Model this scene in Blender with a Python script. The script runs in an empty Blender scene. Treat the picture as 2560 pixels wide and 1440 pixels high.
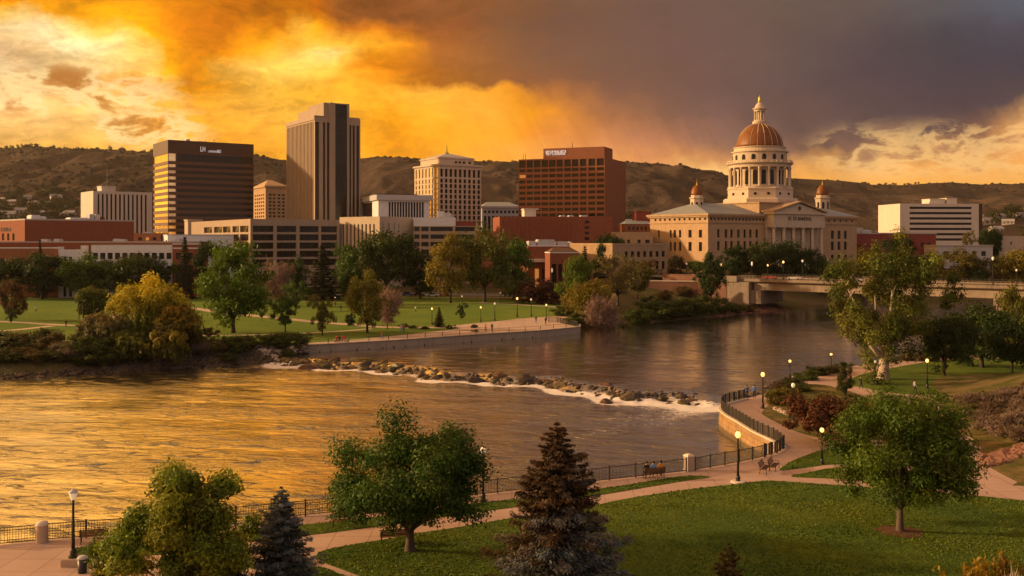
import bpy, bmesh, math, random
import numpy as np
from mathutils import Vector, Matrix
R = math.radians
rnd = random.Random(7)
sc = bpy.context.scene
COL = sc.collection
F, CH, HZ = 2489.0, 20.0, 600.0          # focal length in photo pixels, eye height (m), horizon row

def gp(px, py, z=0.0):                   # point of the level plane z seen at a photo pixel
    Y = F * (CH - z) / (py - HZ)
    return ((px - 1280) / F * Y, Y, z)
def xat(px, Y): return (px - 1280) / F * Y
def zat(py, Y): return CH - (py - HZ) / F * Y
def sstep(a, b, x):
    t = np.clip((x - a) / (b - a), 0, 1)
    return t * t * (3 - 2 * t)

# ---------------------------------------------------------------- camera, render
cam = bpy.data.cameras.new('camera'); cam.lens = 36 * F / 2560; cam.sensor_width = 36
cam.shift_y = -120 / 2560; cam.clip_end = 20000; cam.clip_start = 0.5
co = bpy.data.objects.new('camera', cam); COL.objects.link(co)
co.location = (0, 0, CH); co.rotation_euler = (R(90), 0, 0); sc.camera = co
sc.view_settings.view_transform = 'Standard'; sc.view_settings.look = 'None'
sc.view_settings.exposure = 0.22; sc.view_settings.gamma = 1
sc.render.engine = 'CYCLES'
cy = sc.cycles
cy.use_denoising = True; cy.denoising_prefilter = 'ACCURATE'; sc.render.filter_size = 1.1; cy.max_bounces = 6; cy.diffuse_bounces = 2; cy.glossy_bounces = 3
cy.transmission_bounces = 2; cy.transparent_max_bounces = 4; cy.volume_bounces = 0
cy.caustics_reflective = False; cy.caustics_refractive = False; cy.sample_clamp_indirect = 4; cy.sample_clamp_direct = 2.5

# ---------------------------------------------------------------- node expressions
class G:
    def __init__(s, tree): s.t = tree; s.n = tree.nodes; s.l = tree.links
    def node(s, typ, ins=None, **kw):
        n = s.n.new(typ)
        for k, v in kw.items(): setattr(n, k, v)
        for k, v in (ins or {}).items(): s.put(n.inputs[k], v)
        return n
    def put(s, sock, v):
        if isinstance(v, E): v = v.s
        if isinstance(v, bpy.types.NodeSocket): s.l.new(v, sock)
        elif v is not None:
            if isinstance(v, (tuple, list)) and len(v) == 3 and sock.type == 'RGBA': v = (*v, 1)
            sock.default_value = v
    def m(s, op, a, b=0.0, c=None, clamp=False):
        n = s.n.new('ShaderNodeMath'); n.operation = op; n.use_clamp = clamp
        s.put(n.inputs[0], a); s.put(n.inputs[1], b)
        if c is not None: s.put(n.inputs[2], c)
        return E(s, n.outputs[0])
    def v(s, op, a, b=None, scale=None, out=0):
        n = s.n.new('ShaderNodeVectorMath'); n.operation = op
        s.put(n.inputs[0], a)
        if b is not None: s.put(n.inputs[1], b)
        if scale is not None: s.put(n.inputs['Scale'], scale)
        return E(s, n.outputs[out])
    def noise(s, vec, scale, detail=2.0, rough=0.5, dist=0.0, color=False):
        n = s.node('ShaderNodeTexNoise', {'Vector': vec, 'Scale': scale, 'Detail': detail, 'Roughness': rough, 'Distortion': dist})
        return E(s, n.outputs['Color' if color else 'Fac'])
    def ss(s, a, b, x):
        n = s.node('ShaderNodeMapRange', {0: x, 1: a, 2: b, 3: 0.0, 4: 1.0}, interpolation_type='SMOOTHSTEP')
        return E(s, n.outputs[0])
    def mix(s, f, a, b, mode='MIX'):
        n = s.n.new('ShaderNodeMix'); n.data_type = 'RGBA'; n.blend_type = mode; n.clamp_factor = True
        s.put(n.inputs[0], f); s.put(n.inputs[6], a); s.put(n.inputs[7], b)
        return E(s, n.outputs[2])
    def sep(s, v):
        n = s.node('ShaderNodeSeparateXYZ', {0: v}); return [E(s, o) for o in n.outputs]
    def com(s, x, y, z): return E(s, s.node('ShaderNodeCombineXYZ', {0: x, 1: y, 2: z}).outputs[0])
class E:
    def __init__(s, g, sock): s.g = g; s.s = sock
    def __add__(s, o): return s.g.m('ADD', s, o)
    __radd__ = __add__
    def __mul__(s, o): return s.g.m('MULTIPLY', s, o)
    __rmul__ = __mul__
    def __sub__(s, o): return s.g.m('SUBTRACT', s, o)
    def __rsub__(s, o): return s.g.m('SUBTRACT', o, s)
    def __truediv__(s, o): return s.g.m('DIVIDE', s, o)
    def clamp(s): return s.g.m('ADD', s, 0.0, clamp=True)

def lin(c):
    return tuple((x / 255 / 12.92 if x / 255 <= .04045 else ((x / 255 + .055) / 1.055) ** 2.4) for x in c)

# ---------------------------------------------------------------- sky and sun
SUN_EL, SUN_AZ = 15.0, -83.0                      # degrees; azimuth from +Y, negative = left
w = bpy.data.worlds.new('World'); sc.world = w; w.use_nodes = True
g = G(w.node_tree); g.n.clear()
d0 = E(g, g.node('ShaderNodeTexCoord').outputs['Generated'])
d0 = g.v('NORMALIZE', d0)
def addv(a, b): return g.v('ADD', a, b)
def sc_(a, k): return g.v('SCALE', a, scale=k)
n1 = g.v('SUBTRACT', g.noise(d0, 7.0, 3, .5, color=True), (.5, .5, .5))
n2 = g.v('SUBTRACT', g.noise(d0, 26.0, 4, .6, color=True), (.5, .5, .5))
dx, dy, dz = g.sep(d0)
d = addv(addv(d0, sc_(n1, .042)), sc_(n2, .036))
ROWS = [  # elevation given as a photo row: colour stops along the azimuth (given as photo columns)
 (-700, 2.9, '0 255,192,104|500 245,178,88|800 185,125,62|1100 122,92,70|1500 88,76,69|1900 81,72,69|2560 65,65,71'),
 (-250, 2.9, '0 255,194,104|500 250,180,84|700 225,148,58|900 165,108,52|1100 112,80,54|1400 82,70,63|2100 72,67,67|2560 65,66,72'),
 (12, 1, '0 232,145,25|100 240,155,30|200 236,160,45|330 232,150,30|400 225,140,30|480 200,120,35|560 190,112,35|640 170,100,35|720 190,115,40|790 185,105,40|860 140,85,42|1000 135,82,45|1200 130,85,52|1400 112,82,62|1600 104,80,70|1900 98,82,74|2200 88,80,76|2400 82,84,88|2560 82,90,100'),
 (50, 1, '0 255,208,100|60 255,212,125|120 240,165,50|230 245,170,60|330 245,165,45|400 225,135,25|480 190,110,30|560 185,108,40|620 215,135,50|700 185,108,38|740 250,185,80|800 245,170,60|860 190,115,50|950 200,120,50|1050 150,90,48|1130 140,85,50|1280 120,85,60|1400 110,80,65|1600 106,82,72|1900 98,80,72|2200 84,76,74|2400 78,80,86|2560 80,86,96'),
 (90, 1, '0 258,228,165|100 268,240,175|200 264,228,140|280 255,204,95|350 250,175,50|400 230,140,25|460 195,115,25|540 185,110,35|600 230,150,55|680 240,165,60|760 255,190,80|840 252,190,80|920 250,180,70|1000 225,145,58|1080 165,102,52|1200 140,92,55|1350 118,84,62|1600 108,82,72|1900 98,80,74|2200 78,70,71|2400 68,68,76|2560 72,74,84'),
 (125, 1, '0 248,210,145|80 258,228,165|180 278,255,190|280 274,246,170|340 260,218,115|400 240,160,40|460 205,125,25|530 190,112,30|590 235,155,60|660 250,180,70|740 255,205,105|830 255,215,130|870 250,190,85|930 230,150,55|1010 200,125,50|1100 165,105,55|1250 138,92,58|1400 118,86,66|1650 108,82,73|1900 98,80,74|2150 78,69,71|2400 64,62,70|2560 66,66,76'),
 (160, 1, '0 222,188,140|60 232,195,135|140 248,216,150|250 268,234,155|350 260,218,120|410 245,170,60|460 215,135,30|490 215,135,35|560 250,190,85|640 255,200,100|740 255,205,100|840 252,195,90|900 225,145,55|980 205,125,48|1080 170,105,48|1200 150,98,54|1320 132,90,60|1500 115,86,70|1750 106,82,74|1950 94,78,74|2200 72,64,68|2450 62,60,70|2560 64,62,72'),
 (195, 1, '0 212,178,132|100 222,185,130|220 240,195,122|320 250,200,110|400 252,190,70|480 215,130,30|540 245,165,60|640 255,195,85|760 255,195,80|850 248,180,75|950 235,155,60|1050 180,112,46|1180 160,102,50|1300 138,90,56|1450 122,86,66|1650 112,84,74|1900 96,78,74|2150 74,64,68|2400 64,58,68|2560 64,60,70'),
 (222, 1, '0 225,175,105|120 235,185,115|230 230,170,95|320 225,145,55|400 245,170,55|520 250,175,70|650 255,195,85|800 255,190,75|930 250,180,70|1080 250,180,80|1200 250,175,75|1300 225,150,62|1380 170,110,62|1500 130,92,70|1700 112,84,74|1900 98,79,74|2100 78,66,68|2350 68,60,66|2560 66,60,68'),
 (270, 1, '0 248,205,140|150 248,200,125|300 250,195,110|400 248,180,85|500 245,170,70|620 250,180,80|760 255,195,85|900 250,180,70|1000 245,165,60|1100 252,178,75|1220 252,180,80|1330 240,160,60|1420 205,135,70|1520 160,108,72|1640 130,95,76|1800 110,84,76|1960 98,78,74|2150 80,66,68|2400 72,62,66|2560 76,66,68'),
 (330, 1, '0 246,195,115|150 246,195,112|300 248,200,115|400 246,175,75|520 245,170,68|700 250,178,75|900 250,175,65|1000 240,158,55|1100 248,170,65|1220 250,175,72|1320 238,155,65|1400 222,145,78|1500 200,135,85|1600 178,122,88|1700 160,112,86|1800 140,104,84|1960 104,82,76|2080 92,74,72|2200 84,68,68|2350 88,70,68|2440 130,95,75|2500 190,140,90|2560 215,165,105'),
 (375, 1, '0 244,188,98|200 244,186,92|380 246,180,80|600 246,172,66|900 246,172,66|1000 240,160,55|1200 250,175,75|1350 238,165,85|1450 225,155,95|1600 206,142,92|1750 190,135,90|1830 195,140,92|1990 120,90,76|2080 105,82,72|2150 135,100,78|2220 205,155,100|2300 190,140,90|2400 200,150,95|2560 225,165,100'),
 (420, 1, '0 240,180,85|600 244,174,72|1200 248,175,78|1400 240,170,90|1600 228,160,98|1720 244,190,115|1800 248,200,125|1990 225,165,95|2100 215,160,95|2200 238,180,105|2400 232,172,100|2560 238,175,98'),
 (470, 1, '0 240,178,84|1280 246,174,80|2560 240,178,94'),
]
AZW = .62
def ramp(pos, stops):
    n = g.node('ShaderNodeValToRGB', {0: pos}); cr = n.color_ramp
    while len(cr.elements) > 1: cr.elements.remove(cr.elements[-1])
    for i, (p, c) in enumerate(stops):
        e = cr.elements[0] if i == 0 else cr.elements.new(p)
        e.position = p; e.color = (*c, 1)
    return E(g, n.outputs[0])
d = g.v('NORMALIZE', d)
wx, wy, wz = g.sep(d)
waz = g.m('ARCTAN2', wx, wy); wel = g.m('ARCSINE', wz)
pos = waz / (2 * AZW) + .5
base = None
for py, gn, txt in reversed(ROWS):                # from the horizon upwards
    st = [((math.atan((float(a.split()[0]) - 1280) / F)) / (2 * AZW) + .5, tuple(gn * v for v in lin(tuple(float(q) for q in a.split()[1].split(','))))) for a in txt.split('|')]
    col = ramp(pos, st)
    e1 = math.atan((HZ - py) / F) * .955
    if base is None: base = col
    else: base = g.mix(E(g, g.node('ShaderNodeMapRange', {0: wel, 1: e0, 2: e1}, interpolation_type='SMOOTHERSTEP').outputs[0]) if py < 0 else E(g, g.node('ShaderNodeMapRange', {0: wel, 1: e0, 2: e1}).outputs[0]), base, col)
    e0 = e1
# the rest of the sky dome, out of the picture: gold in the west (left), slate in the east, brightened behind as added fill
full = waz / (2 * math.pi) + .5
BK = tuple(1.12*v for v in lin((172,160,156)))
low = ramp(full, [(0, BK), (.10, tuple(1.6*v for v in lin((215,165,115)))), (.22, tuple(2.0*v for v in lin((255,190,88)))), (.36, tuple(1.8*v for v in lin((255,192,90)))), (.66, lin((84,78,84))), (.74, lin((110,100,104))), (.86, tuple(1.3*v for v in lin((165,148,140)))), (1, BK)])
base = g.mix(g.ss(.50, .85, g.m('ABSOLUTE', waz)), base, low)
top = g.mix(g.ss(.5, -.6, wx), lin((128, 112, 106)), tuple(1.5 * v for v in lin((225, 165, 95))))
top = g.mix(g.ss(.3, -.5, wy), top, BK)
base = g.mix(g.ss(.36, 1.0, wel), base, top)
base = g.mix(g.ss(0.0, -.06, wel), base, lin((48, 36, 26)))
# cloud structure: billows, stretched streaks and hanging rain veils
az = g.m('ARCTAN2', dx, dy); el = g.m('ARCSINE', dz)
flat = g.com(dx, dy, dz * 2.6)
bil = g.noise(addv(flat, sc_(n1, .10)), 11.0, 9, .60, .5)
fin = g.noise(addv(flat, sc_(n2, .05)), 48.0, 5, .6, .4)
tilt = az + el * .55
veil = g.noise(g.com(tilt * 30.0, el * 3.0, 0.0), 1.0, 4, .6, .6)
leftw = g.ss(.05, -.20, az); rightw = 1.0 - leftw
midw = g.ss(.10, .0, el)
k1 = (g.ss(.30, .70, bil) - .5) * (leftw * .42 + .10)
k2 = (g.ss(.3, .7, fin) - .5) * (leftw * .22 + .04)
k3 = (veil - .5) * (g.ss(-.14, .05, az) * g.ss(.155, .10, el) * g.ss(.04, .085, el) * .75 + .05)
gain = (k1 + k2 + k3) + 1.0
gain = g.m('MAXIMUM', gain, .25)
# low broken cumulus with bright rims near the western horizon
cu = g.noise(addv(g.com(dx, dy, dz * 2.4), sc_(n2, .02)), 17.0, 9, .62, .25)
def band(a0, a1, e0, e1, soft=.02):
    return g.ss(a0 - soft, a0 + soft, az) * g.ss(a1 + soft, a1 - soft, az) * g.ss(e0 - soft*.6, e0 + soft*.6, el) * g.ss(e1 + soft*.6, e1 - soft*.6, el)
cm = g.m('MAXIMUM', band(-.55, -.33, .122, .150, .045), band(-.40, -.30, .090, .120, .035) * .8)
cr = band(.30, .56, .068, .098, .05)
cm = g.m('MAXIMUM', cm, cr)
th = cu + cm * .16 - .13
body = g.ss(.44, .62, th) * g.ss(.05, .5, cm)
rim = g.ss(.36, .45, th) * g.ss(.56, .45, th) * g.ss(.05, .6, cm)
nish = g.node('ShaderNodeTexSky', sky_type='NISHITA', sun_disc=False, sun_elevation=R(SUN_EL), sun_rotation=R(SUN_AZ), air_density=1.5, dust_density=4.0)
clear = g.v('SCALE', E(g, nish.outputs[0]), scale=.0005)
hs = g.node('ShaderNodeHueSaturation', {'Saturation': 1.05, 'Color': base})
colr = g.v('SCALE', g.v('MULTIPLY', E(g, hs.outputs[0]), (1.0, .92, .93)), scale=gain)
colr = g.mix(body * .9, colr, g.mix(g.ss(0, .2, az), lin((172, 106, 42)), lin((168, 122, 88))))
colr = g.mix(rim * .6, colr, g.mix(g.ss(0, .2, az), lin((255, 226, 160)), lin((245, 196, 124))))
colr = g.v('ADD', colr, clear)
bg = g.node('ShaderNodeBackground', {'Color': colr, 'Strength': 1.0})
g.l.new(bg.outputs[0], g.node('ShaderNodeOutputWorld').inputs[0])
w.cycles.sampling_method = 'MANUAL'; w.cycles.sample_map_resolution = 512

sl = bpy.data.lights.new('sun', 'SUN'); sl.energy = 5.0; sl.angle = R(2.0); sl.color = (1.0, .66, .35)
so = bpy.data.objects.new('sun', sl); COL.objects.link(so)
sd = Vector((math.sin(R(SUN_AZ)) * math.cos(R(SUN_EL)), math.cos(R(SUN_AZ)) * math.cos(R(SUN_EL)), math.sin(R(SUN_EL))))
so.rotation_euler = sd.to_track_quat('Z', 'Y').to_euler(); so.location = (-200, 0, 200)
# ---------------------------------------------------------------- object helpers
def tag(o, label=None, cat=None, group=None, kind=None):
    if label: o['label'] = label
    if cat: o['category'] = cat
    if group: o['group'] = group
    if kind: o['kind'] = kind
    return o
def thing(name, label, cat, loc=(0, 0, 0), rz=0.0, group=None):
    o = bpy.data.objects.new(name, None); COL.objects.link(o)
    o.location = loc; o.rotation_euler = (0, 0, rz); o.empty_display_size = .2
    return tag(o, label, cat, group)
def link(name, me, parent=None, loc=None, rz=0.0, mat=None):
    o = bpy.data.objects.new(name, me); COL.objects.link(o)
    if parent: o.parent = parent
    if loc: o.location = loc
    if rz: o.rotation_euler = (0, 0, rz)
    return o
KIDS = {}
def copy_tree(o, parent=None):
    c = o.copy(); COL.objects.link(c)
    if parent: c.parent = parent
    for ch in [x for x in o.children]: copy_tree(ch, c)
    return c
def place(o, loc, rz=0.0, label=None, group=None, scale=None):
    o.location = loc; o.rotation_euler = (0, 0, rz)
    if scale is not None: o.scale = scale if isinstance(scale, tuple) else (scale,) * 3
    if label: o['label'] = label
    if group: o['group'] = group
    return o

class MB:
    def __init__(s): s.v = []; s.f = []; s.m = []
    def add(s, vs, fs, mi=0):
        b = len(s.v); s.v += [tuple(v) for v in vs]
        s.f += [tuple(b + i for i in f) for f in fs]; s.m += [mi] * len(fs); return s
    def box(s, x0, y0, z0, x1, y1, z1, mi=0):
        if x0 > x1: x0, x1 = x1, x0
        if y0 > y1: y0, y1 = y1, y0
        return s.add([(x0,y0,z0),(x1,y0,z0),(x1,y1,z0),(x0,y1,z0),(x0,y0,z1),(x1,y0,z1),(x1,y1,z1),(x0,y1,z1)],
              [(0,3,2,1),(4,5,6,7),(0,1,5,4),(1,2,6,5),(2,3,7,6),(3,0,4,7)], mi)
    def lathe(s, prof, n=16, c=(0, 0), mi=0, a0=0.0, cap=True):
        vs = []; fs = []
        for r, z in prof:
            for k in range(n):
                a = a0 + 2 * math.pi * k / n
                vs.append((c[0] + r * math.cos(a), c[1] + r * math.sin(a), z))
        for i in range(len(prof) - 1):
            for k in range(n):
                k2 = (k + 1) % n
                fs.append((i*n+k, i*n+k2, (i+1)*n+k2, (i+1)*n+k))
        if cap:
            fs.append(tuple(reversed(range(n)))); fs.append(tuple((len(prof)-1)*n + k for k in range(n)))
        return s.add(vs, fs, mi)
    def tube(s, pts, rad, n=6, mi=0):
        pts = [Vector(p) for p in pts]; vs = []; fs = []
        for i, p in enumerate(pts):
            t = (pts[min(i+1, len(pts)-1)] - pts[max(i-1, 0)]).normalized()
            u = t.cross(Vector((0, 0, 1)) if abs(t.z) < .9 else Vector((1, 0, 0))).normalized(); w_ = t.cross(u)
            r = rad[i] if isinstance(rad, (list, tuple)) else rad
            for k in range(n):
                a = 2 * math.pi * k / n
                vs.append(p + u * (r * math.cos(a)) + w_ * (r * math.sin(a)))
        for i in range(len(pts) - 1):
            for k in range(n):
                k2 = (k + 1) % n
                fs.append((i*n+k, i*n+k2, (i+1)*n+k2, (i+1)*n+k))
        fs.append(tuple(reversed(range(n)))); fs.append(tuple((len(pts)-1)*n + k for k in range(n)))
        return s.add(vs, fs, mi)
    def prism(s, poly, z0, z1, mi=0):
        n = len(poly)
        return s.add([(p[0], p[1], z0) for p in poly] + [(p[0], p[1], z1) for p in poly],
              [tuple(reversed(range(n))), tuple(range(n, 2*n))] + [(i, (i+1) % n, n+(i+1) % n, n+i) for i in range(n)], mi)
    def build(s, name, mats, parent=None, smooth=False, fix=False):
        me = bpy.data.meshes.new(name); me.from_pydata(s.v, [], s.f)
        for m_ in (mats if isinstance(mats, (list, tuple)) else [mats]): me.materials.append(m_)
        if len(set(s.m)) > 1: me.polygons.foreach_set('material_index', s.m)
        if fix:
            bm = bmesh.new(); bm.from_mesh(me); bmesh.ops.recalc_face_normals(bm, faces=bm.faces); bm.to_mesh(me); bm.free()
        if smooth: me.polygons.foreach_set('use_smooth', [True] * len(me.polygons))
        me.update()
        return link(name, me, parent)

def spline(pts, n=4, closed=True):
    out = []; N = len(pts)
    for i in range(N if closed else N - 1):
        P = [np.array(pts[(i + k - 1) % N] if closed else pts[min(max(i + k - 1, 0), N - 1)], float) for k in range(4)]
        for j in range(n):
            t = j / n
            out.append(tuple(.5 * ((2*P[1]) + (-P[0]+P[2])*t + (2*P[0]-5*P[1]+4*P[2]-P[3])*t*t + (-P[0]+3*P[1]-3*P[2]+P[3])*t**3)))
    if not closed: out.append(tuple(pts[-1]))
    return out
def sheet(name, poly, z, mat, thick=.0, zf=None):
    """one flat (or draped) ground sheet with a turned-down edge"""
    bm = bmesh.new()
    vs = [bm.verts.new((p[0], p[1], z)) for p in poly]
    f = bm.faces.new(vs)
    if f.normal.z < 0: f.normal_flip()
    f.normal_update()
    if f.normal.z < 0: bmesh.ops.reverse_faces(bm, faces=[f])
    if thick:
        r = bmesh.ops.extrude_face_region(bm, geom=[f])
        low = [e for e in r['geom'] if isinstance(e, bmesh.types.BMVert)]
        for v in vs: v.co.z -= 0
        for v in low: v.co.z += 0
        for v in vs: v.co.z = z - thick
        for e in list(bm.faces):
            if all(v in vs for v in e.verts): bm.faces.remove(e)
        bmesh.ops.recalc_face_normals(bm, faces=bm.faces)
        top = [q for q in bm.faces if all(abs(v.co.z - z) < 1e-6 for v in q.verts)]
        if top and top[0].normal.z < 0: bmesh.ops.reverse_faces(bm, faces=bm.faces)
    bmesh.ops.triangulate(bm, faces=[q for q in bm.faces if len(q.verts) > 4])
    me = bpy.data.meshes.new(name); bm.to_mesh(me); bm.free(); me.materials.append(mat)
    return tag(link(name, me), kind='structure')
def ribbon(name, pts, wd, z, mat, zf=None):
    P = spline(pts, 6, False); L = []; Rr = []
    for i, p in enumerate(P):
        a = np.array(P[max(i-1, 0)][:2]); b = np.array(P[min(i+1, len(P)-1)][:2]); t = b - a; t /= np.hypot(*t) + 1e-9
        nrm = np.array([-t[1], t[0]]) * wd / 2
        L.append((p[0]+nrm[0], p[1]+nrm[1])); Rr.append((p[0]-nrm[0], p[1]-nrm[1]))
    mb = MB(); n = len(P)
    zz = (lambda q: zf(q[0], q[1]) + z) if zf else (lambda q: z)
    mb.add([(*q, zz(q)) for q in Rr] + [(*q, zz(q)) for q in L], [(i, i+1, n+i+1, n+i) for i in range(n-1)])
    o = mb.build(name, mat); return tag(o, kind='structure')
def grid_mesh(name, X, Y, Z, mat, attrs=None, smooth=True):
    ny, nx = X.shape
    me = bpy.data.meshes.new(name)
    co_ = np.stack([X, Y, Z], -1).reshape(-1, 3).astype(np.float32)
    idx = np.arange(nx * ny).reshape(ny, nx)
    q = np.stack([idx[:-1, :-1], idx[:-1, 1:], idx[1:, 1:], idx[1:, :-1]], -1).reshape(-1, 4)
    me.vertices.add(len(co_)); me.vertices.foreach_set('co', co_.ravel())
    me.loops.add(q.size); me.loops.foreach_set('vertex_index', q.ravel().astype(np.int32))
    me.polygons.add(len(q)); me.polygons.foreach_set('loop_start', np.arange(0, q.size, 4, dtype=np.int32))
    me.polygons.foreach_set('use_smooth', np.full(len(q), smooth))
    for k, a in (attrs or {}).items():
        at = me.attributes.new(k, 'FLOAT', 'POINT'); at.data.foreach_set('value', a.ravel().astype(np.float32))
    me.update(calc_edges=True); me.materials.append(mat)
    return link(name, me)

# value noise for terrain shaping
def vnoise(x, y, seed=0):
    xi = np.floor(x).astype(np.int64); yi = np.floor(y).astype(np.int64); xf = x - xi; yf = y - yi
    def h(a, b):
        n = (a * 374761393 + b * 668265263 + seed * 974711) & 0xffffffff
        n = ((n ^ (n >> 13)) * 1274126177) & 0xffffffff
        return ((n ^ (n >> 16)) & 0xffff) / 65535.0
    u = xf*xf*(3-2*xf); v = yf*yf*(3-2*yf)
    return (h(xi, yi)*(1-u) + h(xi+1, yi)*u)*(1-v) + (h(xi, yi+1)*(1-u) + h(xi+1, yi+1)*u)*v
def fbm(x, y, o=4, seed=0):
    s_ = 0; a = .5
    for i in range(o): s_ = s_ + a * vnoise(x * 2**i, y * 2**i, seed + i); a *= .5
    return s_

# ---------------------------------------------------------------- materials
def new_mat(name):
    m = bpy.data.materials.new(name); m.use_nodes = True
    g = G(m.node_tree); g.n.clear()
    out = g.node('ShaderNodeOutputMaterial')
    return m, g, out
def pm(name, col, rough=.8, var=.12, scale=.6, spec=.3, metallic=0.0, streak=0.0, bump=0.0, bscale=8.0, em=None, ems=0.0):
    """painted / plain surface: colour mottled by two octaves of noise, optional vertical weather streaks and bump"""
    m, g, out = new_mat(name)
    tc = g.node('ShaderNodeTexCoord'); P = E(g, tc.outputs['Object'])
    oi = E(g, g.node('ShaderNodeObjectInfo').outputs['Random'])
    n = g.noise(P, scale, 5, .6)
    k = (n - .5) * (var * 2.4) + 1.0 + (oi - .5) * (var * .6)
    if streak:
        mp = g.v('MULTIPLY', P, (1.0, 1.0, .06))
        k = k - g.ss(.5, .8, g.noise(mp, 1.6, 4, .6)) * streak
    c = g.v('SCALE', tuple(col), scale=k)
    ins = {'Base Color': c, 'Roughness': rough, 'Metallic': metallic, 'Specular IOR Level': spec}
    b = g.node('ShaderNodeBsdfPrincipled', ins)
    if em: g.put(b.inputs['Emission Color'], em); b.inputs['Emission Strength'].default_value = ems
    if bump:
        bn = g.node('ShaderNodeBump', {'Strength': bump, 'Height': g.noise(P, bscale, 4, .6)}); g.l.new(bn.outputs[0], b.inputs['Normal'])
    g.l.new(b.outputs[0], out.inputs[0])
    return m
def world_pos(g): return E(g, g.node('ShaderNodeNewGeometry').outputs['Position'])

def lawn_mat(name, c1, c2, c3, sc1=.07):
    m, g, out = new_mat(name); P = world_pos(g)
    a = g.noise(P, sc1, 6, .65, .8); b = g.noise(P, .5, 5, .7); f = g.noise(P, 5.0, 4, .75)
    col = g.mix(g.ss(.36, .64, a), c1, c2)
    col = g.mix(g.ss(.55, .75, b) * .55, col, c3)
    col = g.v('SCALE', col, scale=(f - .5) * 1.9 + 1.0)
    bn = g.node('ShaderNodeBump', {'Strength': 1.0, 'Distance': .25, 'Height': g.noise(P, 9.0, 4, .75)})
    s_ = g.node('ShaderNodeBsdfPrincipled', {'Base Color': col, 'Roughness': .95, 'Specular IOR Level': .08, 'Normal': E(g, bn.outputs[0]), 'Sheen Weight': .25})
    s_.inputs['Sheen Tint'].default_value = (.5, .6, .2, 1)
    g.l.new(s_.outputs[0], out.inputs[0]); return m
def paving_mat(name, col, joint=2.4):
    m, g, out = new_mat(name); P = world_pos(g)
    br = g.node('ShaderNodeTexBrick', {'Vector': g.v('ADD', P, sc_w(g, P)), 'Color1': (*col, 1), 'Color2': (*[c*.9 for c in col], 1), 'Mortar': (*[c*.5 for c in col], 1),
         'Scale': 1.0, 'Mortar Size': .028, 'Brick Width': joint, 'Row Height': joint}, offset=0.0)
    c = E(g, br.outputs[0])
    k = (g.noise(P, .25, 5, .65) - .5) * .55 + (g.noise(P, 5.0, 3, .6) - .5) * .22 + 1.0
    st = g.ss(.62, .72, g.noise(P, .5, 4, .6)) * .30
    c = g.v('SCALE', c, scale=k - st)
    s_ = g.node('ShaderNodeBsdfPrincipled', {'Base Color': c, 'Roughness': .75, 'Specular IOR Level': .3})
    g.l.new(s_.outputs[0], out.inputs[0]); return m
def sc_w(g, P): return g.v('SCALE', g.v('SUBTRACT', g.noise(P, .4, 2, .5, color=True), (.5, .5, .5)), scale=.12)

M = {}
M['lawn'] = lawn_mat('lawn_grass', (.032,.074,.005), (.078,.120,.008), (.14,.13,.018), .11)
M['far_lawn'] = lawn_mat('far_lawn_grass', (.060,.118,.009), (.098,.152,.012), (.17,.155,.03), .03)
M['paving'] = paving_mat('pink_paving', (.42,.29,.235))
M['far_paving'] = paving_mat('far_paving', (.46,.34,.27), 3.0)
M['asphalt'] = pm('asphalt', (.05,.047,.045), .85, .3, .3)
M['conc'] = pm('weathered_concrete', (.36,.29,.22), .85, .22, .35, streak=.35, bump=.15)
M['stone_wall'] = pm('sandstone_wall', (.36,.215,.095), .85, .35, 1.2, streak=.3, bump=.5, bscale=3.0)
M['rock'] = pm('river_rock', (.052,.038,.029), .45, .5, 1.1, bump=.8, bscale=2.5)
M['rock_rust'] = pm('rust_rock', (.085,.040,.024), .5, .5, 1.1, bump=.8, bscale=2.5)
M['rock_olive'] = pm('algae_rock', (.055,.045,.020), .5, .5, 1.1, bump=.8, bscale=2.5)
M['red_rock'] = pm('red_rock', (.21,.105,.070), .85, .4, 1.1, bump=.8, bscale=2.5)
M['black'] = pm('black_metal', (.012,.012,.013), .45, .1, 2, .5)
M['iron'] = pm('fence_iron', (.035,.032,.028), .5, .2, 2, .4)
M['wood'] = pm('bench_wood', (.13,.065,.035), .6, .35, 3)
M['pillar'] = pm('pillar_stone', (.40,.30,.21), .85, .2, 2, bump=.3)
M['cap'] = pm('pale_stone', (.62,.52,.42), .8, .15, 2)
M['bark'] = pm('bark', (.10,.072,.050), .9, .4, 3, bump=.8, bscale=9)
M['pale_bark'] = pm('pale_bark', (.36,.29,.23), .9, .20, 1.6, bump=.8, bscale=6)
M['dark_bark'] = pm('dark_bark', (.05,.036,.026), .9, .4, 3, bump=.6, bscale=9)
M['mulch'] = pm('mulch', (.13,.055,.030), .95, .5, 4, bump=1, bscale=12)

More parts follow.
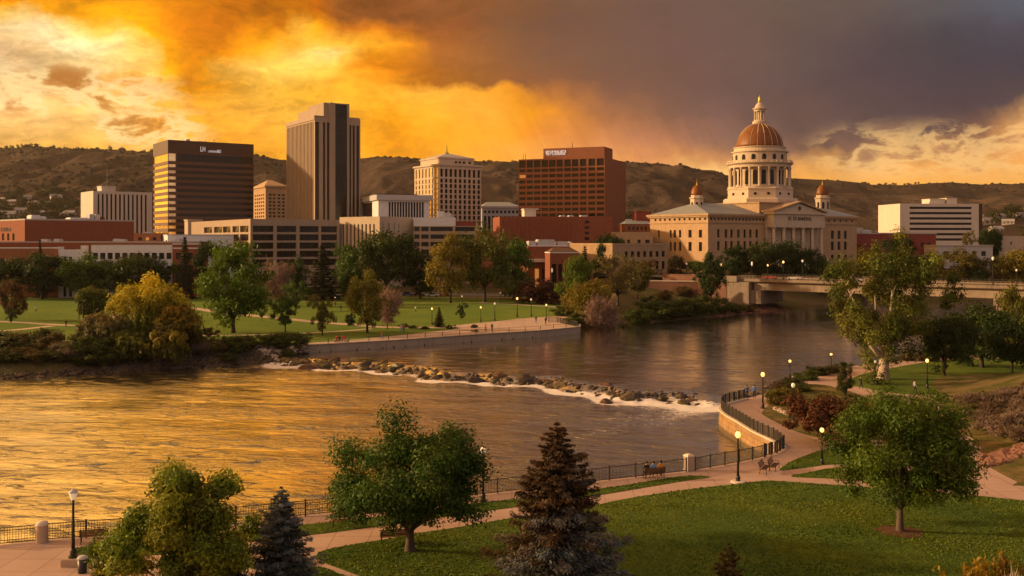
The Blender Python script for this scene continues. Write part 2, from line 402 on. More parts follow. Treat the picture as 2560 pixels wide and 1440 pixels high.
# ground: bare earth, dry grass and stones, by slope and noise
def ground_mat():
    m, g, out = new_mat('ground_earth'); P = world_pos(g)
    a = g.noise(P, .05, 5, .6); b = g.noise(P, .7, 5, .7); c = g.noise(P, 3.0, 4, .7)
    col = g.mix(g.ss(.4, .62, a), (.075,.055,.030), (.075,.070,.022))
    col = g.mix(g.ss(.5, .7, b) * .6, col, (.16,.115,.075))
    col = g.v('SCALE', col, scale=(c - .5) * 1.2 + 1.0)
    bn = g.node('ShaderNodeBump', {'Strength': .8, 'Distance': .3, 'Height': c})
    s_ = g.node('ShaderNodeBsdfPrincipled', {'Base Color': col, 'Roughness': .95, 'Specular IOR Level': .1, 'Normal': E(g, bn.outputs[0])})
    g.l.new(s_.outputs[0], out.inputs[0]); return m
M['ground'] = ground_mat()
def dry_mat():
    m, g, out = new_mat('dry_grass'); P = world_pos(g)
    a = g.noise(P, .25, 5, .65); b = g.noise(P, 2.0, 4, .7); c = g.noise(P, 12.0, 3, .7)
    col = g.mix(g.ss(.40, .62, a), (.085,.085,.022), (.19,.135,.055))
    col = g.mix(g.ss(.56, .72, b) * .6, col, (.24,.18,.09))
    col = g.v('SCALE', col, scale=(c - .5) * 1.3 + 1.0)
    bn = g.node('ShaderNodeBump', {'Strength': 1.0, 'Distance': .25, 'Height': g.noise(P, 5.0, 4, .75)})
    s_ = g.node('ShaderNodeBsdfPrincipled', {'Base Color': col, 'Roughness': .95, 'Specular IOR Level': .1, 'Normal': E(g, bn.outputs[0])})
    g.l.new(s_.outputs[0], out.inputs[0]); return m
M['dry'] = dry_mat()
def hill_mat():
    m, g, out = new_mat('hill_scrub'); P = world_pos(g)
    a = g.noise(P, .0035, 6, .6, .5); b = g.noise(P, .018, 6, .7); c = g.noise(P, .09, 4, .75)
    col = g.mix(g.ss(.42, .60, a), (.042,.028,.021), (.080,.054,.040))
    col = g.mix(g.ss(.48, .60, b) * .75, col, (.036,.028,.018))
    col = g.mix(g.ss(.56, .66, c) * .7, col, (.034,.032,.016))
    col = g.mix(g.ss(.60, .72, g.noise(P, .006, 5, .6)) * .5, col, (.16,.105,.055))
    bn = g.node('ShaderNodeBump', {'Strength': 1.0, 'Distance': 9.0, 'Height': b})
    s_ = g.node('ShaderNodeBsdfPrincipled', {'Base Color': col, 'Roughness': 1.0, 'Specular IOR Level': .05, 'Normal': E(g, bn.outputs[0])})
    g.l.new(s_.outputs[0], out.inputs[0]); return m
M['hill'] = hill_mat()

def water_mat():
    m, g, out = new_mat('river_water'); P = world_pos(g)
    fo = E(g, g.node('ShaderNodeAttribute', attribute_name='foam').outputs['Fac'])
    ch = E(g, g.node('ShaderNodeAttribute', attribute_name='chop').outputs['Fac'])
    rv = E(g, g.node('ShaderNodeVectorRotate', {'Vector': P, 'Angle': R(12)}, rotation_type='Z_AXIS').outputs[0])
    st = g.v('MULTIPLY', rv, (.55, 1.25, 1.0))
    h1 = g.noise(st, .55, 4, .62, .5); h2 = g.noise(st, 2.2, 4, .65, .8); h3 = g.noise(st, .12, 3, .5)
    calm = g.ss(.34, .66, h3) * .85 + .28
    sk = g.ss(.54, .74, g.noise(g.v('MULTIPLY', rv, (.34, 1.0, 1.0)), .75, 5, .62, .9))
    H = (h1 * .16 + h2 * .06 + g.noise(st, 6.0, 2, .6) * .02 + sk * .30) * calm * ch
    bn = g.node('ShaderNodeBump', {'Strength': 1.0, 'Distance': 1.0, 'Height': H})
    nrm = E(g, bn.outputs[0])
    body = g.node('ShaderNodeBsdfPrincipled', {'Base Color': g.mix(g.ss(.35, .65, g.noise(P, .05, 3, .5)), (.022,.017,.010), (.034,.026,.016)), 'Roughness': .35, 'Specular IOR Level': .2, 'Normal': nrm})
    gl = g.node('ShaderNodeBsdfGlossy', {'Color': (.97,.95,.92,1), 'Roughness': .11, 'Normal': nrm})
    fr = E(g, g.node('ShaderNodeFresnel', {'IOR': 2.1, 'Normal': nrm}).outputs[0])
    ms = g.node('ShaderNodeMixShader', {0: (fr * 1.28 + .08).clamp()}); g.l.new(body.outputs[0], ms.inputs[1]); g.l.new(gl.outputs[0], ms.inputs[2])
    # white water: broken up by stretched noise
    fn = g.noise(g.v('MULTIPLY', rv, (.7, 1.7, 1.0)), 1.5, 8, .78, 1.5)
    fm = g.ss(0.0, .11, fo * .95 + fn - 1.0) * g.ss(.06, .18, fo)
    foam = g.node('ShaderNodeBsdfPrincipled', {'Base Color': (.72,.68,.64,1), 'Roughness': .6, 'Specular IOR Level': .3})
    m2 = g.node('ShaderNodeMixShader', {0: fm}); g.l.new(ms.outputs[0], m2.inputs[1]); g.l.new(foam.outputs[0], m2.inputs[2])
    g.l.new(m2.outputs[0], out.inputs[0]); return m
M['water'] = water_mat()

def wall_mat():
    """coursed sandstone with joints and a dark tide line near the water"""
    m, g, out = new_mat('coursed_sandstone'); P = world_pos(g); x, y, z = g.sep(P)
    br = g.node('ShaderNodeTexBrick', {'Vector': g.com(x*.75 - y, z, 0.0), 'Color1': (.37,.225,.105,1), 'Color2': (.29,.175,.08,1), 'Mortar': (.14,.085,.045,1), 'Scale': 1.0, 'Mortar Size': .02, 'Brick Width': 1.5, 'Row Height': .55})
    k = (g.noise(P, 1.2, 5, .65) - .5) * .9 + 1.0 - g.ss(.48, .72, g.noise(g.v('MULTIPLY', P, (1.0, 1.0, .08)), 1.3, 4, .6)) * .45
    c = g.v('SCALE', E(g, br.outputs[0]), scale=k)
    c = g.mix(g.ss(-1.35, -1.85, z + (g.noise(P, .9, 4, .6) - .5) * .5) * .8, c, (.05,.042,.025))
    bn = g.node('ShaderNodeBump', {'Strength': .5, 'Distance': .08, 'Height': g.noise(P, 3.0, 4, .6)})
    s_ = g.node('ShaderNodeBsdfPrincipled', {'Base Color': c, 'Roughness': .85, 'Specular IOR Level': .2, 'Normal': E(g, bn.outputs[0])}); g.l.new(s_.outputs[0], out.inputs[0]); return m
M['stone_wall'] = wall_mat()
M['bridge_conc'] = pm('bridge_concrete', (.27,.205,.15), .85, .3, .35, streak=.5, bump=.15)
# ================================================================ SETTING
WL, WU = -2.2, -1.3                      # water level below / above the weir
def gl(pts, z=0.0): return [gp(px, py, z)[:2] for px, py in pts]
far_shore = gl([(-900,1010),(-300,965),(0,948),(150,941),(300,929),(450,921),(600,914),(700,906),(745,899)], WL) + \
    gl([(770,882),(1000,868),(1200,853),(1350,843),(1450,833),(1452,820),(1500,818),(1650,806),(1800,791),(1900,781),(2010,773),(2060,764),(2130,758),(2340,757),(2450,752),(2560,748),(3000,742)], WU)
i_wall0, i_wall1 = 9, 13
far_poly = np.array(far_shore + [(1500, 420), (1500, 4000), (-1500, 4000), (-1500, 200)])
near_px = [(-420,1424),(0,1362),(100,1350),(320,1333),(600,1303),(850,1279),(1200,1236),(1450,1207),(1730,1176),(1861,1152),(1908,1141),(1940,1131),(1953,1121),(1928,1102),(1885,1082),(1841,1055),(1812,1038),(1799,1025),(1802,1015),(1816,1008),(1861,997),(1935,979),(1965,962),(2000,944),(2080,928),(2130,915),(2300,896),(2560,880),(3300,850)]
near_edge = gl(near_px)
near_poly = np.array(near_edge + [(420, 190), (420, -80), (-140, -80)])
def inside(poly, x, y):
    r = np.zeros(np.shape(x), bool); n = len(poly); j = n - 1
    for i in range(n):
        xi, yi = poly[i]; xj, yj = poly[j]
        c = ((yi > y) != (yj > y)) & (x < (xj - xi) * (y - yi) / ((yj - yi) if yj != yi else 1e-9) + xi)
        r ^= c; j = i
    return r
def pdist(line, x, y):
    d_ = np.full(np.shape(x), 1e9)
    for (ax, ay), (bx, by) in zip(line[:-1], line[1:]):
        vx, vy = bx-ax, by-ay; L2 = vx*vx+vy*vy + 1e-9
        t = np.clip(((x-ax)*vx + (y-ay)*vy) / L2, 0, 1)
        d_ = np.minimum(d_, np.hypot(x-ax-t*vx, y-ay-t*vy))
    return d_
WA, WB = np.array(gp(738, 893, WU)[:2]), np.array(gp(1812, 996, WU)[:2])
WD = (WB - WA) / np.hypot(*(WB - WA)); WN = np.array([-WD[1], WD[0]])        # along the weir / upstream
def weir_st(x, y):
    t = (x - WA[0]) * WD[0] + (y - WA[1]) * WD[1]; s_ = (x - WA[0]) * WN[0] + (y - WA[1]) * WN[1]
    L_ = np.hypot(*(WB - WA))
    s_ = s_ + 1.6 * np.sin(t * .21) + 1.1 * np.sin(t * .55 + 1) - 1.8 * np.sin(np.clip(t / L_, 0, 1) * np.pi)
    return s_, t, L_
def hillock(x, y):                       # sagebrush slope rising on the right of the near park
    u = x - (.30 * (y - 80) + 39); v = sstep(78, 92, y) * sstep(150, 122, y)
    return np.maximum(0, sstep(0, 26, u) * 6.5 * v + sstep(0, 26, u) * sstep(110, 60, y) * 2.0 * sstep(74, 84, y)) * sstep(74, 82, y)
def city_z(x, y):
    zl = -.1 + 2.9 * sstep(338, 420, y) + 3 * sstep(420, 640, y) + 7 * sstep(600, 900, y)
    side = sstep(18, 46, x - .06 * (y - 330)) * sstep(225, 262, y)
    return zl * (1 - side) + np.maximum(zl, 7.9) * side
def terr(x, y):
    x = np.asarray(x, float); y = np.asarray(y, float)
    far = inside(far_poly, x, y); near = inside(near_poly, x, y)
    dF = pdist(far_shore, x, y)
    k = .42 + sstep(-42, -39, x) * (1 - sstep(16, 19, x)) * 6 - sstep(16, 24, x) * .19
    zf = np.minimum(np.where(x < 17, -.05, 99) + 0 * x, 99)
    zc = city_z(x, y)
    zfar = np.minimum(zc, np.where(x < -40, WL, WU) - .15 + dF * k)
    bed = -4.2 + 0 * x
    zr = np.where(far, zfar, bed)
    dN = pdist(near_edge, x, y)
    bank = np.maximum(bed, -dN * 1.1 - .3)   # natural bank in front of the near park
    natural = (x > 34) & (y > 128)
    zr = np.where(~far & ~near & natural, np.maximum(zr, bank), zr)
    zr = np.where(near, -.25, zr)
    return zr
def tz(x, y): return float(terr(np.array([x]), np.array([y]))[0])
def near_z(x, y): return float(hillock(np.array(x, float), np.array(y, float)))

ys = np.concatenate([np.linspace(-80, 60, 8)[:-1], 60 * (1150 / 60) ** np.linspace(0, 1, 430)])
us = np.linspace(-1, 1, 520); us = np.sign(us) * (np.abs(us) * .72 + np.abs(us)**4 * .55)
Yg, Ug = np.meshgrid(ys, us, indexing='ij')
Xg = Ug * np.maximum(Yg, 110)
Zg = terr(Xg, Yg)
Zg += (fbm(Xg * .35, Yg * .35, 3, 5) - .45) * .7 * ((Zg < -.3) & (Zg > -2.9)) * (pdist(near_edge, Xg, Yg) > 1.0)
tag(grid_mesh('ground', Xg, Yg, Zg, M['ground']), kind='structure')

# near park slab (paved), sagebrush slope, lawns
near_sheet = sheet('plaza', [tuple(p) for p in near_poly], 0.0, M['paving'], .22)
def lawn(px, closed=True, z=.035, mat='lawn', n=5, name='lawn', thick=.06, sm=True):
    P = gl(px); P = spline(P, n) if sm else P
    return sheet(name, P, z, M[mat], thick)
main = [(1459,1269),(1580,1245),(1722,1224),(1838,1211),(1897,1204),(1941,1203),(2060,1211),(2200,1221),(2420,1238),(2560,1252),(2800,1275)]
P = spline(gl([(911,1445),(856,1424),(806,1405),(791,1391),(812,1376),(887,1361),(963,1349),(1039,1335),(1150,1318),(1255,1300)] + main), 5, False) + [(70, 64), (90, 20), (60, -60), (-30, -60)] + gl([(1020,1500)])
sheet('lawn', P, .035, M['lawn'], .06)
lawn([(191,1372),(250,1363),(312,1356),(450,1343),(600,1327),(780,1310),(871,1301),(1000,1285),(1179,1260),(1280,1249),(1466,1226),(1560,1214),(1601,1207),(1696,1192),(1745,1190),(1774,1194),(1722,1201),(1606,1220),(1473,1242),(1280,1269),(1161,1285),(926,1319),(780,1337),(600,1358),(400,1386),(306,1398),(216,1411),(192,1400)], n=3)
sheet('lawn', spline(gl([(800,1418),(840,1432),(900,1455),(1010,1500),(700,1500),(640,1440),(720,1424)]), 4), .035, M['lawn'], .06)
lawn([(1950,1176),(1968,1160),(1989,1149),(2020,1137),(2053,1126),(2110,1119),(2200,1116),(2330,1140),(2300,1158),(2200,1160),(2083,1161),(2010,1170)], n=4)
lawn([(1979,1192),(2020,1182),(2083,1171),(2200,1176),(2420,1200),(2420,1220),(2200,1206),(2085,1197)], n=4)
lawn([(2133,945),(2170,932),(2237,919),(2321,905),(2420,899),(2560,897),(2900,890),(3000,960),(2700,1010),(2500,1010),(2400,992),(2355,985),(2281,987),(2210,979),(2153,968),(2118,962)], n=4)
lawn([(1905,1033),(1918,1016),(1935,1000),(1945,985),(1975,966),(2044,961),(2120,977),(2170,995),(2251,1012),(2330,1030),(2420,1090),(2200,1100),(2060,1096),(1989,1078),(1935,1052)], n=4, mat='dry', name='planting_bed')
# sagebrush slope
hx, hy = np.meshgrid(np.linspace(34, 150, 100), np.linspace(74, 156, 80), indexing='ij')
hz = hillock(hx, hy); hz = np.where(hz > .02, hz + (fbm(hx*.5, hy*.5, 3, 3) - .4) * .8 * sstep(0, 1.5, hz), np.where(inside(near_poly, hx, hy) & (pdist(near_edge, hx, hy) > 4), -.12, -7.0))
tag(grid_mesh('sagebrush_slope', hx.T, hy.T, hz.T, M['dry']), kind='structure')

# far park: lawn, promenade, paths, streets
far_lawn = gl([(-900,905),(-300,880),(0,861),(90,857),(200,852),(330,862),(480,870),(600,868),(700,862),(770,857),(892,850),(987,840),(1150,828),(1134,813),(1200,809),(1373,793),(1440,789),(1436,776),(1409,764),(1300,752),(1150,744),(1000,738),(480,738),(0,742),(-400,742),(-900,760)])
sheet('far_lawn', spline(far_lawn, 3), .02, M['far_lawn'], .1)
prom = far_shore[i_wall0:i_wall1+1] + gl([(1447,815),(1446,800),(1440,787),(1400,790),(1373,792),(1300,797),(1230,805),(1165,811),(1140,813),(1150,822),(1120,826),(1060,832),(987,840),(892,849),(770,858)])
sheet('far_promenade', prom, .055, M['far_paving'], .1)
for k, (pts, wd) in enumerate([
    ([(455,768),(500,773),(560,783),(640,790),(770,803),(880,812),(960,818),(1090,819),(1140,817)], 3.4),
    ([(-200,798),(0,804),(109,810),(191,814),(330,815)], 2.6), ([(-200,836),(0,828),(131,815)], 2.6),
    ([(-200,868),(0,859),(96,855),(189,852),(300,849),(429,840),(560,839),(697,836),(840,829),(930,822)], 1.7),
    ([(1200,757),(1233,759),(1300,762),(1409,769)], 2.4)]):
    ribbon('path', gl(pts), wd, .035, M['far_paving'])
# streets behind the park and up to the bridge
ribbon('street', [(-230, 372), (-120, 366), (-40, 362), (0, 356), (20, 352)], 13, .12, M['asphalt'], zf=lambda x, y: max(tz(x, y), .1))

# river: one sheet from below the weir to beyond the bridge
wy = np.concatenate([np.linspace(48, 135, 110)[:-1], np.linspace(135, 215, 170)[:-1], np.linspace(215, 470, 60)])
wu = np.linspace(-1.05, 1.0, 560)
WY, WUg = np.meshgrid(wy, wu, indexing='ij'); WX = WUg * (WY * .62 + 12)
S, T, LW = weir_st(WX, WY)
on = sstep(-8, 0, T) * sstep(LW + 10, LW - 2, T)
lev = sstep(-3.2, .8, S)
WZ = WL + (WU - WL) * lev
rough_ = np.exp(-((S + 1.8) / 3.5) ** 2) * on
WZ += (fbm(WX * .9, WY * .9, 3, 9) - .45) * (.55 * rough_ + .05)
WZ += (fbm(WX * .22, WY * .5, 3, 29) - .45) * .22 * np.exp(-(np.minimum(S, 0) / 40) ** 2) * (1 - lev)
spots = np.clip(fbm(WX * .10 + 7, WY * .10, 2, 21) * 1.9 - .45, 0, 1)
foam = np.exp(-((S + 1.2) / 1.6) ** 2) * on * (.28 + .42 * spots) + np.exp(-((S + 4.5) / 1.9) ** 2) * on * (.40 + .58 * np.clip(fbm(T * .22, S * .3, 3, 61) * 2.2 - .55, 0, 1) + .15 * sstep(.6, .9, T / LW)) + np.exp(-(np.maximum(-S - 4, 0) / 8.0) ** 2) * (S < -3) * on * (.04 + .34 * spots)
tn = T / LW
foam += np.exp(-((S + 6) / 6) ** 2) * (sstep(.62, .85, tn) * .26 + sstep(.16, .0, tn) * .26) * (S < -1) * on
foam += np.exp(-((S + 22) / 14) ** 2) * sstep(.30, .75, tn) * .30 * on * (S < -4)
foam += (S < -6) * .30 * spots * np.exp(-((S + 24) / 20) ** 2) * sstep(.2, .6, tn)
chop = (.55 + .75 * sstep(-4, -12, S) - .33 * sstep(0, 6, S)) * (.45 + .55 * sstep(4, 34, pdist(far_shore, WX, WY)))
tag(grid_mesh('river', WX, WY, WZ, M['water'], {'foam': np.clip(foam, 0, 1), 'chop': chop}), kind='structure')

# hills on the horizon
RIDGE = [(-3000,590),(-900,575),(-560,520),(-300,420),(-160,382),(0,377),(90,373),(160,379),(260,384),(380,388),(640,402),(710,403),(900,404),(1040,406),(1200,405),(1290,408),(1400,415),(1565,425),(1690,432),(1800,437),(2000,447),(2100,452),(2180,461),(2250,463),(2330,458),(2380,455),(2450,462),(2560,465),(2800,470),(3300,470)]  # unseen left end lowered so left-facing glass reflects open sky
hu = np.concatenate([np.linspace(-1.5, -.56, 40)[:-1], np.linspace(-.56, .56, 520), np.linspace(.56, 1.5, 40)[1:]])
hv = np.concatenate([np.linspace(0, 1, 120), np.linspace(1.02, 1.14, 5)])
HV, HU = np.meshgrid(hv, hu, indexing='ij')
ridge_py = np.interp(HU * F + 1280, [p[0] for p in RIDGE], [p[1] for p in RIDGE])
RD = 2300 + 500 * sstep(-.1, .45, HU)
def hill_h(HU, HV, rp, RD):
    Y = 880 + (RD - 880) * HV; X = HU * Y
    ztop = CH + (HZ - rp) / F * RD
    z0 = 10.0
    prof = np.where(HV < 1, .30 * np.maximum(HV, 0) ** .7 + .70 * sstep(.12, 1.02, HV) ** 1.15, 1 - (HV - 1) * .5)
    Z = z0 + (ztop - z0) * prof
    gul = fbm(X * .0035 + 3, Y * .0016, 5, 31) - .47; g2 = fbm(X * .013, Y * .006, 4, 41) - .47
    amp = np.sin(np.clip(HV, 0, 1) * np.pi) ** .8
    Z = Z + amp * (gul * 125 + g2 * 44) + (fbm(X * .012, Y * .012, 3, 55) - .45) * 5 * (HV > .9)
    return X, Y, Z
HX, HY, HZg = hill_h(HU, HV, ridge_py, RD)
tag(grid_mesh('hills', HX, HY, HZg, M['hill']), kind='structure')
def hill_point(px, v):
    u = (px - 1280) / F; rp = np.interp(px, [p[0] for p in RIDGE], [p[1] for p in RIDGE])
    rd = 2300 + 500 * sstep(-.1, .45, np.array(u))
    X, Y, Z = hill_h(np.array([[u]]), np.array([[v]]), np.array([[rp]]), np.array([[rd]]))
    return float(X[0,0]), float(Y[0,0]), float(Z[0,0])
# ================================================================ FOLIAGE
def leaf_mat():
    m, g, out = new_mat('foliage')
    t = E(g, g.node('ShaderNodeAttribute', attribute_name='tint').outputs['Color'])
    oc = E(g, g.node('ShaderNodeObjectInfo').outputs['Color'])
    c = g.mix(1.0, t, oc, 'MULTIPLY')
    a = g.node('ShaderNodeBsdfPrincipled', {'Base Color': c, 'Roughness': .6, 'Specular IOR Level': .22})
    b = g.node('ShaderNodeBsdfTranslucent', {'Color': g.mix(1.0, c, (1.25, 1.1, .6), 'MULTIPLY')})
    ms = g.node('ShaderNodeMixShader', {0: .30}); g.l.new(a.outputs[0], ms.inputs[1]); g.l.new(b.outputs[0], ms.inputs[2])
    g.l.new(ms.outputs[0], out.inputs[0]); return m
M['leaf'] = leaf_mat()
def leaves(name, P, Nn, size, tint, aspect=1.6, up=None):
    """a mesh of leaf-sized kite faces at P facing Nn"""
    n = len(P); rg = np.random.default_rng(n)
    Nn = Nn / (np.linalg.norm(Nn, axis=1, keepdims=True) + 1e-9)
    rv = rg.normal(size=(n, 3)) if up is None else up + rg.normal(size=(n, 3)) * .25
    t = np.cross(Nn, rv); t /= np.linalg.norm(t, axis=1, keepdims=True) + 1e-9
    b = np.cross(Nn, t)
    if up is not None: t, b = b, t
    s_ = size.reshape(-1, 1)
    V = np.stack([P + t*s_*aspect, P + b*s_*.62 + t*s_*.1 + Nn*s_*.18, P - t*s_*aspect*.8, P - b*s_*.62 + t*s_*.1 + Nn*s_*.18], 1).reshape(-1, 3).astype(np.float32)
    me = bpy.data.meshes.new(name)
    me.vertices.add(len(V)); me.vertices.foreach_set('co', V.ravel())
    me.loops.add(len(V)); me.loops.foreach_set('vertex_index', np.arange(len(V), dtype=np.int32))
    me.polygons.add(n); me.polygons.foreach_set('loop_start', np.arange(0, 4*n, 4, dtype=np.int32))
    at = me.attributes.new('tint', 'FLOAT_COLOR', 'FACE')
    c4 = np.ones((n, 4), np.float32); c4[:, :3] = np.clip(tint, .002, 1); at.data.foreach_set('color', c4.ravel())
    me.update(calc_edges=True); me.materials.append(M['leaf'])
    return me
def tints(rg, clump, col, var=.22, warm=.5):
    """leaf colours: each clump a shade of its own, leaves varying inside it, some yellower"""
    nC = clump.max() + 1
    cc = 1 + rg.normal(size=(nC, 1)) * var; yw = np.clip(rg.normal(size=(nC, 1)) * .3 + .1, -.2, .8) * warm
    k = cc[clump] * (1 + rg.normal(size=(len(clump), 1)) * .18)
    y = yw[clump] + rg.normal(size=(len(clump), 1)) * .12
    return np.array(col) * k * (1 + np.clip(y, -.3, 1) * np.array([1.0, .35, -.2]))
def round_crown(seed, w, h, zc, ncl, nlf, ls, col, lobes=.35, flat=.85, var=.22, warm=.5, bias=.55, clr=.17, taper=0.0, aspect=1.5):
    """crown of leaf clumps filling an uneven ellipsoid w wide, h tall, centred at height zc"""
    rg = np.random.default_rng(seed)
    D = rg.normal(size=(ncl, 3)); D /= np.linalg.norm(D, axis=1, keepdims=True)
    ph = rg.uniform(0, 6.28, 6)
    A = np.arctan2(D[:, 1], D[:, 0])
    lob = 1 + lobes * (.45*np.sin(2*A + ph[0]) * np.cos(3*D[:, 2] + ph[1]) + .4*np.sin(3*A + ph[2] + 2*D[:, 2]) + .35*np.sin(5*A + ph[3] + 4*D[:, 2]))
    rr = bias + (1 - bias) * rg.random(ncl) ** .6
    C = D * (rr * lob)[:, None]
    if taper: C[:, :2] *= (1 - taper * np.clip(C[:, 2:3], -1, 1))
    C[:, :2] *= .5 * w; C[:, 2] *= .5 * h
    C[:, 2] += zc
    crad = clr * w * (.6 + .8 * rg.random(ncl))
    per = np.maximum(1, (nlf * (crad**2) / (crad**2).sum()).astype(int))
    idx = np.repeat(np.arange(ncl), per); n = len(idx)
    d_ = rg.normal(size=(n, 3)); d_ /= np.linalg.norm(d_, axis=1, keepdims=True)
    d_[:, 2] = np.where(d_[:, 2] < 0, d_[:, 2] * .7, d_[:, 2])
    r = rg.random(n) ** .45
    bump = 1 + .3 * np.sin(d_[:, 0]*7 + idx) * np.sin(d_[:, 1]*6 + idx*2)
    P = C[idx] + d_ * (crad[idx] * r * bump)[:, None] * np.array([1, 1, flat])
    Nn = d_ + np.array([0, 0, .35]) + rg.normal(size=(n, 3)) * .55
    size = ls * (.6 + .8 * rg.random(n))
    return P, Nn, size, tints(rg, idx, col, var, warm), C
def limbs(mb, rg, base_r, fork_z, C, nl, top=None, n=7, lean=(0, 0), wig=.06):
    fk = Vector((lean[0] * .4, lean[1] * .4, fork_z))
    mb.tube([(0, 0, -.25), (0, 0, .02), (lean[0]*.12, lean[1]*.12, fork_z*.35), tuple(fk)], [base_r*1.5, base_r*1.15, base_r*.86, base_r*.74], n + 3)
    pick = rg.permutation(len(C))[:nl]
    for i in pick:
        e = Vector(tuple(C[i])); v = e - fk
        m1 = fk + v * .38 + Vector((0, 0, v.length * .10)) + Vector(tuple(rg.normal(size=3))) * v.length * wig
        m2 = fk + v * .72 + Vector((0, 0, v.length * .05)) + Vector(tuple(rg.normal(size=3))) * v.length * wig
        r0 = base_r * (.34 + .25 * rg.random())
        mb.tube([fk - Vector((0, 0, base_r*.5)), m1, m2, e], [r0*1.15, r0*.75, r0*.42, r0*.12], 5)
ARCH = {}
def unit_tree(key, seed, ncl, nlf, ls, zc=.6, w=.95, h=.78, trunk_r=.032, fork=.24, nl=9, **kw):
    """tree of height 1 and width about 1 (scaled when placed); white tint, coloured per object"""
    rg = np.random.default_rng(seed)
    P, Nn, sz, ti, C = round_crown(seed, w, h, zc, ncl, nlf, ls, (1, 1, 1), **kw)
    me = leaves(key + '_crown', P, Nn, sz, ti)
    mb = MB(); limbs(mb, rg, trunk_r, fork, C, nl)
    tm = bpy.data.meshes.new(key + '_trunk'); tm.from_pydata(mb.v, [], mb.f); tm.materials.append(M['dark_bark']); tm.polygons.foreach_set('use_smooth', [True]*len(tm.polygons))
    ARCH[key] = (me, tm)
def conifer_parts(seed, h, w, ntier, nbr, npb, ls, c1, c2, z0=.05, droop=.25, pw=.9, split=None):
    rg = np.random.default_rng(seed); P = []; Nn = []; S = []; K = []; U = []; T2 = []; k = 0; mb = MB()
    mb.tube([(0, 0, -.3), (0, 0, h*.3), (0, 0, h*.98)], [w*.035, w*.025, w*.004], 8)
    for i in range(ntier):
        f = i / (ntier - 1); z = h * (z0 + (1 - z0) * f ** .92)
        Rr = .5 * w * (1 - f) ** pw + .012 * w
        nb = max(4, int(nbr * (1 - .45 * f)))
        for j in range(nb):
            a = 2*math.pi*(j + rg.random()*.8) / nb + i * 1.7
            L = Rr * (.52 + .62 * rg.random())
            if rg.random() < .10: L *= 1.28
            dz = -droop * L * (.5 + rg.random()) * (1.1 - f)
            lift = .12 * L
            n = max(5, int(npb * (L / (.5 * w)) ** .8))
            t = rg.random(n) ** .62
            side = rg.normal(size=n) * .17 * L * (1.15 - t*.85)
            ca, sa = math.cos(a), math.sin(a)
            zz = z + dz * t + lift * t**2.2 * 1.4 + rg.normal(size=n) * .03 * L - np.abs(side) * .22
            P.append(np.stack([ca*L*t - sa*side, sa*L*t + ca*side, zz], 1))
            U.append(np.stack([ca + rg.normal(size=n)*.6, sa + rg.normal(size=n)*.6, -.25 + rg.normal(size=n)*.4], 1))
            Nn.append(np.stack([rg.normal(size=n)*.5 + ca*.3, rg.normal(size=n)*.5 + sa*.3, np.ones(n)*.8], 1))
            S.append(ls * (.6 + .7*rg.random(n))); K.append(np.full(n, k)); k += 1
            T2.append(np.full(n, (split(f, a, rg) if split else 0.0)))
            if L > .12 * w: mb.tube([(0, 0, z), (ca*L*.5, sa*L*.5, z + dz*.5), (ca*L*.9, sa*L*.9, z + dz*.9 + lift*.8)], [w*.008, w*.005, w*.001], 4)
    P, Nn, S, K, U, T2 = map(np.concatenate, (P, Nn, S, K, U, T2))
    mixv = np.clip(T2 + rg.normal(size=len(P)) * .12, 0, 1)[:, None]
    base = np.array(c1) * (1 - mixv) + np.array(c2) * mixv
    ti = tints(rg, K, (1, 1, 1), .25, .15) * base
    return leaves('conifer_crown', P, Nn, S, ti, 2.6, U), mb
def as_mesh(mb, name, mat):
    me = bpy.data.meshes.new(name); me.from_pydata(mb.v, [], mb.f); me.materials.append(mat)
    me.polygons.foreach_set('use_smooth', [True]*len(me.polygons)); return me
def unit_conifer(key, seed, **kw):
    me, mb = conifer_parts(seed, 1.0, .42, 22, 11, 26, .017, (1, 1, 1), (1, 1, 1), **kw)
    ARCH[key] = (me, as_mesh(mb, key + '_trunk', M['dark_bark']))
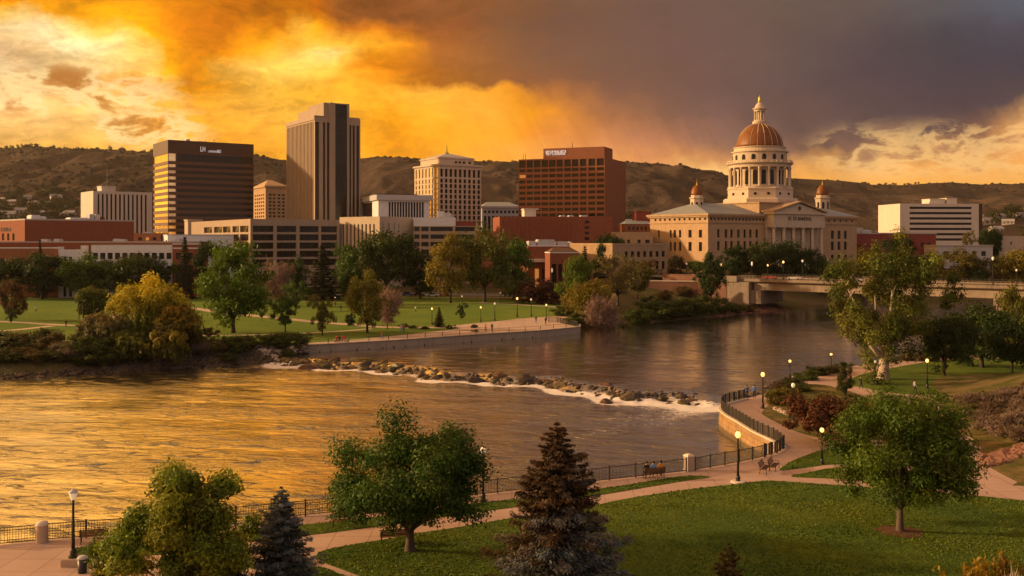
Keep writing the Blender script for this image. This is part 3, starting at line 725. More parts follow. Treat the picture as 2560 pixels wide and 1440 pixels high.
def willow_parts(seed, w, h, nst, nlf, ls, col, base_r, c2=None, hang=1.0):
    """billowing crown of several soft lobes above, trailing strands below"""
    rg = np.random.default_rng(seed); c2 = col if c2 is None else c2
    P, Nn, S, ti, C = round_crown(seed, w*.92, h*.68, h*.62, 70, int(nlf*.62), ls, (1, 1, 1), .5, .95, .16, .3, .5, .12)
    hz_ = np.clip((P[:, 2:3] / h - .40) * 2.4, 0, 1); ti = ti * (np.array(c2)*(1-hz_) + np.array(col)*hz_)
    PP, NN, SS, TT, UU = [P], [Nn], [S], [ti], [np.tile([0, 0, 1.0], (len(P), 1)) + rg.normal(size=P.shape)*.8]
    per = int(nlf*.38) // nst
    low = C[C[:, 2] < h*.68]
    for i in range(nst):
        c = low[rg.integers(len(low))] + rg.normal(size=3)*np.array([w*.06, w*.06, h*.03]); o_ = c[:2] / (np.linalg.norm(c[:2]) + .1)
        ln = h * (.10 + .30*rg.random()) * hang; t = rg.random(per)
        PP.append(np.stack([c[0] + o_[0]*w*.05*np.sqrt(t) + rg.normal(size=per)*w*.008, c[1] + o_[1]*w*.05*np.sqrt(t) + rg.normal(size=per)*w*.008, np.maximum(c[2] - ln*t, h*.02)], 1))
        NN.append(np.stack([o_[0] + rg.normal(size=per)*.7, o_[1] + rg.normal(size=per)*.7, .3 + rg.normal(size=per)*.3], 1))
        UU.append(np.tile([0, 0, 1.0], (per, 1)) + rg.normal(size=(per, 3))*.2); SS.append(ls*(.5+.7*rg.random(per)))
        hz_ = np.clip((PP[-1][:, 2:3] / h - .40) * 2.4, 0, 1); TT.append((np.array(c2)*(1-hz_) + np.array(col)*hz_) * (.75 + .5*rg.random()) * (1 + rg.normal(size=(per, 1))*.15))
    P, Nn, S, U, ti = map(np.concatenate, (PP, NN, SS, UU, TT))
    me = leaves('willow_crown', P, Nn, S, ti, 2.0, U)
    mb = MB(); limbs(mb, rg, base_r, h*.2, C, 10, wig=.1)
    return me, as_mesh(mb, 'willow_trunk', M['dark_bark'])
def bare_parts(seed, w, h, zc, ncl, ntw, col, base_r, ls):
    """leafless or budding crown: many fine twigs"""
    rg = np.random.default_rng(seed)
    P, Nn, S, ti, C = round_crown(seed, w, h, zc, ncl, ntw, ls, col, .3, .9, .18, .1, .5, .2)
    c0 = np.array([0, 0, zc - h*.45]); U = P - c0 + rg.normal(size=P.shape) * w * .12
    U /= np.linalg.norm(U, axis=1, keepdims=True)
    V = rg.normal(size=P.shape)
    me = leaves('twig_crown', P, V, S, ti, 4.5, U)
    mb = MB(); limbs(mb, rg, base_r, max(.1, zc - h*.42), C, 16, n=5)
    return me, as_mesh(mb, 'twig_trunk', M['bark'])
# crown archetypes, each reused with its own size and colour
for i in range(4): unit_tree('round%d' % i, 100+i, 62, 8200, .019, lobes=.42, var=.20, clr=.155)
for i in range(2): unit_tree('oval%d' % i, 120+i, 70, 8200, .017, w=.86, h=.86, zc=.56, lobes=.35, fork=.18, clr=.15)
for i in range(2): unit_tree('loose%d' % i, 130+i, 46, 4200, .019, lobes=.6, fork=.2, clr=.12, var=.25)
for i in range(3): unit_tree('shrub%d' % i, 140+i, 40, 4200, .028, w=.96, h=.9, zc=.45, lobes=.4, fork=.08, nl=6, clr=.17, trunk_r=.02)
for i in range(2): unit_tree('small%d' % i, 150+i, 26, 700, .05, lobes=.4, clr=.2, nl=3)
unit_conifer('fir0', 160); unit_conifer('fir1', 161, pw=.8)
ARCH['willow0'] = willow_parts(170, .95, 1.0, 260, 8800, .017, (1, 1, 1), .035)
ARCH['bare0'] = bare_parts(175, .9, .8, .6, 50, 4200, (1, 1, 1), .025, .013)
ARCH['sage0'] = bare_parts(176, .95, .8, .42, 46, 4200, (1, 1, 1), .012, .020)
ARCH['sage1'] = bare_parts(177, .95, .85, .44, 40, 3800, (1, 1, 1), .012, .021)
def tree(name, arch, loc, w, h, col, label, cat='tree', group=None, rz=None, bark=None):
    """a tree thing: crown and trunk meshes of an archetype under one Empty at its foot"""
    me, tm = ARCH[arch]
    t = thing(name, label, cat, loc, rnd.uniform(0, 6.28) if rz is None else rz, group)
    t.scale = (w, w, h)
    c = link('crown', me, t); c.color = (*col, 1)
    link('trunk', tm, t)
    return t
GREEN = (.058,.115,.011); LIME = (.105,.165,.014); DARK = (.024,.050,.009); OLIVE = (.110,.105,.020); GOLD = (.34,.21,.012); YELL = (.20,.165,.016); PINK = (.26,.17,.15); MAR = (.055,.018,.014); GREY = (.20,.165,.12); FIRC = (.022,.030,.012); BROWN = (.10,.060,.020)
FIRW = 1 / .42
def ptree(arch, px, Y, ptop, wpx, col, label, name='tree', cat='tree', group=None, z=None, zoff=-.1):
    x = xat(px, Y); z0 = tz(x, Y) if z is None else z
    h = zat(ptop, Y) - z0; w_ = wpx / F * Y
    if arch.startswith('fir'): w_ *= FIRW
    return tree(name, arch, (x, Y, z0 + zoff), w_ * 1.02, h * 1.01, col, label, cat, group)
# ================================================================ TREES
def own_tree(px, py, label, w, h_crown, zc, ncl, nlf, ls, col, base_r, fork, nl, seed, bark='bark', cat='tree', name='tree', lean=(0, 0), Y=None, **kw):
    x, y, _ = gp(px, py) if Y is None else (xat(px, Y), Y, 0)
    t = thing(name, label, cat, (x, y, near_z(x, y)))
    P, Nn, sz, ti, C = round_crown(seed, w, h_crown, zc, ncl, nlf, ls, col, **kw)
    link('crown', leaves('crown', P, Nn, sz, ti), t)
    mb = MB(); limbs(mb, np.random.default_rng(seed), base_r, fork, C, nl, lean=lean)
    mb.build('trunk', M[bark], t, smooth=True)
    return t
own_tree(2250, 1330, 'broad green maple standing in a ring of mulch on the near lawn', 8.6, 7.6, 5.75, 120, 50000, .082, (.062,.112,.010), .27, 1.75, 26, 11, lobes=.36, clr=.125, var=.22, warm=.8)
own_tree(1025, 1378, 'round dark green tree beside a bench left of the big spruce', 10.0, 5.9, 4.75, 115, 50000, .082, (.040,.088,.009), .34, 1.5, 24, 12, lobes=.40, clr=.115, var=.22, warm=.6)
own_tree(2085, 1112, 'maroon leaved spreading tree next to the lit lamp by the path', 7.6, 4.0, 2.5, 60, 14000, .12, (.075,.030,.012), .13, .7, 14, 13, lobes=.45, clr=.14, flat=.7, var=.25)
own_tree(465, 0, 'yellow green bushy tree at the bottom left with water showing through its top', 7.0, 6.9, 3.7, 90, 60000, .085, (.13,.165,.013), .16, 1.0, 22, 14, Y=52, lobes=.70, clr=.125, taper=.35, var=.25, warm=.8)
# pale limbed cottonwood on the right bank
def cottonwood():
    x, y, _ = gp(2208, 948); rg = np.random.default_rng(21)
    t = thing('cottonwood_tree', 'tall old cottonwood with pale forked trunk on the right bank', 'tree', (x, y, 0))
    P, Nn, sz, ti, C = round_crown(22, 16.4, 18.4, 11.3, 120, 32000, .15, (.090,.112,.016), lobes=.42, clr=.085, flat=1.05, var=.24, warm=.7, bias=.35)
    link('crown', leaves('crown', P, Nn, sz, ti), t)
    mb = MB()
    mb.tube([(0,0,-.3),(0,0,.15),(.1,0,1.4),(.15,0,3.0)], [1.35,.95,.72,.66], 12)
    for tip, r0 in [((-5.2,.5,13.5), .42), ((-2.0,-1,16.0), .30), ((2.2,.6,17.5), .46), ((5.2,-.5,14.0), .26), ((.4,2.2,14), .26)]:
        e = Vector(tip); s_ = Vector((.15, 0, 2.7)); v = e - s_
        pts = [s_, s_ + v*.22 + Vector((v.x*.13, 0, -.2)), s_ + v*.48 + Vector((v.x*.10, .2, .3)), s_ + v*.75, e]
        mb.tube(pts, [r0*1.1, r0*.85, r0*.6, r0*.36, r0*.08], 8)
        for q in range(7):
            a = pts[1 + q % 3] + (pts[2 + q % 3] - pts[1 + q % 3]) * rg.random(); b = a + Vector((rg.normal()*2.2, rg.normal()*1.5, 1.0 + 1.8*rg.random()))
            mb.tube([a, (a+b)/2 + Vector((0,0,.25)), b], [r0*.3, r0*.17, r0*.03], 5)
    mb.build('trunk', M['pale_bark'], t, smooth=True)
cottonwood()
def own_conifer(px, Y, label, h, w, ntier, nbr, npb, ls, c1, c2, seed, split, droop=.25, pw=.9, name='spruce_tree'):
    x = xat(px, Y); t = thing(name, label, 'conifer', (x, Y, 0))
    me, mb = conifer_parts(seed, h, w, ntier, nbr, npb, ls, c1, c2, droop=droop, pw=pw, split=split)
    link('crown', me, t); mb.build('trunk', M['dark_bark'], t, smooth=True)
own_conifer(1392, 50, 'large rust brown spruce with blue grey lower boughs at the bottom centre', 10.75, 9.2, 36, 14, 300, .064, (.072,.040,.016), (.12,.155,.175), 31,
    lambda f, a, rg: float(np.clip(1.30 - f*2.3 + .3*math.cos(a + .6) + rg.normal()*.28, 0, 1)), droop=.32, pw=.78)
own_conifer(703, 54, 'blue grey spruce between the yellow green tree and the paved path', 6.55, 5.2, 28, 14, 210, .050, (.036,.042,.026), (.15,.175,.18), 32, lambda f, a, rg: float(np.clip(.6 + rg.normal()*.3, 0, 1)), droop=.22, pw=.75)
own_conifer(1822, 48, 'small brown green pine cut off by the bottom edge of the lawn', 5.3, 2.7, 18, 11, 140, .05, (.085,.055,.022), (.10,.085,.035), 33, lambda f, a, rg: rg.random(), droop=-.25, pw=.55, name='pine_tree')

# the willow group on the far bank
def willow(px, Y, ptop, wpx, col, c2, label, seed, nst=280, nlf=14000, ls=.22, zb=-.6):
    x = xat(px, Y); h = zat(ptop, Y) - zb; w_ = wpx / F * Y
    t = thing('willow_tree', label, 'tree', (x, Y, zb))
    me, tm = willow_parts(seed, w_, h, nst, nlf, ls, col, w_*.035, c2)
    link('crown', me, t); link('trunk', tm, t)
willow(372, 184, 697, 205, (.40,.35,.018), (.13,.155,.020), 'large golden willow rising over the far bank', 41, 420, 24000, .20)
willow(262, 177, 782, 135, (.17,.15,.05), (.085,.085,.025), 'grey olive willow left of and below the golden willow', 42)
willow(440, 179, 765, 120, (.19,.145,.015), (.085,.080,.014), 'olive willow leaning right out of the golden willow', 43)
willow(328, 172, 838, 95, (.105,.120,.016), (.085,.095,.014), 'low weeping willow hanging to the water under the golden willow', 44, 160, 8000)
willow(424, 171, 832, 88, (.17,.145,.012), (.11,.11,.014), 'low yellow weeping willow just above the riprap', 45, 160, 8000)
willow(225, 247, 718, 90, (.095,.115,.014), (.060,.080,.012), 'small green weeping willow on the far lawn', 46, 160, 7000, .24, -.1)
T = [  # archetype, column, depth, top row, width in columns, colour, label
 ('round0', 15, 335, 655, 95, DARK, 'dark green tree at the left edge before the brick row'),
 ('fir0', 100, 343, 604, 34, FIRC, 'thin dark conifer spire against the low brick wall'),
 ('round1', 105, 336, 643, 138, DARK, 'wide dark tree under the thin conifer spire'),
 ('round2', 215, 337, 645, 120, GREEN, 'mid green tree in front of the small white house wall'),
 ('round3', 328, 338, 638, 150, (.045,.070,.012), 'broad deep green tree before the white building with square windows'),
 ('loose0', 398, 341, 655, 70, GREEN, 'thin green tree at the corner of the white building'),
 ('fir1', 462, 336, 597, 58, FIRC, 'tall dark conifer at the red end of the low row'),
 ('round1', 525, 345, 617, 85, DARK, 'dark tree behind the bright green cottonwood'),
 ('oval0', 583, 214, 613, 180, (.085,.150,.012), 'tall bright green cottonwood alone on the far lawn'),
 ('bare0', 690, 300, 655, 78, PINK, 'pinkish grey leafless tree right of the bright cottonwood'),
 ('round2', 742, 312, 652, 66, DARK, 'dark tree between the pinkish tree and the big conifer'),
 ('loose1', 738, 278, 702, 56, GREEN, 'thin young tree in front of the dark tree by the street'),
 ('fir1', 806, 330, 616, 100, FIRC, 'big dark conifer in front of the parking structure'),
 ('round3', 880, 342, 615, 90, GREEN, 'green tree right of the big dark conifer'),
 ('round0', 965, 335, 582, 150, (.040,.066,.011), 'tallest dark green tree in front of the finned beige building'),
 ('round1', 1050, 341, 640, 95, DARK, 'dark tree between the tallest tree and the yellow tree'),
 ('oval1', 1126, 316, 592, 118, YELL, 'yellow tree turning to autumn on the far edge of the lawn'),
 ('round2', 1212, 320, 583, 128, (.085,.105,.014), 'high green tree with a thick dark trunk right of the yellow tree'),
 ('round3', 1284, 336, 600, 90, GREEN, 'green tree in front of the low ribbed brick block'),
 ('shrub0', 1350, 312, 693, 108, MAR, 'dark purple tree at the right end of the far lawn'),
 ('loose0', 1296, 326, 690, 80, OLIVE, 'low olive tree left of the dark purple tree'),
 ('fir1', 1462, 336, 619, 46, (.035,.028,.012), 'narrow brown green conifer beside the red gabled hall'),
 ('oval0', 1502, 338, 611, 40, DARK, 'narrow dark tree before the cream end of the long tan building'),
 ('round0', 1524, 372, 588, 72, DARK, 'dark rounded tree in front of the stone annex'),
 ('round1', 1442, 266, 652, 76, LIME, 'lime green tree at the top of the wooded bank'),
 ('willow0', 1466, 247, 702, 118, YELL, 'yellow green willow at the end of the river wall'),
 ('bare0', 1504, 240, 742, 82, PINK, 'pinkish bare bush leaning over the river beside the yellow willow'),
 ('loose1', 1545, 270, 636, 108, (.17,.145,.055), 'pale olive feathery tree on the wooded bank'),
 ('round2', 1592, 284, 662, 74, OLIVE, 'olive tree right of the pale feathery tree'),
 ('loose0', 1622, 318, 650, 60, BROWN, 'brownish tree at the left foot of the tan building'),
 ('round3', 1690, 318, 640, 48, (.040,.032,.012), 'dark brownish tree by the left corner of the domed hall'),
 ('oval1', 1777, 294, 636, 78, DARK, 'dark tree standing at the left end of the bridge'),
 ('round0', 1738, 340, 652, 50, GREEN, 'small green tree behind the dark tree at the bridge end'),
 ('round1', 1840, 345, 622, 76, DARK, 'leftmost dark tree of the clump before the domed hall'),
 ('round2', 1900, 346, 612, 92, (.036,.055,.010), 'second dark tree of the clump before the domed hall'),
 ('round3', 1962, 347, 605, 92, DARK, 'tallest dark tree of the clump before the portico'),
 ('round0', 2016, 346, 622, 70, DARK, 'rightmost dark tree of the clump before the portico columns'),
 ('shrub1', 2066, 345, 644, 70, LIME, 'light green bush at the right foot of the domed hall'),
 ('loose1', 2140, 352, 650, 62, OLIVE, 'olive tree at the right corner of the domed hall'),
 ('round1', 2252, 372, 598, 82, DARK, 'dark tree above the old cottonwood'),
 ('loose0', 2310, 370, 636, 90, OLIVE, 'olive tree under the red hall beyond the bridge'),
 ('round2', 2385, 366, 628, 100, (.14,.12,.018), 'yellow olive tree under the white banded office'),
 ('oval0', 2441, 362, 650, 62, DARK, 'dark narrow tree between two olive trees beyond the bridge'),
 ('loose1', 2500, 364, 640, 100, OLIVE, 'wide olive tree behind the bridge lamp'),
 ('round3', 2556, 362, 622, 92, YELL, 'yellow tree at the right edge beyond the bridge'),
 ('loose0', 2424, 430, 578, 42, (.15,.13,.04), 'pale thin tree in front of the white banded office'),
 ('round0', 2478, 440, 572, 54, DARK, 'dark tree left of the cream block at the right edge'),
 ('oval1', 918, 214, 682, 108, (.16,.155,.018), 'yellow green tree in the middle of the far lawn'),
 ('bare0', 968, 223, 722, 68, PINK, 'small pink leafless tree next to the yellow green tree'),
 ('loose1', 713, 216, 739, 72, GREEN, 'young dark leaved tree on the lawn left of the yellow green tree'),
 ('loose0', 806, 209, 738, 62, OLIVE, 'young thin tree near the lower path'),
 ('loose1', 655, 247, 754, 30, GREEN, 'tiny sapling beside the upper path'),
 ('loose0', 1153, 249, 757, 26, DARK, 'tiny round headed sapling near the plaza'),
 ('shrub2', 876, 233, 780, 24, DARK, 'small dark bush left of the yellow green tree'),
 ('fir0', 1098, 228, 769, 34, (.050,.036,.012), 'small brown conifer beside the plaza'),
 ('round1', 28, 247, 708, 62, BROWN, 'brown green tree at the left edge of the far lawn'),
 ('loose0', 28, 240, 772, 26, DARK, 'dark sapling under the brown green tree'),
 ('loose1', 520, 183, 818, 50, BROWN, 'brownish sapling on the far bank right of the willows'),
 ('round0', 2360, 147, 793, 140, (.034,.058,.009), 'dark green tree right of the old cottonwood'),
 ('round3', 2455, 156, 768, 172, (.038,.066,.009), 'large dark green tree on the right lawn'),
 ('loose1', 2545, 165, 712, 96, (.13,.135,.016), 'yellow green tree at the right edge of the near park'),
 ('round2', 2530, 150, 800, 120, DARK, 'dark round tree at the right edge behind the lawn'),
 ('oval0', 2112, 128, 918, 44, (.05,.06,.012), 'small dark evergreen in the fork of the right path'),
]
for a, px, Y, pt, wp, col, lab in T:
    o = ptree(a, px, Y, pt, wp, col, lab, name='conifer' if a.startswith('fir') else 'shrub' if a.startswith('shrub') else 'tree', cat='conifer' if a.startswith('fir') else 'shrub' if a.startswith('shrub') else 'tree', zoff=-.1)
ORD = ['first', 'second', 'third', 'fourth', 'fifth', 'sixth', 'seventh', 'eighth', 'ninth', 'tenth', 'eleventh', 'twelfth', 'thirteenth', 'fourteenth', 'fifteenth', 'sixteenth', 'seventeenth', 'eighteenth', 'nineteenth', 'twentieth']
def shrub_row(spec, kinds, where, group, name='shrub', zf=None):
    """spec: column, row of the foot, height m, width m, kind index; each gets an ordinal among its own kind"""
    cnt = {}
    for px, Y, h, w_, k in sorted(spec):
        arch, col, txt = kinds[k]; cnt[k] = cnt.get(k, 0) + 1
        x = xat(px, Y); z = zf(x, Y) if zf else tz(x, Y)
        j = rnd.uniform(.8, 1.2)
        tree(name, arch + str(rnd.randrange(2)) if arch in ('shrub', 'sage', 'loose') else arch, (x, Y, z - .15), w_, h, tuple(c*j for c in col), '%s %s from the left %s' % (ORD[cnt[k]-1], txt, where), 'shrub', group)
KB = [('shrub', (.052,.064,.016), 'dark olive shrub'), ('shrub', (.060,.085,.012), 'bright green shrub'), ('sage', (.17,.13,.10), 'grey twiggy shrub'), ('shrub', (.095,.070,.020), 'brown shrub')]
shrub_row([(-20,176,4.5,7,0),(22,170,4,6,0),(62,177,4.2,7,3),(100,178,4.6,8,0),(142,176,4,7,3),(170,171,3,5,2),(212,170,4,6.5,1),(248,169,3.2,5,1),(182,168,2.2,4,2),(126,168,2,3.6,0),(60,167,2.4,4,3),(270,173,3,5,1),(10,165,2.2,4,0),(300,174,2.4,4,2),(-12,164,1.8,4.5,1),(36,165,1.7,4,0),(88,166,1.8,4.5,3),(112,166.5,1.5,3.6,1),(150,167,1.8,4,0),(205,167.5,1.6,4,1),(232,168.5,1.7,4,0),(288,170.5,1.7,4,3),(335,172,1.6,4,0),(370,174,1.8,4,3)], KB, 'on the bank left of the golden willow', 'shrubs on the left part of the far bank')
shrub_row([(470,180,3,5,3),(500,178,2.4,4,2),(545,180,2.4,4.5,3),(596,181,3.4,5.5,1),(618,184,2.6,4.5,1),(690,187,3.4,6,1),(735,187,3.2,6,1),(716,183,2,3.5,0),(570,177,1.8,3.2,0)], KB, 'on the rocks right of the golden willow', 'shrubs between the willows and the river wall')
shrub_row([(1408,262,3.2,6,1),(1440,236,3,5,1),(1478,238,3,5,2),(1535,241,3.6,7,1),(1565,245,4,7,0),(1600,254,4.2,7,1),(1640,262,5.0,9,1),(1680,266,5.2,9,0),(1720,272,5.6,9,1),(1760,278,5.6,9,1),(1800,283,4.6,8,1),(1836,287,3.2,6,0),(1870,292,2.4,5,3),(1660,290,3,6,3),(1708,300,3.2,5,3),(1620,272,4,7,0),(1700,262,3.2,6,1),(1750,268,3.2,6,0),(1575,240,2.6,5,1),(1800,306,2.6,5,2)], KB, 'on the wooded bank before the bridge', 'shrubs on the wooded bank')
shrub_row([(1946,128,1.4,2.6,1),(1962,131,1.8,3,3),(1990,137,1.6,3,0),(2018,143,1.8,3.4,1),(2050,148,1.8,3.6,0),(2078,150,1.6,3,3),(2108,156,1.8,3.2,1),(2000,132,1.4,2.6,1),(2325,165,2.2,4,3),(2370,170,2.0,5,0),(2270,166,1.6,3.2,3)], KB, 'along the right river bank', 'shrubs along the right bank', zf=lambda x, y: max(tz(x, y), -1.2))
KP = [('shrub', (.115,.100,.014), 'yellowish shrub'), ('shrub', (.050,.060,.012), 'dark shrub'), ('shrub', (.10,.042,.014), 'russet shrub')]
shrub_row([(1952,121,2.2,3.4,0),(1975,123,2.0,3.2,0),(2010,116,1.1,2.2,1),(2090,112,1.5,2.6,1),(2140,116,2.2,3.2,1),(2160,109,1.8,2.8,2),(2040,110,1.4,3.2,2),(1985,112,.9,1.8,0),(2060,122,1.2,2.4,0)], KP, 'in the planting bed inside the path bend', 'shrubs in the planting bed', zf=near_z)
KS = [('sage', (.24,.175,.135), 'pale sagebrush'), ('sage', (.15,.105,.075), 'brown sagebrush'), ('shrub', (.085,.075,.018), 'green bush')]
sg = []
rs = random.Random(5)
for i in range(17): sg.append((rs.uniform(2360, 2600), rs.uniform(97, 118), rs.uniform(1.4, 2.4), rs.uniform(2.4, 3.8), 0))
for i in range(14): sg.append((rs.uniform(2350, 2600), rs.uniform(92, 117), rs.uniform(1.2, 2.0), rs.uniform(2.0, 3.2), 1))
for q in [(2366,119,1.6,2.8,2),(2440,112,1.5,2.5,2),(2400,90,1.4,2.2,2),(2330,115,1.3,2.2,2),(2470,118,1.4,2.6,2)]: sg.append(q)
sg = [q for q in sg if near_z(xat(q[0], q[1]), q[1]) > .25]
shrub_row(sg, KS, 'on the slope at the right edge', 'sagebrush on the right slope', 'sagebrush', zf=near_z)
for i, (px, Y, pt, wp, col, a, lab) in enumerate([(2425, 46, 1378, 150, (.24,.16,.012), 'shrub0', 'yellow flowering shrub at the bottom right corner'), (2500, 47, 1372, 120, (.20,.13,.012), 'shrub1', 'taller yellow flowering shrub beside the pale sagebrush'),
    (2548, 44, 1400, 110, (.36,.30,.22), 'sage0', 'pale dry sagebrush in the bottom right corner'), (255, 55.5, 1408, 60, (.12,.11,.02), 'shrub0', 'small shrub by the rubbish bin at the bottom left')]):
    ptree(a, px, Y, pt, wp, col, lab, 'shrub', 'shrub', z=0 if px > 1000 else .03)
shrub_row([(1188,217,.8,1.6,1),(1032,226,1.0,2.2,1),(1062,224,.9,2,1),(1010,228,1.2,2.2,1),(1125,224,1.2,1.8,1),(1186,226,1.2,1.6,1)], [KP[0], ('shrub', (.045,.060,.012), 'dark clipped shrub')], 'in the bed by the plaza', 'shrubs by the plaza')

# trees far off: suburb at the foot of the hills and the pines along the left ridge
def far_trees(spec, arch, col, label, group):
    for px, v, h, w_ in spec:
        x, y, z = hill_point(px, v); a = arch[rnd.randrange(len(arch))]; j = rnd.uniform(.7, 1.3)
        tree('tree', a, (x, y, z - .5), w_, h, tuple(c*j for c in col), label, 'tree', group)
rs = random.Random(9)
far_trees([(rs.uniform(-10, 205), rs.uniform(.10, .36), rs.uniform(10, 17), rs.uniform(12, 20)) for _ in range(46)], ['small0', 'small1'], (.040,.046,.014), 'dark tree among the houses at the foot of the left hills', 'suburb trees under the left hills')
far_trees([(rs.uniform(1565, 1720), rs.uniform(.08, .26), rs.uniform(10, 16), rs.uniform(12, 18)) for _ in range(16)], ['small0', 'small1'], (.040,.046,.014), 'dark tree below the hills between the red tower and the domed hall', 'suburb trees left of the dome')
far_trees([(rs.uniform(2130, 2590), rs.uniform(.04, .24), rs.uniform(9, 17), rs.uniform(12, 20)) for _ in range(40)], ['small0', 'small1'], (.050,.050,.015), 'dark tree at the foot of the hills behind the white banded office', 'suburb trees under the right hills')
far_trees([(rs.choice([rs.uniform(-20, 80), rs.uniform(90, 260), rs.uniform(120, 390), rs.uniform(200, 390)]), rs.uniform(.97, 1.0), rs.uniform(6, 13), rs.uniform(6, 10)) for _ in range(70)], ['fir0', 'small0', 'small1'], (.020,.020,.010), 'tiny dark pine on the skyline of the left ridge', 'pines along the left ridge')
far_trees([(rs.choice([rs.uniform(900, 1040), rs.uniform(1200, 1296), rs.uniform(2130, 2300)]), rs.uniform(.985, 1.0), rs.uniform(3, 7), rs.uniform(5, 9)) for _ in range(30)], ['small0', 'small1'], (.022,.022,.012), 'tiny dark bush on the skyline of the far plateau', 'bushes along the far skyline')
# ================================================================ BUILDINGS
def glass_mat(name, col, rough=.12, metallic=0.0, spec=.6, lit=0.0):
    m, g, out = new_mat(name)
    tc = g.node('ShaderNodeTexCoord'); P = E(g, tc.outputs['Object']); oi = E(g, g.node('ShaderNodeObjectInfo').outputs['Random'])
    n = g.noise(g.v('ADD', P, g.com(oi * 50.0, oi * 31.0, oi * 17.0)), .9, 4, .6)
    c = g.v('SCALE', tuple(col), scale=(n - .5) * 1.4 + .7 + oi * .6)
    bn = g.node('ShaderNodeBump', {'Strength': .25, 'Distance': .3, 'Height': g.noise(P, .35, 2, .5)})
    b = g.node('ShaderNodeBsdfPrincipled', {'Base Color': c, 'Roughness': rough, 'Metallic': metallic, 'Specular IOR Level': spec, 'Normal': E(g, bn.outputs[0])})
    g.l.new(b.outputs[0], out.inputs[0]); return m
M['glass'] = glass_mat('dark_window_glass', (.016,.012,.010), .12, 0, .22)
M['glass_sky_gold'] = glass_mat('gold_reflection_glass', (.85,.60,.30), .14, 1.0)  # pane colour carries the gold of the reflected sky
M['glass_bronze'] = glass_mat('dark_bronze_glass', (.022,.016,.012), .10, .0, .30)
M['lit'] = pm('lit_window', (.3,.15,.05), .5, em=(1.0, .38, .07, 1), ems=.35)
M['brown_panel'] = pm('brown_panel', (.125,.066,.038), .65, .10, .2, streak=.15)
M['dark_brown'] = pm('dark_brown_panel', (.085,.045,.026), .6, .12, .2, streak=.1)
M['white_conc'] = pm('white_concrete', (.56,.50,.43), .8, .10, .2, streak=.15)
M['tan_stone'] = pm('tan_stone', (.40,.265,.15), .85, .28, .5, streak=.22, bump=.3, bscale=1.2)
M['tower_conc'] = pm('tower_concrete', (.36,.27,.19), .8, .12, .25, streak=.2)
M['tower_dark'] = pm('shadow_gap_panel', (.065,.042,.028), .8, .12, .3)  # dark colour puts shade into the gaps between tower ribs
M['beige'] = pm('beige_concrete', (.45,.36,.26), .8, .14, .3, streak=.25)
M['garage'] = pm('garage_concrete', (.36,.27,.19), .85, .14, .3, streak=.3)
M['brick'] = pm('red_brick', (.22,.070,.036), .9, .22, .6, streak=.15, bump=.3, bscale=5)
M['brick2'] = pm('brown_brick', (.26,.10,.05), .85, .16, .4, streak=.12)
M['maroon'] = pm('maroon_cladding', (.20,.045,.035), .8, .15, .4, streak=.12)
M['roof'] = pm('pale_roof', (.38,.36,.34), .85, .18, .3)
M['blue_roof'] = pm('weathered_blue_roof', (.20,.225,.235), .55, .2, .5, spec=.5)
M['white'] = pm('white_paint', (.62,.62,.62), .7, .10, .5, streak=.2)
M['grey_pt'] = pm('grey_paint', (.40,.40,.41), .7, .12, .5, streak=.2)
M['pale_gold'] = pm('pale_limestone', (.54,.43,.31), .85, .20, .4, streak=.22, bump=.2, bscale=1.0)
M['copper'] = pm('orange_copper', (.19,.060,.007), .5, .4, .35, .35, metallic=.1, streak=.3)
M['gilt'] = pm('gilded_metal', (.75,.48,.10), .35, .1, 2, metallic=.8)
M['letter'] = pm('white_letters', (.80,.80,.82), .6, .05, em=(.9,.9,1,1), ems=.25)
M['letter_dark'] = pm('bronze_letters', (.05,.025,.012), .6)
M['unit'] = pm('rooftop_metal', (.42,.42,.43), .6, .2, 1)

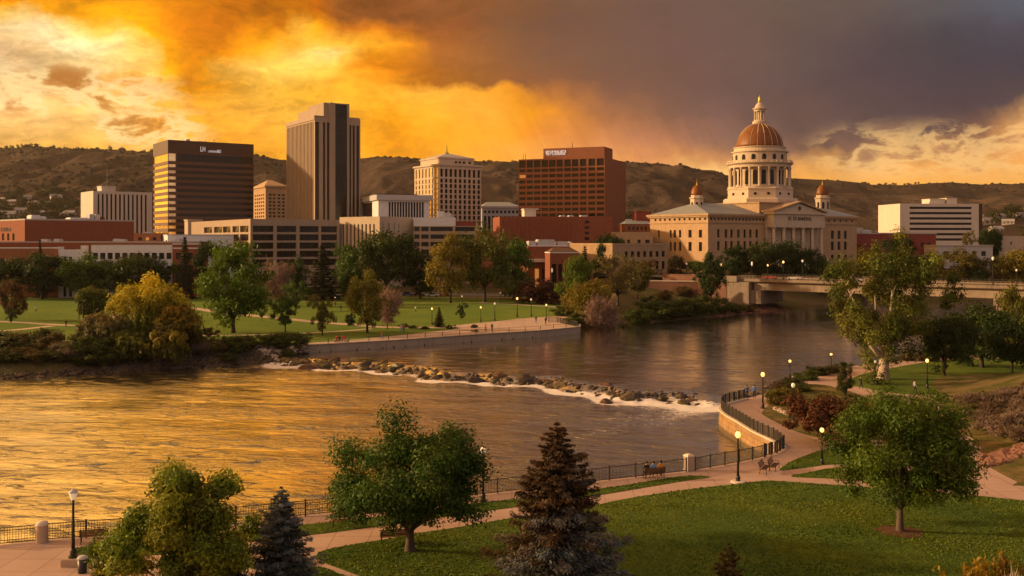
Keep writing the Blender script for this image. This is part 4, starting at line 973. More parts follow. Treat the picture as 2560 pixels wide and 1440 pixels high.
PANE = {}
class Bld:
    """block with its front corner at column xc and depth Y; 'R' face runs right, 'L' face runs left, both away from us"""
    def __init__(s, name, label, xl, xc, xr, Y, th, ptop, z0=None, d=.45, group=None, cat='building'):
        s.th = R(th); s.C = (xat(xc, Y), Y); s.Y = Y; s.d = d
        s.z0 = -1.5 if z0 is None else z0; s.zb = s.z0
        uc, ul, ur = (xc-1280)/F, (xl-1280)/F, (xr-1280)/F
        c, n = math.cos(s.th), math.sin(s.th)
        s.a = (ur*Y - s.C[0]) / (c - ur*n); s.b = (s.C[0] - ul*Y) / (n + ul*c)
        s.top = zat(ptop, Y)
        s.e = thing(name, label, cat, (s.C[0], s.C[1], 0), s.th, group)
        s.np = 0; s.rest = {}
    def X(s, px, ly=0.0):                # local x of a column on the plane y = ly
        u = (px-1280)/F; c, n = math.cos(s.th), math.sin(s.th)
        return (u*(s.C[1] + ly*c) - s.C[0] + ly*n) / (c - u*n)
    def Yl(s, px, lx=0.0):
        u = (px-1280)/F; c, n = math.cos(s.th), math.sin(s.th)
        return (s.C[0] + lx*c - u*(s.C[1] + lx*n)) / (n + u*c)
    def Z(s, py): return zat(py, s.Y)
    def fbox(s, mb, face, s0, s1, z0, z1, d0, d1, mi=0):
        return mb.box(s0, d0, z0, s1, d1, z1, mi) if face == 'R' else mb.box(d0, s0, z0, d1, s1, z1, mi)
    def facade(s, mb, face, s0, s1, z0, z1, cols, rows, d=None, off=0.0, mi=0):
        """wall with openings: full-height piers between the columns of openings, spandrels between the rows"""
        d = s.d if d is None else d
        ed = [s0]
        for c in cols: ed += [c[0], c[1]]
        ed.append(s1)
        for i in range(0, len(ed), 2):
            if ed[i+1] - ed[i] > 1e-4: s.fbox(mb, face, ed[i], ed[i+1], z0, z1, off, off + d, mi)
        ze = [z0]
        for r in rows: ze += [r[0], r[1]]
        ze.append(z1)
        for c in cols:
            for i in range(0, len(ze), 2):
                if ze[i+1] - ze[i] > 1e-4: s.fbox(mb, face, c[0], c[1], ze[i], ze[i+1], off, off + d, mi)
    def panes(s, face, cols, rows, mat='glass', d=None, off=0.0, parent=None, litp=0.0, name='window'):
        d = s.d if d is None else d
        for r in sorted(rows, reverse=True):
            for c in cols:
                w_, h_ = c[1]-c[0], r[1]-r[0]
                mt = 'lit' if litp and rnd.random() < litp else mat
                dd = off + d * .62
                if s.np >= 99:
                    mb = s.rest.setdefault((mt, name), MB())
                    s.fbox(mb, face, c[0]+.01, c[1]-.01, r[0]+.01, r[1]-.01, dd, dd + .05); continue
                s.np += 1
                key = (face, round(w_, 2), round(h_, 2), mt)
                if key not in PANE:
                    mb = MB(); s.fbox(mb, face, -w_/2+.01, w_/2-.01, -h_/2+.01, h_/2-.01, 0, .05)
                    if min(w_, h_) > 1.6:      # glazing bars
                        k = max(1, int(max(w_, h_) / 2.2)); ax = w_ > h_
                        for i in range(1, k):
                            q = -max(w_, h_)/2 + i*max(w_, h_)/k
                            if ax: s.fbox(mb, face, q-.05, q+.05, -h_/2+.01, h_/2-.01, -.06, -.002, 1)
                            else: s.fbox(mb, face, -w_/2+.01, w_/2-.01, q-.05, q+.05, -.06, -.002, 1)
                    me = bpy.data.meshes.new(name); me.from_pydata(mb.v, [], mb.f); me.materials.append(M[mt]); me.materials.append(M['black']); me.polygons.foreach_set('material_index', mb.m); PANE[key] = me
                cx, cz = (c[0]+c[1])/2, (r[0]+r[1])/2
                link(name, PANE[key], parent or s.e, (cx, dd, cz) if face == 'R' else (dd, cx, cz))
    def core(s, mb, x0=None, y0=None, x1=None, y1=None, z0=None, z1=None, mi=0, para=.9):
        d = s.d; x0 = d if x0 is None else x0; y0 = d if y0 is None else y0; x1 = s.a if x1 is None else x1; y1 = s.b if y1 is None else y1
        z0 = s.z0 if z0 is None else z0; z1 = s.top if z1 is None else z1
        mb.box(x0, y0, z0, x1, y1, z1 - para, mi)
        if para > .2:
            mb.box(x1-.3, y0, z1-para, x1, y1, z1, mi); mb.box(x0, y1-.3, z1-para, x1-.3, y1, z1, mi)
    def flat_roof(s, mat='roof', para=.9, z1=None):
        z = (s.top if z1 is None else z1) - para
        mb = MB(); mb.box(s.d+.02, s.d+.02, z + .004, s.a-.32, s.b-.32, z + .12)
        return mb.build('roof', M[mat], s.e)
    def units(s, n, mat='unit', hmax=2.2, seed=1, para=.9):
        r_ = random.Random(seed)
        for i in range(n):
            mb = MB(); w_, l_, h_ = r_.uniform(1.5, 4), r_.uniform(1.5, 5), r_.uniform(1.0, hmax)
            x, y = r_.uniform(1.5, max(1.6, s.a-6)), r_.uniform(1.5, max(1.6, min(s.b-6, 18))); z = s.top - para + .12
            mb.box(x, y, z, x+w_, y+l_, z+h_); mb.box(x+.2, y+.2, z+h_, x+w_-.2, y+l_-.2, z+h_+.25); mb.box(x+w_+.1, y+.4, z, x+w_+.8, y+.9, z+h_*.6)
            mb.build('rooftop_unit', M[mat], s.e)
    def mast(s, px, pbase, ptop, r=.18, lx=None):
        x = s.X(px, 4.0); z0 = s.top - .9 if pbase is None else s.Z(pbase)
        mb = MB(); mb.tube([(x, 4, z0), (x, 4, s.Z(ptop))], [r, r*.5], 5); mb.box(x-.5, 3.5, z0-.1, x+.5, 4.5, z0+.5)
        mb.build('antenna', M['iron'], s.e)
    def part(s, mb, name, mat, smooth=False, parent=None): return mb.build(name, M[mat] if isinstance(mat, str) else [M[q] for q in mat], parent or s.e, smooth)
    def text(s, body, face, pos, size, z, depth, mat, name='lettering', sx=1.0):
        cu = bpy.data.curves.new('t', 'FONT'); cu.body = body; cu.size = size; cu.extrude = .12; cu.align_x = 'CENTER'
        o = bpy.data.objects.new('t', cu); COL.objects.link(o); bpy.context.view_layer.update()
        me = bpy.data.meshes.new_from_object(o.evaluated_get(bpy.context.evaluated_depsgraph_get())); bpy.data.objects.remove(o); me.materials.clear(); me.materials.append(M[mat])
        q = link(name, me, s.e); q.scale = (sx, 1, 1)
        if face == 'R': q.location = (pos, depth, z); q.rotation_euler = (R(90), 0, 0)
        else: q.location = (depth, pos, z); q.rotation_euler = (R(90), 0, R(-90))
        return q
    def done(s):
        for (mt, nm), mb in s.rest.items():
            o = mb.build(nm, M[mt], s.e); o['kind'] = 'stuff'
def even(a, b, n, fr):                   # n openings between a and b, each filling fr of its bay
    w_ = (b - a) / n
    return [(a + w_*(i + .5 - fr/2), a + w_*(i + .5 + fr/2)) for i in range(n)]

# ---- dark glass office block with horizontal bands
b = Bld('office_tower', 'wide brown office block banded with dark glass, golden on its left side', 383, 420, 634, 450, 34, 350)
zb = b.z0; mb = MB(); zt = b.top
rows = [(b.Z(402), b.Z(383))] + [(b.Z(402 + 15.4*i + 15.4), b.Z(402 + 15.4*i + 7.9)) for i in range(12)]
rows = sorted(rows); xs = b.X(441)
b.facade(mb, 'R', 0, b.a, zb, zt, [(.25, xs - .2), (xs + .1, b.a - .25)], rows, .5)
b.facade(mb, 'L', .5, b.b, zb, zt, [(.6, b.b - .25)], rows, .5)
b.d = .5; b.core(mb); b.part(mb, 'wall', 'brown_panel')
mb = MB(); mb.box(-.04, -.04, b.Z(380), b.a+.04, -.003, zt+.15); mb.box(-.04, -.003, b.Z(380), -.003, b.b+.04, zt+.15); b.part(mb, 'parapet_band', 'dark_brown')
b.panes('R', [(xs + .1, b.a - .25)], rows, 'glass_bronze', .5); b.panes('R', [(.25, xs - .2)], rows, 'glass_sky_gold', .5); b.panes('L', [(.6, b.b - .25)], rows, 'glass_sky_gold', .5)
b.flat_roof(); b.units(3, seed=3)
for px, t in [(466, 343), (514, 342), (535, 338), (590, 352)]: b.mast(px, None, t)
b.text('LH', 'R', b.X(507), 3.3, b.Z(374.5), -.06, 'letter', sx=.62); b.text('.mmnBE', 'R', b.X(536), 2.0, b.Z(376), -.06, 'letter', sx=.95)
b.done()

# ---- low white tower with vertical slots
b = Bld('white_office_building', 'white mid rise with tall dark vertical slots left of the brown office block', 202, 233, 380, 520, 38, 477)
mb = MB(); cols = [(b.X(244 + 10.75*i), b.X(248.5 + 10.75*i)) for i in range(12)]
rows = [(b.z0 + 3, b.Z(484))]
b.facade(mb, 'R', 0, b.a, b.z0, b.top, cols, rows); b.facade(mb, 'L', b.d, b.b, b.z0, b.top, [], []); b.core(mb); b.part(mb, 'wall', 'white_conc')
b.panes('R', cols, rows); b.flat_roof(); b.mast(268, 466, 415)
mb = MB(); mb.box(b.X(258), 3, b.top-.8, b.X(293), 11, b.Z(465)); mb.box(b.X(258)-.2, 2.8, b.Z(465), b.X(293)+.2, 11.2, b.Z(465)+.4); b.part(mb, 'penthouse', 'white_conc'); b.done()

# ---- tan hip roofed building between the towers
b = Bld('tan_office_building', 'tan hip roofed mid rise squeezed between the brown block and the tall tower', 634, 664, 716, 545, 30, 468)
mb = MB(); cr = [(b.X(p), b.X(p+7)) for p in (672, 682, 694, 705)]; cl = even(2, b.b-2, 5, .5)
rr = sorted([(b.Z(489+9*i), b.Z(484+9*i)) for i in range(10)])
b.facade(mb, 'R', 0, b.a, b.z0, b.top, cr, rr); b.facade(mb, 'L', b.d, b.b, b.z0, b.top, cl, rr); b.core(mb, para=.1); b.part(mb, 'wall', 'tan_stone')
b.panes('R', cr, rr); b.panes('L', cl, rr, 'glass')
mb = MB(); mb.box(-.7, -.7, b.top, b.a+.7, b.b+.7, b.top+1.0); b.part(mb, 'cornice', 'tan_stone')
mb = MB(); z1 = b.top+1.0; mb.add([(-.5,-.5,z1),(b.a+.5,-.5,z1),(b.a+.5,b.b+.5,z1),(-.5,b.b+.5,z1),(b.a*.4,b.b*.5,b.Z(447)),(b.a*.6,b.b*.5,b.Z(447))],[(0,1,5,4),(1,2,5),(2,3,4,5),(3,0,4)]); b.part(mb, 'roof', 'tan_stone'); b.done()

# ---- tallest tower
b = Bld('tall_tower', 'tallest tan tower with close vertical ribs and a dark glass shaft', 716, 787, 901, 440, 33, 290, d=.9)
mb = MB(); zc = b.Z(303); R_ = [(b.z0+4, zc)]
nL = 20; cl = even(1.2, b.b-.3, nL, .60)
cr = [(b.X(788.5), b.X(798)), (b.X(807.5), b.X(813.5)), (b.X(817.5), b.X(826.5)), (b.X(872.5), b.X(878)), (b.X(881.5), b.X(887.5)), (b.X(891), b.X(898))]
x0s, x1s = b.X(837), b.X(867)
b.facade(mb, 'L', b.d, b.b, b.z0, b.top, cl, R_)
b.facade(mb, 'R', 0, x0s-2.6, b.z0, b.top, cr[:3], [(b.z0+4, b.Z(304))]); b.facade(mb, 'R', x1s+1.0, b.a, b.z0, b.top, cr[3:], [(b.z0+4, b.Z(307))])
b.core(mb, x1=b.a); mb.box(b.a*.5, b.d, b.top-.9, b.a, b.b*.6, b.Z(286.5))
b.part(mb, 'wall', 'tower_conc')
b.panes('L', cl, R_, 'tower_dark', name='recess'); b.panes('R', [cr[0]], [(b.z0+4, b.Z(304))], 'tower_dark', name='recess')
b.panes('R', cr[1:3], [(b.z0+4, b.Z(304))], 'glass_bronze'); b.panes('R', cr[3:], [(b.z0+4, b.Z(307))], 'glass_bronze')
mb = MB(); zt = b.Z(253.5); mb.box(x0s-2.6, -.6, b.z0, x0s, b.d, zt); mb.box(x1s, -.6, b.z0, x1s+1.0, b.d, zt); mb.box(x0s, -.2, b.z0, x1s, b.d, b.z0+4); mb.box(x0s, -.2, b.Z(256), x1s, b.d, zt)
xq = b.X(811); mb.box(xq, b.d+.002, b.top-.85, x1s+1.0, b.b*.55, zt); b.part(mb, 'shaft_wall', 'tower_conc')
for k in range(12):
    z0_ = b.z0+4 + k*(b.Z(256)-b.z0-4)/12; z1_ = z0_ + (b.Z(256)-b.z0-4)/12
    m2 = MB(); m2.box(x0s, .1, z0_+.004, (x0s+x1s)/2-.07, .2, z1_-.12); m2.box((x0s+x1s)/2+.07, .1, z0_+.004, x1s, .2, z1_-.12); m2.build('shaft_window', M['glass_bronze'], b.e)
mb = MB(); mb.box(x0s, .25, b.z0+4, x1s, .4, b.Z(256)); b.part(mb, 'shaft_backing', 'black')
mb = MB(); y0_ = b.Yl(787, 6.0); mb.box(5.0, b.b*.30, b.top-.85, xq-.003, b.b*.9, b.Z(262)); b.part(mb, 'penthouse', 'tower_conc')
mb = MB(); mb.box(-.35, -.25, b.Z(299), -.003, b.b, b.top+.3); mb.box(-.003, -.25, b.top-.002, x0s-2.61, -.003, b.top+.3); b.part(mb, 'cornice', 'tower_conc')
b.mast(829, 254, 245, .12); b.done()

# ---- white modern hall with fins
b = Bld('white_modern_hall', 'white modern building with a slab roof and dark fins under the golden mid rise', 904, 946, 1074, 425, 20, 500)
mb = MB(); cols = [(b.X(970), b.X(1061))]; rows = [(b.z0+3, b.Z(504))]
b.facade(mb, 'R', 0, b.a, b.z0, b.top, cols, rows, 1.4); b.d = 1.4; b.facade(mb, 'L', 1.4, b.b, b.z0, b.top, [(b.b*.35, b.b-.5)], rows, 1.4); b.core(mb, para=.2); b.part(mb, 'wall', 'white')
b.panes('R', cols, rows, 'glass', 1.4); b.panes('L', [(b.b*.35, b.b-.5)], rows, 'glass', 1.4)
for i in range(14):
    x = b.X(971 + 6.9*i); mb = MB(); mb.box(x-.16, .1, b.z0+3, x+.16, .8, b.Z(504)); mb.build('fin', M['white'], b.e)
mb = MB(); mb.box(-1.0, -1.2, b.top+.003, b.a+1, b.b+1, b.top+2.3); b.part(mb, 'roof', 'grey_pt')
mb = MB(); mb.box(0, 5, b.top+2.3, b.X(1040, 5), 22, b.Z(486)); mb.box(-.5, 4.5, b.Z(486), b.X(1040,5)+.5, 22.5, b.Z(483)); b.part(mb, 'penthouse', 'dark_brown'); b.done()

# ---- golden mid rise with hipped crown
b = Bld('classical_tower', 'pale stepped mid rise with a hipped roof, left side glowing gold', 1036, 1098, 1203, 470, 33, 413, d=.5)
mb = MB(); cr = [(b.X(1101+11.6*i), b.X(1107.4+11.6*i)) for i in range(9)]; cl = even(1.0, b.b-.6, 7, .52)
rr = sorted([(b.Z(441), b.Z(418))] + [(b.Z(456+13.2*i), b.Z(446+13.2*i)) for i in range(9)])
b.facade(mb, 'R', 0, b.a, b.z0, b.top, cr, rr); b.facade(mb, 'L', b.d, b.b, b.z0, b.top, cl, rr); b.core(mb, para=.1); b.part(mb, 'wall', 'pale_gold')
b.panes('R', cr, rr); b.panes('L', cl, rr, 'glass_sky_gold')
mb = MB(); mb.box(-.6, -.6, b.top, b.a+.6, b.b+.6, b.top+.8); mb.box(-.25, -.25, b.top-1.6, b.a, -.003, b.top-1.0); b.part(mb, 'cornice', 'pale_gold')
b2, c0 = b.top+.8, 3.0
x0, x1, y0, y1 = b.X(1100, 3.0), b.X(1184, 3.0), 3.0, b.b-2.5; zt = b.Z(394)
mb = MB(); save = (b.d,); cc = [(b.X(p, 3.0), b.X(p+6.5, 3.0)) for p in (1137, 1146, 1157, 1171)]
for s0, s1 in [(x0, cc[0][0])] + [(cc[i][1], cc[i+1][0]) for i in range(3)] + [(cc[3][1], x1)]: mb.box(s0, y0, b2, s1, y0+.4, zt)
for c in cc: mb.box(c[0], y0, b2, c[1], y0+.4, b2+.7); mb.box(c[0], y0, zt-1.0, c[1], y0+.4, zt)
mb.box(x0, y0+.4, b2, x1, y1, zt); mb.box(x0-.4, y0-.4, zt, x1+.4, y1+.4, zt+.7); crown = b.part(mb, 'crown_storey', 'pale_gold')
for c in cc:
    m2 = MB(); m2.box(c[0]+.01, y0+.25, b2+.71, c[1]-.01, y0+.3, zt-1.01); m2.build('window', M['glass'], crown)
mb = MB(); z1 = zt+.7; xm, ym = (x0+x1)/2, (y0+y1)/2; mb.add([(x0-.3,y0-.3,z1),(x1+.3,y0-.3,z1),(x1+.3,y1+.3,z1),(x0-.3,y1+.3,z1),(xm,ym,b.Z(375))],[(0,1,4),(1,2,4),(2,3,4),(3,0,4)]); b.part(mb, 'roof', 'roof')
mb = MB(); mb.tube([(xm,ym,b.Z(376.5)),(xm,ym,b.Z(352))],[.3,.1],6); mb.box(xm-.7,ym-.7,b.Z(378),xm+.7,ym+.7,b.Z(374)); b.part(mb, 'spire', 'iron'); b.done()

# ---- grey classical hall behind
b = Bld('grey_classical_hall', 'pale grey colonnaded hall half hidden between the golden mid rise and the red tower', 1203, 1205, 1300, 520, 8, 520)
mb = MB(); cc = [(b.X(1210+10*i), b.X(1216+10*i)) for i in range(9)]; rr = [(b.z0+2, b.Z(540)), (b.Z(533), b.Z(526))]
b.facade(mb, 'R', 0, b.a, b.z0, b.top, cc, rr); b.facade(mb, 'L', b.d, 30, b.z0, b.top, [], []); b.b = 30; b.core(mb, para=.1); b.part(mb, 'wall', 'grey_pt'); b.panes('R', cc, rr)
mb = MB(); mb.box(-.5,-.5,b.top,b.a+.5,30.5,b.top+1); b.part(mb,'cornice','grey_pt')
mb = MB(); z1=b.top+1; mb.add([(0,0,z1),(b.a,0,z1),(b.a,30,z1),(0,30,z1),(4,12,z1+2.6),(b.a-4,12,z1+2.6)],[(0,1,5,4),(1,2,5),(2,3,4,5),(3,0,4)]); b.part(mb,'roof','blue_roof'); b.units(2, seed=5, para=-1.0); b.done()

# ---- red tower
b = Bld('red_brick_tower', 'wide red brown tower with a grid of square windows left of the dome', 1296, 1512, 1564, 430, 68, 392, d=.6)
mb = MB(); ylx = lambda p: b.Yl(p)
colpx = [(1298,1314),(1317,1332),(1335,1351),(1354,1370),(1373,1389),(1392,1407),(1411,1427),(1430,1446),(1450,1466),(1471,1488),(1492,1510)]
cl = sorted([(ylx(q), ylx(p)) for p, q in colpx])
rr = sorted([(b.Z(413.5), b.Z(395.5))] + [(b.Z(425.5+14.35*i), b.Z(417.5+14.35*i)) for i in range(13)])
b.facade(mb, 'L', 0, b.b, b.z0, b.top, cl, rr, .6); cr = [(b.X(1520), b.X(1533)), (b.X(1543), b.X(1559))]
b.facade(mb, 'R', .6, b.a, b.z0, b.top, [], [], .6); b.core(mb); b.part(mb, 'wall', 'brick2')
b.panes('L', cl, rr, 'glass', .6, litp=.03)
b.flat_roof(); y0, y1 = b.Yl(1512, 0)+.3, b.Yl(1358, 0)
mb = MB(); mb.box(.25, .3, b.top-.7, 13, y1, b.Z(366)); b.part(mb, 'penthouse', 'brick2')
b.text('BFP UP PAN NETA', 'L', b.Yl(1390, .25), 1.7, b.Z(378.5), .17, 'letter', sx=.70); b.text('RET CLASSINAE', 'L', b.Yl(1390, .25), 1.35, b.Z(383.5), .17, 'letter', sx=.95)
for px, t in [(1308, 398), (1314, 397)]:
    y = b.Yl(px, 2.0); mb = MB(); mb.tube([(2,y,b.top-.5),(2,y,b.top+2.8)],[.15,.08],5); mb.box(1.6,y-.4,b.top-.8,2.4,y+.4,b.top); b.part(mb,'antenna','iron')
mb = MB(); y=b.Yl(1431, 3.0); mb.tube([(3,y,b.Z(366)),(3,y,b.Z(350))],[.15,.06],5); mb.box(2.6,y-.4,b.Z(366),3.4,y+.4,b.Z(365)); b.part(mb,'antenna','iron'); b.done()

# ---- ribbed brick block in front of it
b = Bld('ribbed_brick_block', 'low windowless red block with vertical ribs in front of the red tower', 1246, 1249, 1532, 392, 7, 541)
mb = MB(); cc = [(b.X(1462), b.X(1473))]; rr = sorted([(b.Z(558+14*i), b.Z(551+14*i)) for i in range(4)])
b.facade(mb, 'R', 0, b.a, b.z0, b.top, cc, rr); b.b = 26; b.facade(mb, 'L', b.d, 26, b.z0, b.top, [], []); b.core(mb)
b.part(mb, 'wall', 'brick'); b.panes('R', cc, rr); b.flat_roof()
for i in range(17):
    x = b.X(1254 + 11.2*i); mb = MB(); mb.box(x-.28, -.35, b.z0, x+.28, -.003, b.Z(545)); mb.build('rib', M['brick'], b.e)
mb = MB(); mb.box(b.X(1311, 4), 4, b.top-.7, b.X(1340, 4), 12, b.Z(523)); mb.box(b.X(1309, 4), 3.7, b.Z(523), b.X(1347, 4), 12.3, b.Z(520)); b.part(mb, 'penthouse', 'white_conc')
b.units(3, seed=8); b.done()

# ---- parking structure
b = Bld('parking_structure', 'tan open deck parking structure with long dark openings', 475, 626, 849, 372, 33, 547, d=.7)
mb = MB(); cr = [(b.X(632), b.X(684)), (b.X(692), b.X(741)), (b.X(749), b.X(797)), (b.X(803), b.X(843))]
rr = sorted([(b.Z(580+21.2*i), b.Z(564+21.2*i)) for i in range(5)])
cl = [(b.Yl(p1), b.Yl(p0)) for p0, p1 in [(600,621),(581,597),(557,576),(535,555),(510,530)]]
b.facade(mb, 'R', 0, b.a, b.z0, b.top, cr, rr); b.facade(mb, 'L', b.d, b.b, b.z0, b.top, cl, rr); mb.box(4, 4, b.z0, b.a, b.b, b.top-1.0)
for q in rr: mb.box(b.d, b.d, q[0]-.5, b.a, 4, q[0]-.02); mb.box(b.d, 4, q[0]-.5, 4, b.b, q[0]-.02)
mb.box(b.d, b.d, b.top-1.6, 4, b.b, b.top-1.0); mb.box(4, b.d, b.top-1.6, b.a, 4, b.top-1.0)
b.part(mb, 'wall', 'garage'); b.panes('R', cr, rr, 'glass', .95, name='opening'); b.panes('L', cl, rr, 'glass_bronze', .95)
mb = MB(); y0, y1 = b.b - 1.0, b.b + 4.5; mb.box(-1.2, y0, b.z0, 5, y1, b.top+.6); mb.box(-1.5, y0-.3, b.top+.6, 5.3, y1+.3, b.top+1.2); b.part(mb, 'stair_tower', 'beige'); b.done()

# ---- beige building with tall fins
b = Bld('finned_beige_building', 'beige building with tall narrow windows on its left side and a blank front', 849, 949, 1034, 380, 52, 541, d=.7)
mb = MB(); cl = even(2.0, b.b-1.0, 9, .42); rr = [(b.z0+2, b.Z(560))]
b.facade(mb, 'L', b.d, b.b, b.z0, b.top, cl, rr); cr = [(b.X(p), b.X(p+2)) for p in (957, 969, 973, 985, 996)]; r2 = [(b.Z(583), b.Z(557))]
b.facade(mb, 'R', 0, b.a, b.z0, b.top, cr, r2); b.core(mb); b.part(mb, 'wall', 'beige'); b.panes('L', cl, rr, 'glass_bronze'); b.panes('R', cr, r2); b.flat_roof(); b.done()

# ---- low decks right of it
b = Bld('low_deck_building', 'low parking deck with a white parapet right of the finned beige building', 1030, 1034, 1192, 386, 6, 565)
mb = MB(); cc = [(b.X(1035.5), b.X(1049)), (b.X(1053), b.X(1072)), (b.X(1076), b.X(1132)), (b.X(1138), b.X(1188))]; rr = sorted([(b.Z(578+19*i), b.Z(567+19*i)) for i in range(4)])
b.facade(mb, 'R', 0, b.a, b.z0, b.top, cc, rr); b.b = 24; b.facade(mb, 'L', b.d, 24, b.z0, b.top, [], []); b.core(mb, para=.1); b.part(mb, 'wall', 'garage'); b.panes('R', cc, rr, 'glass', .6)
mb = MB(); mb.box(0, 0, b.top+.003, b.X(1139), 20, b.Z(543.5)); b.part(mb, 'parapet', 'white')
mb = MB(); mb.box(b.X(1139)+.1, .5, b.top+.003, b.X(1190), 18, b.Z(553)); b.part(mb, 'upper_storey', 'maroon'); b.units(2, seed=11, para=-3.6); b.done()
b = Bld('small_red_annex', 'small red brown annex with a pale roof right of the low deck', 1188, 1190, 1250, 388, 6, 578)
mb = MB(); cc = even(1, b.a-1, 4, .55); rr = [(b.Z(606), b.Z(594))]; b.facade(mb, 'R', 0, b.a, b.z0, b.top, cc, rr); b.b = 14; b.facade(mb, 'L', b.d, 14, b.z0, b.top, [], []); b.core(mb); b.part(mb, 'wall', 'brick2'); b.panes('R', cc, rr); b.flat_roof(); b.done()

# ---- left brick hall
b = Bld('brick_hall', 'large plain red brick hall with white roof units at the left edge', -30, 62, 335, 385, 44, 547)
mb = MB(); cl = [(b.Yl(p+6), b.Yl(p)) for p in (31, 18, 5, -8)]; rr = [(b.Z(601), b.Z(583))]
b.facade(mb, 'R', 0, b.a, b.z0, b.top, [], []); b.facade(mb, 'L', b.d, b.b, b.z0, b.top, cl, rr); b.core(mb, para=.6); b.part(mb, 'wall', 'brick'); b.panes('L', cl, rr); b.flat_roof(para=.6)
mb = MB(); mb.box(-.06, -.06, b.top-.5, b.a, -.003, b.top+.06); mb.box(-.06, -.003, b.top-.5, -.003, b.b, b.top+.06); b.part(mb, 'coping', 'roof')
b.text('K DIAIID A', 'L', b.Yl(15), 2.3, b.Z(577.5), -.05, 'letter_dark', sx=1.15)
for p0, p1, t, mt in [(78,102,538,'white'),(104,116,541,'white'),(224,236,533,'grey_pt'),(238,250,534,'white_conc'),(252,262,540,'maroon'),(175,222,543,'white')]:
    mb = MB(); mb.box(b.X(p0, 4), 4, b.top-.48, b.X(p1, 4), 9, b.Z(t)); mb.box(b.X(p0, 4)+.3, 4.3, b.Z(t), b.X(p1, 4)-.3, 8.7, b.Z(t)+.25); b.part(mb, 'rooftop_unit', mt)
b.done()

# ---- low row along the street
b = Bld('red_shop_row', 'long low dark red row with pale copings behind the left trees', -60, -58, 502, 352, 6, 604)
mb = MB(); b.facade(mb, 'R', 0, b.a, b.z0, b.top, [], []); b.b = 20; b.facade(mb, 'L', b.d, 20, b.z0, b.top, [], []); b.core(mb, para=.5); b.part(mb, 'wall', 'brick'); b.flat_roof(para=.5)
mb = MB(); mb.box(0, -.07, b.top-.35, b.a, -.003, b.top+.08); b.part(mb, 'coping', 'roof'); b.units(5, seed=14, hmax=1.2, para=.5); b.done()
b = Bld('red_shop', 'low red shop with a dark doorway and white coping at the left edge', -58, -56, 146, 346, 5, 619)
mb = MB(); cc = [(b.X(0), b.X(12)), (b.X(37), b.X(54))]; rr = [(.0, b.Z(646))]; b.facade(mb, 'R', 0, b.a, b.z0, b.top, cc, rr); b.b = 5; b.facade(mb, 'L', b.d, 5, b.z0, b.top, [], []); b.core(mb, para=.3); b.part(mb, 'wall', 'brick2'); b.panes('R', [cc[0]], rr); b.panes('R', [cc[1]], rr, name='door')
mb = MB(); mb.box(0, -.08, b.top-.3, b.a+.1, -.003, b.top+.1); b.part(mb, 'coping', 'white'); b.done()
b = Bld('white_house', 'small white walled house between red walls on the low row', 143, 146, 209, 345, 5, 624)
mb = MB(); cc = [(b.X(158), b.X(166)), (b.X(172), b.X(180))]; rr = [(.3, b.Z(642))]; b.facade(mb, 'R', 0, b.a, b.z0, b.top, cc, rr); b.b = 5; b.facade(mb, 'L', b.d, 5, b.z0, b.top, [], []); b.core(mb, para=.3); b.part(mb, 'wall', 'white'); b.panes('R', cc, rr)
mb = MB(); mb.box(b.X(202), -.1, b.top, b.a, 5, b.Z(614)); b.part(mb, 'gable_wall', 'white'); mb = MB(); mb.box(0, -.1, b.top, b.X(147.5), 5, b.Z(617)); b.part(mb, 'gable_wall', 'white'); b.done()
b = Bld('white_low_building', 'low white two storey building with a row of square windows', 225, 228, 431, 344, 4, 611)
mb = MB(); cc = [(b.X(232+18.4*i), b.X(245+18.4*i)) for i in range(11)]; rr = sorted([(b.Z(648), b.Z(632)), (b.Z(688), b.Z(665))]); b.facade(mb, 'R', 0, b.a, b.z0, b.top, cc, rr); b.b = 7; b.facade(mb, 'L', b.d, 7, b.z0, b.top, [], []); b.core(mb, para=.3); b.part(mb, 'wall', 'white'); b.panes('R', cc, rr)
mb = MB(); mb.box(-.1, -.12, b.top-.1, b.a+.1, 7, b.top+.25); b.part(mb, 'roof', 'brick2'); b.done()
b = Bld('red_end_building', 'red brick end of the low row beside the tall conifer', 428, 431, 503, 345.5, 4, 609)
mb = MB(); cc = [(b.X(440), b.X(452)), (b.X(470), b.X(482))]; rr = [(.2, b.Z(662)), (b.Z(648), b.Z(632))]; rr = sorted(rr); b.facade(mb, 'R', 0, b.a, b.z0, b.top, cc, rr); b.b = 5; b.facade(mb, 'L', b.d, 5, b.z0, b.top, [], []); b.core(mb, para=.3); b.part(mb, 'wall', 'brick'); b.panes('R', cc, rr)
mb = MB(); mb.box(b.X(433), -.08, b.Z(622), b.a, -.003, b.Z(619)); mb.box(0, -.08, b.top-.3, b.a, -.003, b.top+.1); b.part(mb, 'coping', 'white'); b.done()
b = Bld('white_shed', 'long blank white roofed shed before the brown office block', 388, 419, 584, 366, 30, 588)
mb = MB(); b.facade(mb, 'R', 0, b.a, b.z0, b.top, [], []); b.facade(mb, 'L', b.d, b.b, b.z0, b.top, [(1, 4)], [(.5, b.Z(600))]); b.core(mb, para=.3); b.part(mb, 'wall', 'white'); b.panes('L', [(1, 4)], [(.5, b.Z(600))])
mb = MB(); mb.box(-.15, -.15, b.top, b.a+.15, b.b, b.top+.3); b.part(mb, 'roof', 'grey_pt'); b.done()
b = Bld('orange_brick_store', 'small orange brick store between the brick hall and the white shed', 332, 334, 402, 372, 6, 583)
